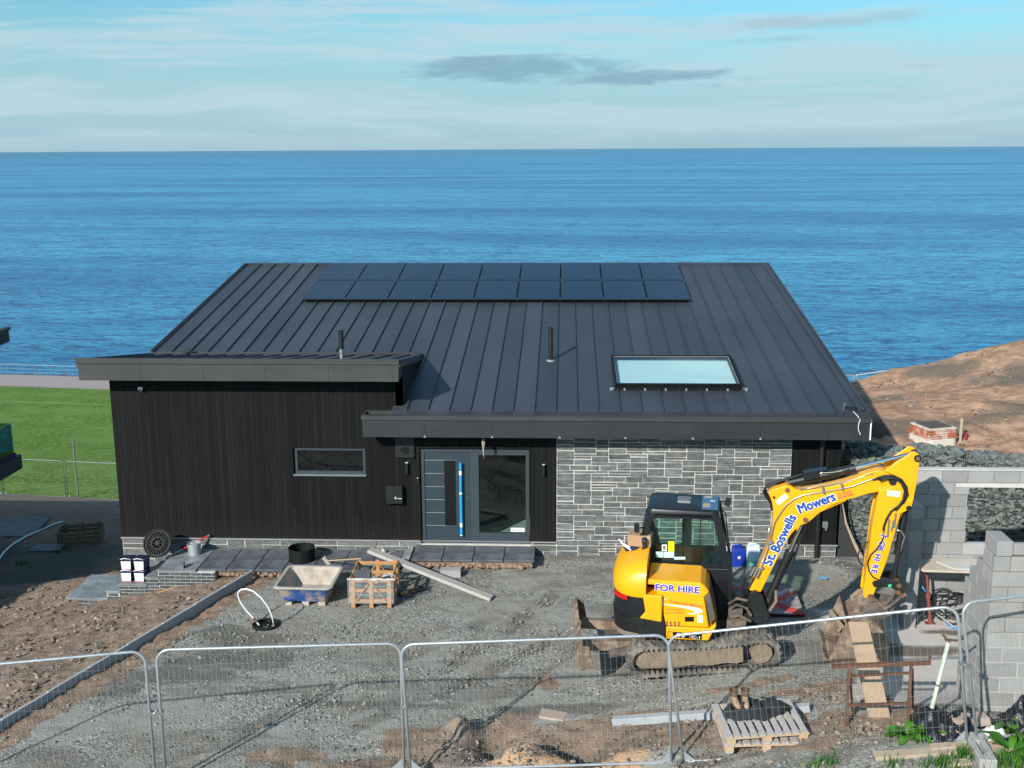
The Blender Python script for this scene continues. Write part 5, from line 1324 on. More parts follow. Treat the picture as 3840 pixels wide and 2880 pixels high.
o = c.build('earth_clods', 'earth_edge', None, smooth=True); tag(o, 'crumbling strip of brown bedding earth along the front of the slabs', 'earth', kind='stuff')
st = thing('brick_steps', 'flight of grey slate steps on slate brick walls running down to the left', 'steps', (1.3, -.75, LZ))
tr_ = [(1.30, 2.15, LZ), (1.02, 1.34, LZ-.165), (.42, 1.06, LZ-.33), (.14, .46, LZ-.495), (-.76, .18, LZ-.66)]
for k, (x0, x1, z) in enumerate(tr_):
    c = MB(); c.box(x0-1.3, -1.41+.75, z-.04-LZ, x1-1.3, -.07+.75, z-LZ); c.build('tread', 'slate_grey', st, bevel=.006)
c = MB(); c.box(-.50-1.3, -1.385+.75, -1.3-LZ, .16-1.3, -.1+.75, tr_[4][2]-.042-LZ)
c.box(.16-1.3, -1.385+.75, -1.3-LZ, .44-1.3, -.1+.75, tr_[3][2]-.042-LZ); c.box(.44-1.3, -1.385+.75, -1.3-LZ, 1.04-1.3, -.1+.75, tr_[2][2]-.042-LZ); c.box(1.04-1.3, -1.385+.75, -1.3-LZ, 1.32-1.3, -.1+.75, tr_[1][2]-.042-LZ); c.box(1.32-1.3, -1.385+.75, -1.0-LZ, 2.55-1.3, -.1+.75, LZ-.042-LZ)
c.build('core', 'mortar', st)
c = MB(); rr = random.Random(8)
for k, (xa, xb) in enumerate(((1.32, 2.55), (1.04, 1.32), (.44, 1.04), (.16, .44), (-.50, .16))):
    for r_ in range(9):
        z = tr_[k][2]-.050-.075*(r_+1); x = -1.2+(.115 if r_ % 2 else 0)
        while x < xb:
            p, q = max(x+.005, xa), min(x+.225, xb); x += .23
            if q-p < .03: continue
            v = rr.uniform(.75, 1.25); c.t = (v, v, v); c.box(p-1.3+.003, -1.40+.75, z+.006-LZ, q-1.3-.003, -1.36+.75, z+.066-LZ)
c.build('brickwork', 'brick_slate', st, bevel=.004)
flag('paving_slab', -.55, .1, -1.2, -.2, tr_[4][2]+.004, 'slate_grey', 'pale slab lying on the lowest of the steps', None, th=.004) if False else None
# long concrete kerb and two lengths of edging
k0, k1 = Vector((3.36, -1.33, -.22)), Vector((.1, -10.4, -.30))
d = (k1-k0); n = 10
kb = thing('kerb', 'long grey concrete kerb between bare soil and gravel yard', 'kerb', k0, math.atan2(d.y, d.x))
L = math.hypot(d.x, d.y)
for k in range(n): MB().box(L*k/n+.003, -.03, -.30-.08*k/n, L*(k+1)/n-.003, .03, -.08*k/n+.003*(k % 2)).build('kerb_length', 'concrete_kerb', kb, bevel=.008)
# ------------------------------------------------------------------ mortar tub
tb = thing('mortar_tub', 'blue plastic mortar tub caked in cement, standing on forklift feet', 'tub', (4.88, -2.50, G(4.88, -2.5)), R(-1))
def rr_ring(hx, hy, r, z, cy=0, n=5):
    pts = []
    for cx, cy_, a0 in ((hx-r, hy-r, 0), (-hx+r, hy-r, 90), (-hx+r, -hy+r, 180), (hx-r, -hy+r, 270)):
        for k in range(n): a = R(a0+90/(n-1)*k); pts.append(Vector((cx+r*math.cos(a), cy+cy_+r*math.sin(a), z)))
    return pts
c = MB().loft([rr_ring(.43, .40, .07, .075), rr_ring(.50, .50, .09, .28), rr_ring(.555, .575, .10, .42)], cap=False)
c._add(rr_ring(.43, .40, .07, .075), [tuple(range(20))]); c.build('tub_shell', 'skip_blue', tb, smooth='auto', angle=50)
c = MB().loft([rr_ring(.53, .55, .09, .43), rr_ring(.47, .47, .08, .26), rr_ring(.40, .37, .06, .12)], cap=False); c._add(rr_ring(.40, .37, .06, .12), [tuple(range(20))]); c.build('tub_lining', 'skip_inner', tb, smooth='auto', angle=50)
c = MB().loft([rr_ring(.59, .61, .12, .405), rr_ring(.60, .62, .12, .43), rr_ring(.585, .605, .12, .447), rr_ring(.53, .55, .09, .445), rr_ring(.53, .55, .09, .40)], cap=False); c.build('rim', 'skip_rim', tb, smooth='auto', angle=40)
for x in (-.33, .02, .35): MB().box(x-.08, -.44, 0, x+.07, .40, .075).build('foot', 'skip_inner', tb, bevel=.008)
# ------------------------------------------------------------------ crate with slate
ct = thing('wooden_crate', 'open wooden slat crate wrapped in torn clear film and green straps', 'crate', (6.22, -2.5, G(6.22, -2.5)+.005), R(1.5))
CW, CD, CH = .43, .50, .62
for y in (-CD, 0, CD): 
    pass
for x in (-.36, 0, .36): MB().box(x-.035, -CD, 0, x+.035, CD, .09).build('runner', 'timber_wet', ct)
MB().box(-CW, -CD, .09, CW, CD, .11).build('deck', 'timber_wet', ct)
def panel(y, name):
    s = -1 if y < 0 else 1; c = MB()
    for x in (-.36, 0, .36): c.box(x-.04, y-.012, 0 if s < 0 else .1, x+.04, y+.012, CH)
    for z in (.14, .36, .56 if s > 0 else .57): c.box(-CW, y+.013*s*-1-.010, z-.035, CW, y+.013*s*-1+.010, z+.035)
    for a, b_ in (((-.30, .15), (-.04, .52)), ((.30, .15), (.04, .52))): c.beam((a[0], y+.02*s, a[1]), (b_[0], y+.02*s, b_[1]), .016, .06, (0, 1, 0))
    c.build(name, 'timber_orange', ct, bevel=.003)
panel(-CD, 'front_panel'); panel(CD, 'back_panel')
for s in (-1, 1):
    c = MB()
    for y in (-.4, 0, .4): c.box(s*CW-.010, y-.04, .1, s*CW+.010, y+.04, CH-.02)
    for z in (.14, .36, .57): c.box(s*(CW-.02)-.009, -CD+.02, z-.035, s*(CW-.02)+.009, CD-.02, z+.035)
    c.build('side_panel', 'timber_orange', ct, bevel=.003)
c = MB()
for z in (.29, .47): c.tube([(-CW-.02, -CD-.03, z+.03), (-.2, -CD-.04, z), (.2, -CD-.04, z-.01), (CW+.02, -CD-.03, z+.01), (CW+.03, CD, z+.03), (-CW-.03, CD, z+.03)], .007, 5, closed=True)
c.build('strap', 'strap_green', ct)
rr = random.Random(5)
def sheet(mb, f, nu, nv):
    vs = [f(i/nu, j/nv) for j in range(nv+1) for i in range(nu+1)]
    mb._add(vs, [(j*(nu+1)+i, j*(nu+1)+i+1, (j+1)*(nu+1)+i+1, (j+1)*(nu+1)+i) for j in range(nv) for i in range(nu)])
c = MB()
sheet(c, lambda u, v: (-CW-.03+u*(2*CW+.06), -CD-.045-.03*mn.noise((u*5, v*5, 1)), .10+v*.50+.04*mn.noise((u*4, 3, v))), 26, 16)
sheet(c, lambda u, v: (CW+.035+.03*mn.noise((u*5, v*5, 4)), -CD-.03+u*(2*CD), .10+v*.50+.05*mn.noise((u*4, 8, v))), 26, 16)
c.build('clear_film', 'film', ct, smooth=True)
c = MB()
sheet(c, lambda u, v: (-CW-.03+u*(2*CW+.08), -CD-.05+.02*mn.noise((u*9, v, 2))+v*.07, .60+.03*math.sin(v*3)+.025*mn.noise((u*8, v*2, 3))), 30, 3)
sheet(c, lambda u, v: (.22+u*.25, -CD+.0+v*.12+.03*mn.noise((u*9, v*4, 6)), .63+.05*mn.noise((u*6, v*6, 3))+.05*math.sin(u*3)), 14, 8)
mat('film_fold', (.66, .64, .61), .25, alpha=.75, var=.15); c.build('film_roll', 'film_fold', ct, smooth=True)
t = thing('slate_stack', 'black slates standing inside the wooden crate', 'slates', (6.02, -2.62, G(6.2, -2.5)+.115), R(1.5))
for k in range(5): MB().box(-.18, -.16+.045*k, 0, .16, -.16+.045*k+.03, .52+.008*(k % 3)).build('slate', 'slate_dark', t, bevel=.003)
a, b_ = Vector((5.98, -1.68, .40)), Vector((8.60, -2.52, G(8.6, -2.5)+.035))
t = thing('timber_beam', 'long weathered timber beam leaning from the crate to the gravel', 'beam', b_, 0)
MB().beam(a-b_, (0, 0, 0), .20, .07, (0, 0, 1)).build('beam', 'timber_grey', t, bevel=.006)
p = gp(1690, 2160); t = thing('concrete_block', 'grey concrete block lying behind the leaning timber beam', 'block', p, R(2)); MB().box(-.22, -.11, 0, .22, .12, .16).build('block', 'concrete', t, bevel=.006)
p = gp(1545, 2225); t = thing('timber_offcut', 'short brown timber offcut lying on the slate beside the crate', 'timber', p+Vector((0, 0, .03)), R(38)); MB().box(-.30, -.06, 0, .30, .06, .05).build('offcut', 'timber_wet', t, bevel=.004)
t = thing('slate_sheet', 'broken dark slate sheet under a timber offcut by the crate', 'slate', p+Vector((.06, -.03, 0)), R(36)); MB().prism([(-.33, -.12), (.30, -.13), (.36, .02), (.30, .13), (-.30, .11)], 0, .022, lambda p, q, t: (p, q, t)).build('sheet', 'slate_dark', t)
# ------------------------------------------------------------------ drain ring, mallet, string, hose and manhole
t = thing('drain_ring', 'short black ribbed drain ring standing on the slate slabs', 'pipe ring', (4.30, -.70, LZ), 0)
pr = []
for k in range(9): z = .03*k; pr += [(.285, z), (.285, z+.014), (.272, z+.018), (.272, z+.027)]
pr += [(.29, .27), (.29, .30), (.265, .30), (.262, .02)]
c = MB().lathe(pr, 36); c.build('ring_wall', 'pvc_black', t, smooth='auto')
h0 = at(1225, 2105, z=LZ+.06); h1 = at(1325, 2097, z=.28)
t = thing('mallet', 'wooden handled mallet with its head on the slate and handle on the crate', 'mallet', (h0.x, h0.y, LZ), 0)
q0 = Vector((0, 0, .07)); q1 = h1-Vector((h0.x, h0.y, LZ)); dd = (q1-q0).normalized()
c = MB().cyl(q0, q1+dd*.35, .017, 10); c.build('handle', 'handle_wood', t); s_ = dd.cross(Vector((0, 1, .1))).normalized()
c = MB().cyl(q0-s_*.10, q0+s_*.10, .05, 14); c.build('head', 'timber_grey', t, smooth='auto')
p = at(1438, 2068, z=LZ+.05); t = thing('ball_of_string', 'ball of pale builder\'s string with loose loops on the slate', 'string', (p.x, p.y, LZ), 0)
c = MB(); c.rock((0, 0, .05), .058, 3, .9); c.build('ball', 'twine', t, smooth=True)
c = MB()
P_ = [at(1440, 2078, z=LZ+.012), at(1462, 2073, z=LZ+.02)]+[at(u, v, z=LZ+.012) for u, v in ((1490, 2062), (1515, 2055), (1530, 2046), (1545, 2040))]
c.tube([q-Vector((p.x, p.y, LZ)) for q in P_], .007, 5)
c.tube([at(u, v, z=LZ+.06)-Vector((p.x, p.y, LZ)) for u, v in ((1440, 2060), (1425, 2050), (1430, 2035), (1448, 2033), (1457, 2043), (1450, 2054))], .006, 5, closed=True)
c.tube([at(u, v, z=LZ+.012)-Vector((p.x, p.y, LZ)) for u, v in ((1425, 2070), (1440, 2082), (1455, 2078), (1460, 2072))], .006, 5)
c.build('loose_end', 'twine', t)
mc = gp(998, 2345); t = thing('manhole_ring', 'round black plastic manhole ring let into the gravel', 'manhole', mc, 0)
c = MB().lathe([(.255, -.02), (.265, .03), (.245, .045), (.225, .03), (.225, .006)], 36); c.disc((0, 0, .006), .226, 36); c.build('ring_wall', 'pvc_black', t, smooth='auto')  # black disc across the ring stands in for the dark of the open hole
base = mc+Vector((0, 0, .05)); zz = mc.z
def hp(u, v, y): q = at(u, v, y=y); return q-mc
hy = mc.y-.02
t = thing('white_hose', 'stiff white hose looping up out of the manhole ring', 'hose', mc, 0)
loop = [(975, 2350), (965, 2335), (950, 2318), (920, 2285), (902, 2258), (892, 2232), (895, 2218), (906, 2210), (925, 2209), (950, 2217), (980, 2242), (1005, 2275), (1020, 2310), (1028, 2348)]
c = MB().tube([hp(u, v, hy+.06*math.sin(k*.5)) for k, (u, v) in enumerate(loop)], .016, 8); c.tube([hp(1028, 2346, hy), hp(1012, 2352, hy-.03), hp(995, 2360, hy-.06)], .014, 8)
c.build('tube', 'pipe_white', t, smooth=True)
c = MB().cyl(hp(950, 2318, hy), hp(962, 2332, hy), .02, 8); c.build('collar', 'pin_rust', t)
# ------------------------------------------------------------------ things by the steps
tz = LZ-.33+.0
p = Vector((.98, -1.12, tz))
k = 0
TUB = None
def paint_tub():
    t = thing('paint_tub', 'x', 'tub', (0, 0, 0), 0, 'white labelled tubs on the steps')
    c = MB().loft([rr_ring(.105, .12, .03, 0), rr_ring(.115, .13, .03, .18), rr_ring(.125, .14, .03, .185), rr_ring(.125, .14, .03, .215)]); c.build('tub_body', 'navy_plastic', t, smooth='auto')
    MB().prism([(-.085, .02), (.085, .02), (.095, .185), (-.095, .185)], -.142, -.128, fxz()).build('label', 'label_white', t)
    MB().box(-.09, -.134, .004, .09, -.128, .016).build('red_band', 'lamp_red', t)
    c = MB().tube([(-.115, -.1, .20), (-.09, -.16, .235), (0, -.18, .26), (.09, -.16, .235), (.115, -.1, .20)], .008, 6); c.build('handle', 'pipe_white', t, smooth=True)
    return t
TUB = paint_tub()
zt1 = tr_[2][2]
spots = [((.56, -1.12, zt1-.004), 'lower left of the four white labelled tubs on the steps'), ((.86, -1.12, zt1-.004), 'lower right of the four white labelled tubs on the steps'),
         ((.55, -1.06, zt1+.24), 'upper left of the four white labelled tubs on the steps'), ((.85, -1.06, zt1+.24), 'upper right of the four white labelled tubs, beside the round grating'),]
for k, (q, lb_) in enumerate(spots):
    o = TUB if k == 0 else copy_tree(TUB)
    o.scale = (1.12, 1.12, 1.12); o.location = q; o.rotation_euler = (0, 0, R(2-5*(k % 2))); o['label'] = lb_
p = at(593, 2068, y=-.62)
t = thing('drain_cover', 'round black spoked drain grating leaning against the plinth', 'grating', (p.x, -.62, LZ+.32), 0)
m_ = Matrix.Rotation(R(62), 3, 'X')
c = MB(); c.lathe([(.25, -.03), (.315, -.03), (.32, .02), (.29, .03), (.285, .0), (.25, 0)], 40, m=m_); c.lathe([(.225, -.14), (.30, -.10), (.30, -.03)], 36, m=m_)
for k in range(28):
    a = 2*math.pi*k/28; c.beam(m_ @ Vector((.12*math.cos(a), .12*math.sin(a), .012)), m_ @ Vector((.27*math.cos(a), .27*math.sin(a), .012)), .014, .02, m_ @ Vector((0, 0, 1)))
c.lathe([(.115, 0), (.115, .025), (.132, .025), (.132, 0)], 30, m=m_)
for k in range(8):
    a = 2*math.pi*k/8; c.beam(m_ @ Vector((.03*math.cos(a), .03*math.sin(a), .012)), m_ @ Vector((.12*math.cos(a), .12*math.sin(a), .012)), .012, .02, m_ @ Vector((0, 0, 1)))
c.lathe([(.0, .024), (.03, .024), (.05, .024), (.05, 0)], 20, m=m_)
c.build('grate', 'pvc_black', t, smooth='auto'); c = MB(); c.disc((0, 0, 0), .25, 30, m=m_); c.v = [v+m_ @ Vector((0, 0, -.05)) for v in c.v]; c.build('backing', 'void_black', t)
p = at(723, 2085, z=LZ); t = thing('metal_bucket', 'galvanised steel bucket of rubble beside the red handled tool', 'bucket', (p.x, p.y+.13, LZ), 0)
c = MB().lathe([(.0, .01), (.125, .01), (.135, .0), (.15, .26), (.155, .265), (.145, .265), (.13, .05), (0, .05)], 28); c.build('pail', 'galv', t, smooth='auto')
c = MB(); 
for k in range(5): c.rock((random.uniform(-.07, .07), random.uniform(-.07, .07), .22), .06, k+40, .6)
c.build('mortar_lumps', 'concrete', t, smooth=True)
a, b_ = at(655, 2075, y=-.45), at(785, 2007, y=-.08); t = thing('red_tool', 'long red handled tool leaning behind the galvanised bucket', 'tool', a, 0)
d_ = b_-a; c = MB().cyl((0, 0, 0), d_*.2, .010, 8); c.cyl(d_*.95, d_, .022, 8); c.build('shaft', 'steel', t); c = MB().cyl(d_*.2, d_*.95, .020, 10); c.build('grip', 'red_paint', t)
p = at(680, 2130, z=LZ); t = thing('metal_tray', 'small open grey metal box on the slate beside the bucket', 'box', (p.x, p.y, LZ), R(8))
c = MB(); c.box(-.12, -.06, 0, .06, .06, .012); c.box(-.12, -.06, .012, .06, -.05, .07); c.box(.05, -.05, .012, .06, .10, .13); c.box(.0, .0, .012, .05, .1, .10); c.build('tray', 'galv_dark', t)
a, b_ = gp(585, 2228, .03), gp(703, 2192, .03); t = thing('timber_strip', 'two thin reddish timber strips lying at the foot of the steps', 'timber', a, 0)
MB().beam((0, 0, 0), b_-a, .03, .025).build('strip', 'timber_orange', t); MB().beam((.05, -.06, 0), b_-a+Vector((-.05, -.03, 0)), .03, .025).build('strip', 'timber', t)
# ------------------------------------------------------------------ canisters, painted pallet, litter
def canister(name, label, u, v, mt, lab, liquid):
    p = at(u, v, z=G(13.9, -.5)+.0); q = Vector((p.x, max(p.y, -.62), 0)); q.z = G(q.x, q.y)
    t = thing(name, label, 'canister', q, R(-3), 'canisters by the stone wall')
    rg = lambda s, z: rr_ring(.15*s, .12*s, .04, z)
    c = MB().loft([rg(.96, 0), rg(1, .02), rg(1, .36), rg(.9, .42), rg(.55, .44)]); c.build('body', mt, t, smooth='auto', angle=50)
    c = MB(); c.tube([(-.10, 0, .42), (-.08, 0, .475), (.05, 0, .475), (.08, 0, .42)], .022, 8); c.build('handle', mt, t, smooth=True)
    c = MB().cyl((.10, -.05, .42), (.10, -.05, .47), .03, 12); c.build('cap', 'black_plastic' if liquid is None else 'label_white', t)
    if lab: MB().box(-.025, -.126, .20, .03, -.121, .255).build('label', 'label_white', t)
    if liquid:
        c = MB().loft([rg(1.012, .012), rg(1.012, .13)], cap=False); c.build('liquid', liquid, t, smooth='auto')
mat('can_blue', (.010, .035, .30), .4); mat('can_clear', (.58, .70, .82), .4, var=.06); mat('can_liquid', (.22, .45, .45), .35)
canister('canister', 'deep blue plastic canister with a small white label by the stone wall', 2768, 2120, 'can_blue', True, None)
canister('canister', 'translucent white plastic canister with green liquid in the bottom', 2822, 2122, 'can_clear', False, 'can_liquid')
def pallet_parts(t, W_, D_, nb, mt, mb_, seed, gap=.02, warp=0, hb=.085):
    rr = random.Random(seed); bw = (D_-gap*(nb-1))/nb
    for k in range(nb):
        y = -D_/2+k*(bw+gap); MB().box(-W_/2+rr.uniform(-.006, .006), y, .105, W_/2+rr.uniform(-.006, .006), y+bw, .125).build('deck_board', mt, t, bevel=.002)
    for x in (-W_/2+.05, 0, W_/2-.05): MB().box(x-.05, -D_/2, .02+.0, x+.05, D_/2, .104).build('bearer', mb_, t)
    for x in (-W_/2+.05, 0, W_/2-.05): MB().box(x-.05, -D_/2, 0, x+.05, D_/2, .018).build('base_board', mb_, t)
def painted():
    m, nt, b = new_mat('pallet_paint'); co = nt.coord(); x, y, z = nt.sep(co)
    n = nt.noise(co, 6, 4, .6); nz = nt.math('MULTIPLY', nt.math('SUBTRACT', n, .5), .25)
    base = nt.mix(nt.noise(co, 14, 4, .6), (.20, .19, .19, 1), (.40, .39, .40, 1))
    base = nt.mix(nt.math('MULTIPLY', nt.ramp(n, .5, .6), .35), base, (.20, .03, .04, 1))
    d1 = nt.math('ABSOLUTE', nt.math('ADD', nt.math('SUBTRACT', y, nt.math('MULTIPLY', x, 1.1)), nz)); d2 = nt.math('ABSOLUTE', nt.math('ADD', nt.math('ADD', y, nt.math('MULTIPLY', x, 1.0)), nz))
    col = nt.mix(nt.math('MULTIPLY', nt.ramp(d2, .26, .10), .85), base, (.55, .025, .03, 1)); col = nt.mix(nt.math('MULTIPLY', nt.ramp(d1, .14, .04), .8), col, (.62, .56, .56, 1))
    col = nt.mix(nt.math('MULTIPLY', nt.ramp(nt.math('ABSOLUTE', nt.math('ADD', d1, -.25)), .13, .05), .75), col, (.60, .045, .04, 1))
    nt.put(b.inputs['Base Color'], col); b.inputs['Roughness'].default_value = .8; MATS['pallet_paint'] = m
painted(); mat('pallet_red', (.24, .02, .025), .8, var=.2)
q = (at(2855, 2195, z=-.05)+at(3050, 2300, z=-.05))/2
t = thing('wooden_pallet', 'weathered pallet sprayed with red and white paint behind the excavator', 'pallet', on(14.0, -2.85, .03), R(-3))
pallet_parts(t, 1.35, 1.25, 8, 'pallet_paint', 'pallet_red', 2, gap=.012)
q = gp(3085, 2170, .0); t = thing('blue_packet', 'crumpled light blue packet lying on the grit heap', 'litter', q+Vector((0, 0, .015)), R(-35))
c = MB(); sheet(c, lambda u, v: (-.10+u*.2, -.07+v*.14, .008+.012*mn.noise((u*5, v*5, 2))), 8, 6); mat('packet_blue', (.16, .45, .75), .35); c.build('wrapper', 'packet_blue', t, smooth=True)
t.modifiers if False else None
# ------------------------------------------------------------------ blockwork shell on the right
mat('block_grey', (.285, .280, .270), .95, tint=True, var=.14, scale=5, fine=70, bump=.25, dirt=((.27, .265, .255), 2.5, .6, .85)); mat('block_mortar', (.42, .40, .37), .95, var=.2); mat('lintel', (.52, .50, .47), .9, var=.15)
mat('ply_board', (.52, .445, .36), .8, var=.18, scale=2, stretch=(1, 5, 5), dirt=((.40, .36, .31), 2.5, .55, .8)); mat('prop_red', (.22, .055, .045), .7, dirt=((.36, .30, .26), 5, .56, .75)); mat('rust', (.11, .048, .029), .8, var=.4, scale=9, bump=.2)
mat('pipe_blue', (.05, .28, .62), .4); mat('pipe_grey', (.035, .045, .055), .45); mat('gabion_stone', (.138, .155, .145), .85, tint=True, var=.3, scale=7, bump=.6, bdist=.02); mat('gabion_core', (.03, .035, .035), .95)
mat('brick_red', (.42, .13, .07), .9, var=.2, dirt=((.60, .46, .40), 3, .46, .6)); mat('cast_concrete', (.60, .55, .49), .9, var=.2, dirt=((.42, .25, .17), 4, .52, .75)); mat('poly_black', (.010, .012, .015), .32, var=.3, bump=.35, bdist=.03, dirt=((.42, .34, .26), 5, .70, .82))
mat('leaf', (.042, .135, .013), .5, tint=True, var=.25, scale=12); mat('rag', (.72, .72, .74), .9); mat('pole_paint', (.50, .52, .44), .7, dirt=((.20, .42, .20), 2.2, .5, .62)); mat('boot_leather', (.30, .20, .125), .8, var=.4, scale=9, dirt=((.42, .33, .24), 7, .52, .66)); mat('boot_cuff', (.10, .055, .03), .8, var=.4, scale=12); mat('jacket_cloth', (.016, .020, .023), .9, bump=.3, bdist=.03)
mat('pallet_wood', (.40, .375, .36), .85, var=.2, scale=4, stretch=(6, 1, 6)); mat('pallet_fresh', (.50, .35, .22), .8, var=.2, scale=4)
def blocks(par, x0, x1, y, z0, n, seed, axis='x', thick=.10, L=.45, Hh=.225, skip=None, side=-1, hole=None):
    """courses of blocks along x (face at y) or along y (face at x)"""
    rr = random.Random(seed); c = MB()
    for r_ in range(n):
        z = z0+r_*Hh; off = (L/2 if r_ % 2 else 0)
        s_ = x0-off
        while s_ < x1-.01:
            a, b_ = max(x0, s_)+.005, min(x1, s_+L)-.005; s_ += L
            if hole and hole[2] < z+Hh/2 < hole[3]:
                if a < hole[0]: b_ = min(b_, hole[0])
                elif b_ > hole[1]: a = max(a, hole[1])
                else: continue
            if b_-a < .04: continue
            v = rr.uniform(.86, 1.12)
            if rr.random() < .1: v *= 1.18
            c.t = (v, v, v*1.01)
            w_ = rr.uniform(-.002, .002)
            if axis == 'x': c.box(a, y+w_, z+.005, b_, y+thick, z+Hh-.005)
            else: c.box(y, a, z+.005, y+thick+w_, b_, z+Hh-.005)
    return c.build('blocks', 'block_grey', par, bevel=.004)
bw = thing('block_wall', 'grey concrete block wall with a lintel over an open window, in front of the gabions', 'wall')
ZB = 3.01-.225*13
op = lambda x, z: (17.22 < x < 18.9) and (1.60 < z < 2.74)
blocks(bw, 16.28, 21.5, -4.32, ZB, 13, 4, hole=(17.22, 18.9, 1.60, 2.74))
lt = MB().box(16.98, -4.335, 2.705, 19.2, -4.20, 2.775).build('lintel', 'lintel', bw)
c = MB(); c.box(16.285, -4.30, ZB, 17.20, -4.24, 3.005); c.box(18.9, -4.30, ZB, 21.5, -4.24, 3.005); c.box(17.20, -4.30, ZB, 18.9, -4.24, 1.61); c.box(17.2, -4.30, 2.72, 18.9, -4.24, 3.005)
c.build('mortar', 'block_mortar', bw)
MB().box(16.27, -4.34, 3.012, 21.5, -4.19, 3.035).build('coping', 'lintel', bw)
# return wall towards the yard
rw = thing('return_wall', 'low return of grey blocks between the digger arm and the plywood platform', 'wall')
blocks(rw, -5.0, -4.34, 16.02, ZB, 11, 6, axis='y', thick=.21)
c = MB(); c.box(16.03, -4.99, ZB, 16.22, -4.34, ZB+.225*11-.006); c.build('mortar', 'block_mortar', rw)
# toothed pier and wall in front
pw = thing('block_pier', 'grey block corner wall with stepped unfinished courses beside the wire fence', 'wall')
PX, PY, PZ = 15.97, -8.75, 3.31-.225*13
rr = random.Random(12); c = MB()
for r_ in range(13):
    z = PZ+.225*r_
    xe = 18.2 if r_ < 11 else (16.42 if r_ == 11 else 16.25)
    if r_ < 12:
        s_ = PX-(.225 if r_ % 2 else 0)
        while s_ < xe-.02:
            a, b_ = (PX if s_ <= PX else s_+.005), min(xe, s_+.45)-.005; s_ += .45
            if b_-a < .04: continue
            v = rr.uniform(.9, 1.12); c.t = (v, v, v); c.box(a if a == PX else a+.002, PY, z+.007, b_-.002, PY+.10, z+.218)
    # flank running away from the camera, stepping down
    ye = PY+.10+{12: .0, 11: .30, 10: .52, 9: .75}.get(r_, .90)
    s_ = PY+.10+(.0 if r_ % 2 else -.225)
    if r_ == 12:
        c.t = (1.02, 1.02, 1.02); c.box(PX+.02, PY-.01, z+.005, PX+.23, PY+.43, z+.22); continue
    while s_ < ye-.02:
        a, b_ = max(PY+.0985, s_+.005), min(ye, s_+.45)-.005; s_ += .45
        if b_-a < .04: continue
        v = rr.uniform(.9, 1.12); c.t = (v, v, v); c.box(PX, a, z+.007, PX+.10, b_-.002, z+.218)
c.build('blocks', 'block_grey', pw, bevel=.004)
mat('joint_wet', (.20, .165, .13), .9, var=.4)
c = MB(); c.box(PX+.004, PY+.004, PZ, 18.2, PY+.091, PZ+.225*7-.004); c.box(PX+.004, PY+.091, PZ, PX+.091, PY+.97, PZ+.225*7-.004); c.build('mortar', 'block_mortar', pw)
c = MB(); c.box(PX+.008, PY+.007, PZ+.225*7, 18.2, PY+.09, PZ+.225*11-.004); c.box(PX+.008, PY+.007, PZ+.225*11-.004, PX+.44, PY+.09, PZ+.225*12-.004); c.box(PX+.008, PY+.09, PZ+.225*7, PX+.09, PY+.96, PZ+.225*9-.004); c.box(PX+.008, PY+.09, PZ+.225*9-.004, PX+.09, PY+.58, PZ+.225*11-.004)
c.build('mortar', 'joint_wet', pw)
# plywood platform on its prop
pb = thing('plywood_platform', 'pale plywood scaffold platform behind the unfinished block corner', 'platform', (16.3, -4.9, 1.40))
MB().prism([(-.13, .50), (-.13, .22), (.02, -.06), (1.9, -.14), (1.9, .52)], -.05, -.012, lambda p, q, t: (p, q, t)).build('board', 'ply_board', pb, bevel=.004)
MB().prism([(.55, -.02), (1.9, -.05), (1.9, .3), (.35, .32)], -.011, .008, lambda p, q, t: (p, q, t)).build('board', 'lintel', pb)
b0 = gp(3487, 2337)
ap = thing('steel_prop', 'red steel prop on a folding tripod holding up the plywood platform', 'prop', b0)
tp = Vector((-.12, .05, 1.35-b0.z)); c = MB().cyl((0, 0, 0), tp*.55, .032, 12); c.cyl(tp*.5, tp, .025, 12); c.obox(tp, (.14, .14, .05)); c.build('tube', 'prop_red', ap, smooth='auto')
c = MB().cyl(tp*.45, tp*.52, .045, 12); c.box(-.09, -.06, 0, .09, .06, .012); c.build('collar', 'prop_red', ap)
c = MB()
for a in (200, 330, 80): c.tube([tp*.28, (.42*math.cos(R(a)), .42*math.sin(R(a)), .015)], .013, 6)
c.tube([(.42*math.cos(R(200)), .42*math.sin(R(200)), .02), (.42*math.cos(R(330)), .42*math.sin(R(330)), .02)], .010, 6)
c.build_each('tripod_leg', 'timber_grey', ap)
# pipes and cables beneath it
t = thing('cable_coil', 'tangled coil of black cable on the slab under the plywood platform', 'cable', on(16.95, -4.72)); c = MB(); rr = random.Random(2)
for k in range(6):
    cx, cy = rr.uniform(-.1, .1), rr.uniform(-.08, .08); rx, rz_ = rr.uniform(.28, .42), rr.uniform(.16, .34)
    c.tube([(cx+rx*math.cos(a), cy+.12*math.sin(a*2+k)+.1*math.sin(a), .30+rz_*math.sin(a)*.8+.03*rr.random()) for a in [2*math.pi*q/22 for q in range(22)]], .014, 5, closed=True)
for k in range(4): c.tube([(-.3+.1*k, -.1, .35), (.1, -.15, .48+.03*k), (.45, -.2, .30), (.72, -.25-.04*k, .05)], .013, 5)
c.build('loops', 'hose_rubber', t, smooth=True)
t = thing('reel', 'flat coil of black pipe leaning beside the red prop', 'pipe coil', gp(3555, 2310)); c = MB()
for k in range(4): c.tube([((.10+.03*k)*math.cos(a), .03*k, .16+(.10+.03*k)*math.sin(a)) for a in [2*math.pi*q/24 for q in range(24)]], .014, 6, closed=True)
c.build('loops', 'hose_rubber', t, smooth=True)
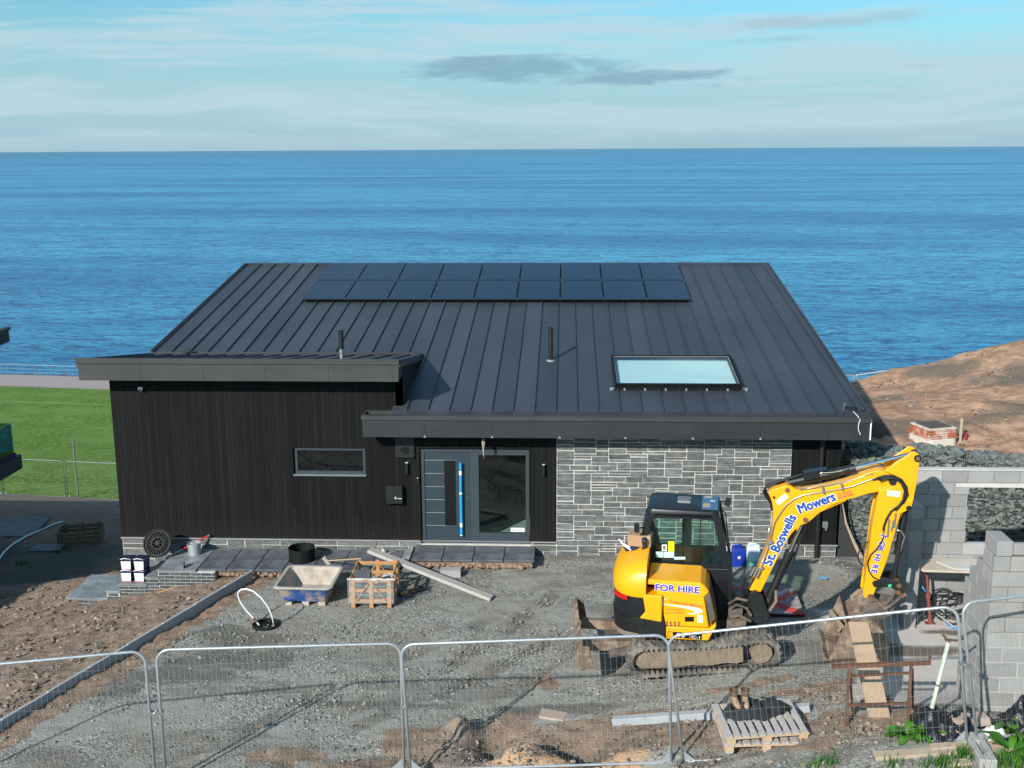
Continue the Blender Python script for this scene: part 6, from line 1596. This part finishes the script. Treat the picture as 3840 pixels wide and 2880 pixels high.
P_ = [at(3453, 2195, y=-4.75), at(3470, 2215, y=-4.8), gp(3495, 2262, .12), gp(3515, 2295, .06), gp(3535, 2325, .03), gp(3560, 2352, .02), gp(3598, 2368, .02), gp(3640, 2385, .02)]
t = thing('blue_pipe', 'bright blue water pipe snaking out from under the plywood platform', 'pipe', P_[-1]); c = MB().tube([q-P_[-1] for q in P_], .016, 8); c.build('tube', 'pipe_blue', t, smooth=True)
a, b_ = gp(3352, 2250, .40), gp(3388, 2345, .06); t = thing('drain_pipe', 'short dark grey drain pipe lying against the return wall behind the bucket', 'pipe', b_); c = MB().lathe([(.055, 0), (.055, (a-b_).length), (.048, (a-b_).length), (.048, 0), (.055, 0)], 18, m=(a-b_).to_track_quat('Z', 'Y').to_matrix()); c.build('tube', 'pipe_grey', t, smooth='auto')
# ------------------------------------------------------------------ gabions, manhole, membrane
def gabion(x, y, W_, Hh, Dd, rz, label, seed):
    t = thing('gabion', label, 'gabion', (x, y, yard(x, y)-.1), rz, 'gabions along the mound'); rr = random.Random(seed)
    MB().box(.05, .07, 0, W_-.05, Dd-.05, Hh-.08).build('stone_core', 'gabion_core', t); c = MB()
    def st(px, py, pz, s_):
        v = rr.uniform(.6, 1.35); g = rr.uniform(-.06, .1); c.t = (v*(1+g), v*1.0, v*(1-g)); o_ = len(c.v); c.shard((0, 0, 0), s_, rr, rr.uniform(.45, .8))
        m_ = Matrix.Rotation(rr.uniform(-.5, .5), 3, 'Y') @ Matrix.Rotation(rr.uniform(-.4, .4), 3, 'X')
        for i in range(o_, len(c.v)): c.v[i] = m_ @ c.v[i]+Vector((px, py, pz))
    z = .05
    while z < Hh-.03:
        xx = .04
        while xx < W_-.04: s_ = rr.uniform(.05, .115); st(xx+s_*.6, .08+rr.uniform(-.015, .02), z+rr.uniform(-.02, .02), s_); xx += s_*1.4
        z += .072
    for _ in range(int(W_*Dd*110)): st(rr.uniform(.05, W_-.05), rr.uniform(.08, Dd-.05), Hh-.06, rr.uniform(.05, .10))
    c.build('stone_fill', 'gabion_stone', t)
    c = MB()
    for k in range(int(W_/.20)+1): c.box(.2*k-.002, -.03, 0, .2*k+.002, -.026, Hh+.01)
    for k in range(int(Hh/.2)+1): c.box(0, -.031, .2*k-.002, W_, -.027, .2*k+.002)
    for x_ in (0, W_): c.cyl((x_, -.02, 0), (x_, -.02, Hh+.02), .006, 5)
    c.build('wire_basket', 'galv_dark', t)
gl = ['gabion basket against the right end of the house, deep in its shadow', 'gabion basket behind the top of the digger arm', 'gabion basket seen above the block wall, below the brick manhole', 'gabion basket seen above the block wall at the right edge']
GA = math.atan(-.33)
xg = 16.25
for k in range(4):
    W_ = 1.25 if k < 3 else 1.7
    gabion(xg, gab_y(xg)-.1+.03*(k % 2), W_, 2.45+.05*(k % 2)+.02*k, .95, GA, gl[k], 20+k)
    xg += (W_+.02)*math.cos(GA)
p = at(3120, 2060, y=.15)
t = thing('black_membrane', 'sheet of black membrane with a brown edge beside the corner of the house', 'sheet', (16.12, .12, yard(16.2, 0)-.05)); c = MB(); c.prism([(0, 0), (.52, 0), (.30, .42), (.12, .85), (.04, 1.2), (0, 1.6)], 0, .02, fy); c.build('sheet', 'gabion_core', t); c = MB(); c.tube([(.56, -.01, 0), (.34, -.01, .42), (.15, -.01, .85), (.05, -.01, 1.3)], [.05, .035, .025, .01], 6); c.build('folded_edge', 'timber', t)
mx, my = 19.42, 4.3
mz = G(mx, my)-.22
t = thing('brick_manhole', 'brick and concrete manhole chamber with a dark lid on the bare mound', 'manhole', (mx, my, mz), R(18)); t.scale = (.86, .86, .86)
c = MB().loft([[Vector(p) for p in rr_ring(.52, .52, .2, z)] for z in (0, .24)]); c.loft([rr_ring(.53, .53, .2, .245), rr_ring(.52, .52, .2, .47)]); c.build('concrete_ring', 'cast_concrete', t, bevel=.02, seg=2)
c = MB(); rr = random.Random(6)
for r_ in range(4):
    h = .48+.068*r_; s_ = .50-.02*r_
    for sd in range(4):
        m_ = Matrix.Rotation(R(90*sd), 3, 'Z')
        for k in range(4):
            x0 = -s_+k*2*s_/4+.008; x1 = -s_+(k+1)*2*s_/4-.008
            c.obox(m_ @ Vector(((x0+x1)/2+.01*rr.random(), -s_+.06, h+.03)), (x1-x0, .12, .055), m_)
c.build('brick_course', 'brick_red', t, bevel=.006)
c = MB()
for r_ in range(4): s_ = .485-.02*r_; c.box(-s_, -s_, .475+.068*r_, s_, s_, .482+.068*r_+.055)
c.box(-.46, -.46, .745, .46, .46, .78); c.build('mortar_bed', 'cast_concrete', t)
MB().box(-.36, -.36, .785, .36, .36, .815).build('lid', 'brown_plate', t)
q = t.matrix_world if False else None
t = thing('wooden_peg', 'short wooden marker peg beside the brick manhole on the mound', 'peg', on(mx+.66, my-.1)); MB().box(-.03, -.02, -.2, .03, .02, .62).build('peg', 'timber', t)
t = thing('pipe_stub', 'red capped pipe stub beside the wooden peg on the mound', 'pipe', on(mx+.84, my+.0)); MB().cyl((0, 0, -.1), (0, 0, .20), .045, 14).build('pipe', 'pallet_red', t)
# ------------------------------------------------------------------ lower right: trestle, planks, pallets, boots, beam
def lowpt(u, v, h=0): q = gp(u, v); return Vector((q.x, q.y, q.z+h))
a, b_ = lowpt(3173, 2722), lowpt(3404, 2714)
t = thing('trestle', 'rusty steel builder\'s trestle with one folding leg frame', 'trestle', a, math.atan2(b_.y-a.y, b_.x-a.x)); Lt = math.hypot(b_.x-a.x, b_.y-a.y); dz = b_.z-a.z; Ht = .86
c = MB()
for x, z0 in ((0, 0), (Lt, dz)): c.beam((x, 0, z0), (x, .10, z0+Ht), .042, .042, (1, 0, 0))
c.build('upright', 'rust', t)
c = MB(); c.beam((-.24, .10, Ht+.02-.05), (Lt+.25, .10, Ht+dz+.02+.02), .05, .055); c.build('top_bar', 'rust', t); c = MB(); c.beam((0, .09, Ht-.14), (Lt, .09, Ht+dz-.14), .035, .03); c.beam((0, .03, .30), (Lt, .03, .30+dz), .035, .03); c.build('cross_bar', 'rust', t)
c = MB()
for x, z0 in ((.02, 0), (Lt+.02, dz)): c.beam((x, .10, Ht*.9+z0), (x+.08, .42, z0+.02), .035, .035, (1, 0, 0))
c.build('rear_leg', 'rust', t)
MB().box(Lt+.22, .07, Ht+dz+.04, Lt+.25, .13, Ht+dz+.13).build('stop', 'rust', t)
a, b_ = at(3218, 2335, y=-6.30), lowpt(3300, 2690, .02); b_ = lowpt(3298, 2700, .03)
a = at(3218, 2335, y=b_.y+1.55); t = thing('scaffold_board', 'wide sawn board propped steeply against the muddy digger bucket', 'board', b_); MB().beam(a-b_, (0, 0, 0), .30, .04, (0, -.6, .6)).build('board', 'handle_wood', t, bevel=.004)
def pallet2(u, v, rz, label, seed, W_, D_, nb, lift=0, tilt=0, sh=(0, 0)):
    q = lowpt(u, v); t = thing('wooden_pallet', label, 'pallet', q+Vector((sh[0], sh[1], lift)), rz, 'grey pallets behind the fence'); rr = random.Random(seed); bw_ = W_/nb
    for k in range(nb):
        x = -W_/2+bw_*k; dd = rr.uniform(-.03, .03)
        if k in (3, 4) and lift: dd -= .05
        MB().box(x+.012, -D_/2-.0, .12, x+bw_-.022, D_/2+dd, .14).build('deck_board', 'pallet_wood', t, bevel=.002)
    for y in (-D_/2+.05, 0, D_/2-.05): MB().box(-W_/2, y-.05, .095, W_/2, y+.05, .119).build('bearer', 'pallet_fresh', t)
    for y in (-D_/2+.06, 0, D_/2-.06):
        for x in (-W_/2+.08, 0, W_/2-.08): MB().box(x-.06, y-.05, .02, x+.06, y+.05, .094).build('pallet_block', 'pallet_fresh', t)
    for x in (-W_/2+.08, 0, W_/2-.08): MB().box(x-.05, -D_/2, 0, x+.05, D_/2, .019).build('base_board', 'pallet_wood', t)
    t.rotation_euler = (R(tilt), R(-2), rz); return t
pallet2(2850, 2755, R(2), 'grey pallet under another, lying on the rubble behind the fence', 3, 1.20, .95, 9)
pallet2(2850, 2755, R(6), 'grey pallet on top of another, a black jacket and boots at its far edge', 4, 1.18, .88, 10, .15, 3, (-.02, -.02))
q0_ = lowpt(2850, 2755); q = at(2800, 2668, z=q0_.z+.31); q.z -= .31
jk = thing('black_jacket', 'crumpled black jacket draped over the far edge of the upper pallet', 'jacket', q+Vector((.04, .0, .29)), R(0))
def crumple(mb, W_, D_, Hh, seed, nu=26, nv=20, fall=.3):
    def f(u, v):
        x, y = (u-.5)*W_, (v-.5)*D_; d = math.hypot((u-.5)*2, (v-.5)*2)
        k = .55+.5*mn.noise((u*3, v*3, seed))+.35*mn.noise((u*7, v*7, seed+3))
        r_ = 1-.18*mn.noise((math.atan2(y, x)*1.2, 0, seed))
        return (x*r_, y*r_, Hh*k*max(0, 1-d*d*.7)+.05*mn.noise((u*11, v*11, seed))*1-fall*max(0, d-.6)**2)
    sheet(mb, f, nu, nv)
c = MB(); crumple(c, .72, .46, .32, 2, fall=.15); c.build('cloth', 'jacket_cloth', jk, smooth=True); c = MB(); c.rock((.34, .03, .02), .20, 7, .5); c.tube([(.1, .0, .08), (.35, .06, .10), (.58, .08, .02)], [.09, .10, .06], 9); c.build('sleeve', 'jacket_cloth', jk, smooth=True)
bt = thing('work_boots', 'pair of worn tan work boots standing on the black jacket', 'boots', q+Vector((-.10, -.02, .44)), R(6)); bt.scale = (1.05, 1.05, .72)
for s_, rz_ in ((-.07, 8), (.07, -6)):
    m_ = Matrix.Rotation(R(rz_), 3, 'Z'); rg = []
    def bring(y, z, hx, hy, til=0): return [m_ @ Vector((s_+hx*math.cos(a), y+hy*math.sin(a)*math.cos(til), z+hy*math.sin(a)*math.sin(til))) for a in [2*math.pi*k/14 for k in range(14)]]
    c = MB().loft([bring(-.02, .0, .046, .14), bring(-.02, .03, .048, .142), bring(-.015, .06, .046, .13), bring(.02, .10, .042, .09), bring(.055, .14, .042, .058), bring(.06, .155, .043, .057)]); c.build('boot', 'boot_leather', bt, smooth=True)
    c = MB().loft([bring(.058, .15, .049, .062), bring(.07, .20, .054, .064), bring(.075, .26, .062, .07), bring(.075, .262, .05, .056), bring(.07, .18, .036, .045)], cap=False); c.build('cuff', 'boot_cuff', bt, smooth=True)
    c = MB().loft([bring(-.02, -.018, .052, .15), bring(-.02, .006, .052, .15)]); c.build('sole', 'black_plastic', bt)
    c = MB()
    for k in range(4): c.tube([m_ @ Vector((s_-.03, -.02+.02*k, .10+.03*k)), m_ @ Vector((s_, -.035+.02*k, .115+.03*k)), m_ @ Vector((s_+.03, -.02+.02*k, .10+.03*k))], .005, 5)
    c.build('laces', 'jute', bt)
a, b_ = lowpt(2297, 2722), lowpt(3060, 2672)
t = thing('concrete_lintel', 'long grey concrete lintel half under the stacked pallets', 'lintel', a, math.atan2(b_.y-a.y, b_.x-a.x)); Lb = math.hypot(b_.x-a.x, b_.y-a.y); t.rotation_euler[1] = -math.atan2(b_.z-a.z, Lb); MB().box(0, 0, -.02, Lb, .14, .10).build('beam', 'concrete_kerb', t, bevel=.008)
b_ = lowpt(3472, 2745); a = at(3556, 2412, y=b_.y+.42)
t = thing('painted_pole', 'chipped green and white pole leaning among the black sheeting', 'pole', b_); c = MB().cyl((0, 0, 0), a-b_, .029, 12); c.build('pole', 'pole_paint', t, smooth='auto'); c = MB(); d_ = (a-b_).normalized()
for k in (.16, .52): c.cyl((a-b_)*k-d_*.01, (a-b_)*k+d_*.01, .039, 12)
c.build('band', 'rust', t)
t = thing('rusty_clamp', 'rusty folded steel clamp hanging at the head of the painted pole', 'clamp', a+Vector((0, 0, .02))); c = MB(); c.beam((-.08, 0, .10), (.02, 0, .0), .03, .03); c.beam((-.05, .0, .03), (.12, 0, .02), .04, .02); c.beam((.1, 0, .02), (.24, 0, .06), .03, .02); c.build('jaw', 'rust', t)
mat('rust_orange', (.36, .12, .04), .8)
# black sheeting, stones, rag
ps = thing('plastic_sheeting', 'heap of torn black plastic sheeting at the foot of the block corner', 'sheeting', lowpt(3570, 2745)+Vector((0, .05, -.03)))
c = MB(); crumple(c, 1.0, .85, .52, 5, 40, 30, .1); c.build('sheet', 'poly_black', ps, smooth=True)
c = MB(); sv = c; crumple(c, 1.25, .8, .34, 9, 40, 26, .1); c.v = [v+Vector((.95, -.15, 0)) for v in c.v]; c.build('sheet', 'poly_black', ps, smooth=True)
c = MB(); crumple(c, .7, .5, .48, 14, 30, 20, .1); c.v = [v+Vector((1.15, .35, .0)) for v in c.v]; c.build('sheet', 'poly_black', ps, smooth=True)
c = MB(); crumple(c, .9, .5, .22, 19, 30, 20, .1); c.v = [v+Vector((.35, -.32, .0)) for v in c.v]; c.build('sheet', 'poly_black', ps, smooth=True)
mat('stone_tan', (.42, .33, .27), .95, var=.2, bump=.3)
def slabrock(name, label, u, v, size, rz, h=0):
    q = lowpt(u, v, h); t = thing(name, label, 'stone', q, rz); c = MB(); c.jbox(-size[0]/2, -size[1]/2, 0, size[0]/2, size[1]/2, size[2], .02); c.build('stone', 'stone_tan', t, bevel=.01, seg=2)
slabrock('stone_slab', 'long flat brown stone propped on rubble beside the fence posts', 3630, 2745, (.52, .22, .10), R(12), .14)
slabrock('stone_slab', 'small pale stone lying left of the fence posts', 3560, 2768, (.20, .14, .10), R(-15))
slabrock('stone_slab', 'squat grey stone under the long flat stone by the fence posts', 3615, 2778, (.20, .16, .13), R(30))
slabrock('flat_stone', 'flat brown stone slab set in the churned ground behind the fence', 2075, 2685, (.42, .30, .05), R(-12), -.02)
t = thing('white_rag', 'crumpled white rag lying on the black sheeting', 'rag', lowpt(3725, 2775, .10)); c = MB(); crumple(c, .34, .24, .14, 31, 22, 18, .2); c.build('cloth', 'rag', t, smooth=True)
for k, (u0, v0, u1, v1, w_, h_, lb_) in enumerate(((3278, 2846, 3640, 2822, .16, .05, 'long sawn board lying on the ground under the bottom rail of the fence'), (3490, 2815, 3620, 2806, .12, .06, 'short pale board end on the left of the slotted fence foot'), (3700, 2805, 3836, 2795, .14, .05, 'sawn board lying to the right of the slotted fence foot'), (3560, 2872, 3640, 2868, .12, .04, 'offcut lying in front of the slotted fence foot'), (3692, 2828, 3800, 2822, .12, .05, 'lower board of a pair beside the slotted fence foot'))):
    a, b_ = lowpt(u0, v0, .04), lowpt(u1, v1, .04); t = thing('timber_board', lb_, 'board', a); MB().beam((0, 0, 0), b_-a, w_, h_).build('board', 'timber', t, bevel=.003)
# ------------------------------------------------------------------ docks and grass at the fence line
def dock(u, v, label, n, Lf, seed, lift=0):
    q = lowpt(u, v, lift); t = thing('weed', label, 'plant', q); rr = random.Random(seed); c = MB()
    for k in range(n):
        a = rr.uniform(0, 6.28); L_ = Lf*rr.uniform(.55, 1.1); wd = L_*rr.uniform(.30, .42); up = rr.uniform(.35, 1.1); g = rr.uniform(.6, 1.35); c.t = (g*rr.uniform(.8, 1.2), g, g*.8)
        ca, sa = math.cos(a), math.sin(a); o_ = len(c.v); N = 7; vs = []; fs = []
        for i in range(N+1):
            tt = i/N; r_ = L_*tt*(1-.25*tt*(1-up*.4)); z = L_*(up*tt-.75*tt*tt*(1.25-up*.4))+.03; w_ = wd*math.sin(math.pi*min(1, .08+tt*.92))**.8*(1-.25*tt)
            wv = .12*wd*math.sin(tt*9+k)
            for s_ in (-.5, 0, .5):
                x, y = r_, s_*w_; zz = z+abs(s_)*w_*.35+(wv if s_ else 0)*(1 if s_ > 0 else -1)
                vs.append((x*ca-y*sa, x*sa+y*ca, max(.005, zz)))
        for i in range(N):
            for j in range(2): p0 = i*3+j; fs.append((p0, p0+1, p0+4, p0+3))
        c._add(vs, fs)
    c.build('leaves', 'leaf', t, smooth=True); return t
dock(3400, 2765, 'clump of broad dock leaves at the foot of the rusty trestle', 26, .36, 1); dock(3475, 2768, 'broad leaved dock at the base of the leaning painted pole', 20, .30, 2)
dock(3808, 2765, 'tall dock with large leaves at the right edge of the photo', 16, .50, 3); dock(3790, 2828, 'spreading dock with large leaves in front of the bottom rail', 18, .46, 4)
def tufts(name, label, pts, seed, h=.16):
    rr = random.Random(seed); c = MB()
    for u, v, n, sp in pts:
        q = lowpt(u, v)
        for k in range(n):
            x, y = q.x+rr.gauss(0, sp), q.y+rr.gauss(0, sp*.7); z = G(x, y); a = rr.uniform(0, 6.28); hh = h*rr.uniform(.4, 1.1); ln = hh*rr.uniform(.1, .7); g = rr.uniform(.6, 1.4); c.t = (g*rr.uniform(.8, 1.3), g, g*.8); w_ = .006
            dx, dy = math.cos(a), math.sin(a)
            c._add([(x-dy*w_, y+dx*w_, z), (x+dy*w_, y-dx*w_, z), (x+dx*ln*.4+dy*w_*.7, y+dy*ln*.4-dx*w_*.7, z+hh*.6), (x+dx*ln*.4-dy*w_*.7, y+dy*ln*.4+dx*w_*.7, z+hh*.6), (x+dx*ln, y+dy*ln, z+hh)], [(0, 1, 2, 3), (3, 2, 4)])
    o = c.build(name, 'leaf', None); return tag(o, label, 'grass', kind='stuff')
tufts('grass', 'tufts of green grass growing along the bottom rail of the wire fence', [(3560, 2868, 130, .10), (3610, 2835, 150, .06), (3500, 2872, 50, .12), (3740, 2862, 160, .13), (3820, 2868, 120, .12), (3100, 2868, 60, .10), (3060, 2872, 40, .12), (3350, 2872, 40, .1)], 3)
tufts('grass', 'sparse weeds growing on the edge of the bare soil at the left', [(240, 2060, 60, .12), (90, 2115, 60, .10), (215, 2072, 40, .10)], 5, .16)
# ------------------------------------------------------------------ steel mesh fence panels
def fence_panel(A, B, label, group='mesh fence panels along the yard', Hh=2.0, name='mesh_fence', foot=True, nv=40, wr=.0010, seed=0, zd=None, mt_='galv'):
    A, B = Vector(A), Vector(B); d = (B-A); L = d.length
    t = thing(name, label, 'fence panel', A, 0, group); X = d.normalized(); Y = X.cross(Vector((0, 0, 1))).normalized(); Z = Y.cross(X)*-1
    if Z.z < 0: Z = -Z
    if zd is not None: Z = Vector(zd)
    M = Matrix((X, -Y, Z)).transposed()
    def bt(c, nm, mt, **kw):
        c.v = [M @ v for v in c.v]; return c.build(nm, mt, t, **kw)
    r_ = .19; rt = .021; pts = [(0, 0, 0), (0, 0, Hh-r_)]
    pts += [(r_-r_*math.cos(R(a)), 0, Hh-r_+r_*math.sin(R(a))) for a in (15, 30, 45, 60, 75, 90)]
    pts += [(L-r_+r_*math.sin(R(a)), 0, Hh-r_+r_*math.cos(R(a))) for a in (0, 15, 30, 45, 60, 75, 90)]+[(L, 0, 0)]
    c = MB().tube(pts, rt, 10); bt(c, 'frame', mt_, smooth=True)
    c = MB().cyl((0, 0, .05), (L, 0, .05), rt*.9, 10)
    c.prism([(.0, .03), (.19, .05), (.0, .24)], -.004, .004, fxz()); c.prism([(L, .03), (L-.19, .05), (L, .24)], -.004, .004, fxz())
    bt(c, 'bottom_rail', mt_, smooth='auto')
    c = MB(); rr = random.Random(seed)
    for k in range(1, nv):
        x = L*k/nv; e = 0
        if x < r_: e = r_-math.sqrt(max(0, r_*r_-(r_-x)**2))
        if x > L-r_: e = r_-math.sqrt(max(0, r_*r_-(x-L+r_)**2))
        c.tube([(x, -.004, .05), (x+rr.uniform(-.004, .004), -.004+rr.uniform(-.012, .012), Hh*.5), (x, -.004, Hh-e)], wr, 3, caps=False)
    bt(c, 'vertical_wires', 'wire')
    c = MB(); nh = 8
    for k in range(1, nh):
        z = .05+(Hh-.05)*k/nh; q = [(L*i/12, .004+rr.uniform(-.01, .01), z+(rr.uniform(-.012, .012) if 0 < i < 12 else 0)) for i in range(13)]
        c.tube(q, wr*1.15, 3, caps=False)
    bt(c, 'horizontal_wires', 'wire')
    return t, X, Z
mat('wire', (.40, .40, .37), .5, metal=.3, dirt=((.42, .39, .33), 3, .5, .7))
def fz(x, y, z): return (x, y, z)
# panel corners found from the photo: bases of the posts
PN = [((.75, -10.26, -.22), (4.24, -9.41, -.20), 'wire mesh fence panel at the far left, crossing the kerb'),
      ((4.38, -9.38, -.20), (7.76, -9.05, -.20), 'wire mesh fence panel in front of the manhole ring and the gravel'),
      ((7.86, -9.09, -.20), (11.60, -9.03, -.02), 'wire mesh fence panel in front of the brown heaps, left of the excavator tracks'),
      ((11.78, -9.03, -.01), (15.40, -9.83, .84), 'wire mesh fence panel in front of the tracks, pallets and rusty trestle'),
      ((15.54, -9.80, .86), (18.9, -9.2, 1.05), 'wire mesh fence panel at the far right, in front of the block corner')]
ends = []
for k, (a, b_, lb_) in enumerate(PN):
    t, X, Z = fence_panel(a, b_, lb_, seed=k, nv=46, zd=(None, None, (-.045, 0, 1), (-.145, -.01, .99), (-.18, 0, .99))[k])
    ends.append((Vector(a), Vector(b_), X, Z))
for k, lb_ in enumerate(('coupler clip joining the fence posts left of the manhole', 'brassy coupler clip joining the fence posts in mid yard', None, 'steel coupler clip joining the fence posts by the block corner')):
    if not lb_: continue
    a = ends[k][1]+ends[k][3]*1.05; b_ = ends[k+1][0]+ends[k+1][3]*1.05
    if k == 3: a = ends[k][1]+ends[k][3]*1.2; b_ = ends[k+1][0]+ends[k+1][3]*1.12
    t = thing('coupler', lb_, 'clip', (a+b_)/2, 0, 'couplers on the fence'); d_ = (b_-a).normalized(); h_ = (b_-a).length/2
    c = MB().beam(-d_*(h_+.03)+Vector((0, -.03, 0)), d_*(h_+.03)+Vector((0, -.03, 0)), .012, .05); c.beam(-d_*(h_+.03)+Vector((0, .03, 0)), d_*(h_+.03)+Vector((0, .03, 0)), .012, .05); c.cyl((0, -.06, 0), (0, .06, 0), .012, 8); c.build('clamp', 'steel', t)
p = (ends[3][1]+ends[4][0])/2
t = thing('slotted_foot_block', 'grey slotted fence foot block under the posts by the block corner', 'block', (p.x+.02, p.y-.22, G(p.x, p.y-.2)-.01), R(-4))
c = MB(); c.box(-.11, -.36, 0, -.035, .36, .13); c.box(.035, -.36, 0, .11, .36, .13); c.box(-.035, .12, 0, .035, .36, .13); c.box(-.035, -.36, 0, .035, -.22, .13); c.box(-.035, -.22, 0, .035, .12, .07); c.build('block', 'concrete', t, bevel=.01)
# ------------------------------------------------------------------ far fence at the foot of the slope, railing, crest fence
def far_panel(x0, x1, label, name='mesh_fence'):
    y0, y1 = 30.4-.125*(x0+17), 30.4-.125*(x1+17); q0, q1 = prof(qd(x0, y0)), prof(qd(x1, y1))
    return fence_panel((x0, y0, q0-.05), (x1, y1, q1-.05), label, 'fence panels at the foot of the grass slope', nv=24, wr=.0010, mt_='galv_dark')
xf = [-23.0, -19.35, -15.75, -12.1, -8.5]
for k, lb_ in enumerate(('mesh fence panel below the grass, mostly behind the neighbouring balcony', 'mesh fence panel at the near edge of the grass, left of the tall post', 'mesh fence panel at the near edge of the grass, right of the tall post', 'mesh fence panel at the near edge of the grass, meeting the black timber house')):
    far_panel(xf[k]+.06, xf[k+1]-.06, lb_)
x = at(284, 1800, y=30.2).x; t = thing('fence_post', 'tall thin steel post standing above the fence at the edge of the grass', 'post', (x, 30.3, prof(qd(x, 30.3)))); MB().cyl((0, 0, -.2), (0, 0, 3.15), .045, 10).build('post', 'galv_dark', t)
mat('rail_steel', (.22, .27, .31), .5, metal=.4)
rl = thing('railing', 'blue grey steel railing along the sea edge of the promenade', 'railing', pq(-60, 91.8, -16.0)); bx, by, bz = rl.location
for k in range(24):
    x = -62+2.05*k; q = Vector(pq(x, 91.8, -16.0))-rl.location; c = MB().tube([q, q+Vector((0, 0, 1.0)), q+Vector((-.05, -.02, 1.05)), q+Vector((-.28, -.12, 1.16))], .038, 6); c.build('rail_post', 'rail_steel', rl)
for z in (1.12, .62, .2):
    a, b_ = Vector(pq(-62, 91.8, -16+z))-rl.location, Vector(pq(-15, 91.8, -16+z))-rl.location
    if z > 1: a += Vector((-.2, -.1, 0)); b_ += Vector((-.2, -.1, 0))
    MB().cyl(a, b_, .028 if z > 1 else .012, 6).build('rail', 'rail_steel', rl)
def crest(x0, x1, y, label):
    fence_panel((x0, y, G(x0, y)-1.55), (x1, y+.3, G(x1, y+.3)-1.50), label, 'white fence panels beyond the mound', nv=20, wr=.002)
q = at(3250, 1400, y=21.5)
a, b_ = at(3160, 1402, y=22.0), at(3222, 1402, y=22.0); c_ = at(3430, 1378, y=22.0)
fence_panel((a.x-1.5, 22, a.z-2.1), (b_.x, 22, b_.z-2.05), 'pale mesh fence panel just showing behind the roof edge, beyond the mound', 'fence panels beyond the mound', nv=20, wr=.002)
fence_panel((b_.x+.12, 22, b_.z-2.05), (c_.x+1.0, 21.6, c_.z-1.75), 'pale mesh fence panel dropping behind the crest of the mound', 'fence panels beyond the mound', nv=20, wr=.002)
# ------------------------------------------------------------------ neighbouring house, its yard
nh = thing('neighbouring_house', 'corner of a dark neighbouring house with a glass balcony at the left edge', 'house', (-14, 0, -3))
NX = -6.85
c = MB(); c.box(-21+14, -8, -1, -9.2+14, 6.2, 5.4); c.build('wall', 'cladding', nh)
c = MB(); c.prism([(-9.5, 2.3+3), (9.0, 2.95+3), (9.0, 3.36+3), (-9.5, 2.71+3)], -21+14, NX+14, lambda p, q, t: (t, p, q)); c.build('roof', 'fascia_dark', nh); c = MB(); c.prism([(-9.5, 2.66+3), (9.03, 3.31+3), (9.03, 3.40+3), (-9.5, 2.75+3)], NX+14-.1, NX+14+.05, lambda p, q, t: (t, p, q)); c.build('verge_trim', 'fascia_metal', nh)
c = MB(); c.box(-21+14, 5.0, -1.06+3, NX+14, 9.0, -.62+3); c.box(-21+14, 5.0, -.62+3, NX+14-.12, 8.92, -.54+3); c.build('balcony', 'fascia_dark', nh)
c = MB(); c.box(NX+14-.19, 5.0, -.62+3, NX+14-.17, 8.9, .40+3); c.box(-21+14, 8.88, -.62+3, NX+14-.2, 8.9, .40+3); bl = c.build('balustrade', 'balustrade_glass', nh)
q = gp(290, 2040); cr = thing('pallet_collar', 'weathered open wooden crate on the shade-tinted gravel at the left', 'crate', q+Vector((0, .3, 0)), R(14))
mat('crate_wood', (.20, .145, .095), .85, var=.3)
for y, hh in ((-.4, .42), (.4, .40)):
    c = MB()
    for z in (.08, .22, .35): c.box(-.62, y-.012, z-.055, .62, y+.012, z+.05)
    c.build('side_board', 'crate_wood', cr)
    c = MB()
    for x in (-.5, 0, .5): c.box(x-.05, y-.03 if y < 0 else y+.013, 0, x+.05, y-.013 if y < 0 else y+.03, .44)
    c.build('batten', 'crate_wood', cr)
for x in (-.62, .62):
    c = MB()
    for z in (.08, .22, .36): c.box(x-.012, -.38, z-.055, x+.012, .38, z+.05)
    c.build('end_board', 'crate_wood', cr)
p = gp(178, 2062); t = thing('slate_slab', 'loose dark slate slab lying in front of the weathered crate', 'slab', p+Vector((0, 0, .02)), R(6)); MB().box(-.45, -.25, 0, .45, .3, .05).build('slab', 'slate_dark', t)
p = gp(40, 1992); t = thing('slate_slab', 'wide dark slate paving by the neighbouring house at the left edge', 'slab', p+Vector((-.6, 0, .01)), R(6)); MB().box(-1.6, -.8, 0, 1.5, 1.0, .08).build('slab', 'slate_dark', t)
P_ = [gp(u, v, .05) for u, v in ((-40, 2150), (0, 2100), (15, 2078), (45, 2050), (90, 2022), (150, 1995), (200, 1972), (235, 1962))]
t = thing('grey_hose', 'pale grey hose curving across the shade-tinted gravel at the left', 'hose', P_[0]); c = MB().tube([p-P_[0] for p in P_], .035, 6); c.build('tube', 'galv', t, smooth=True)
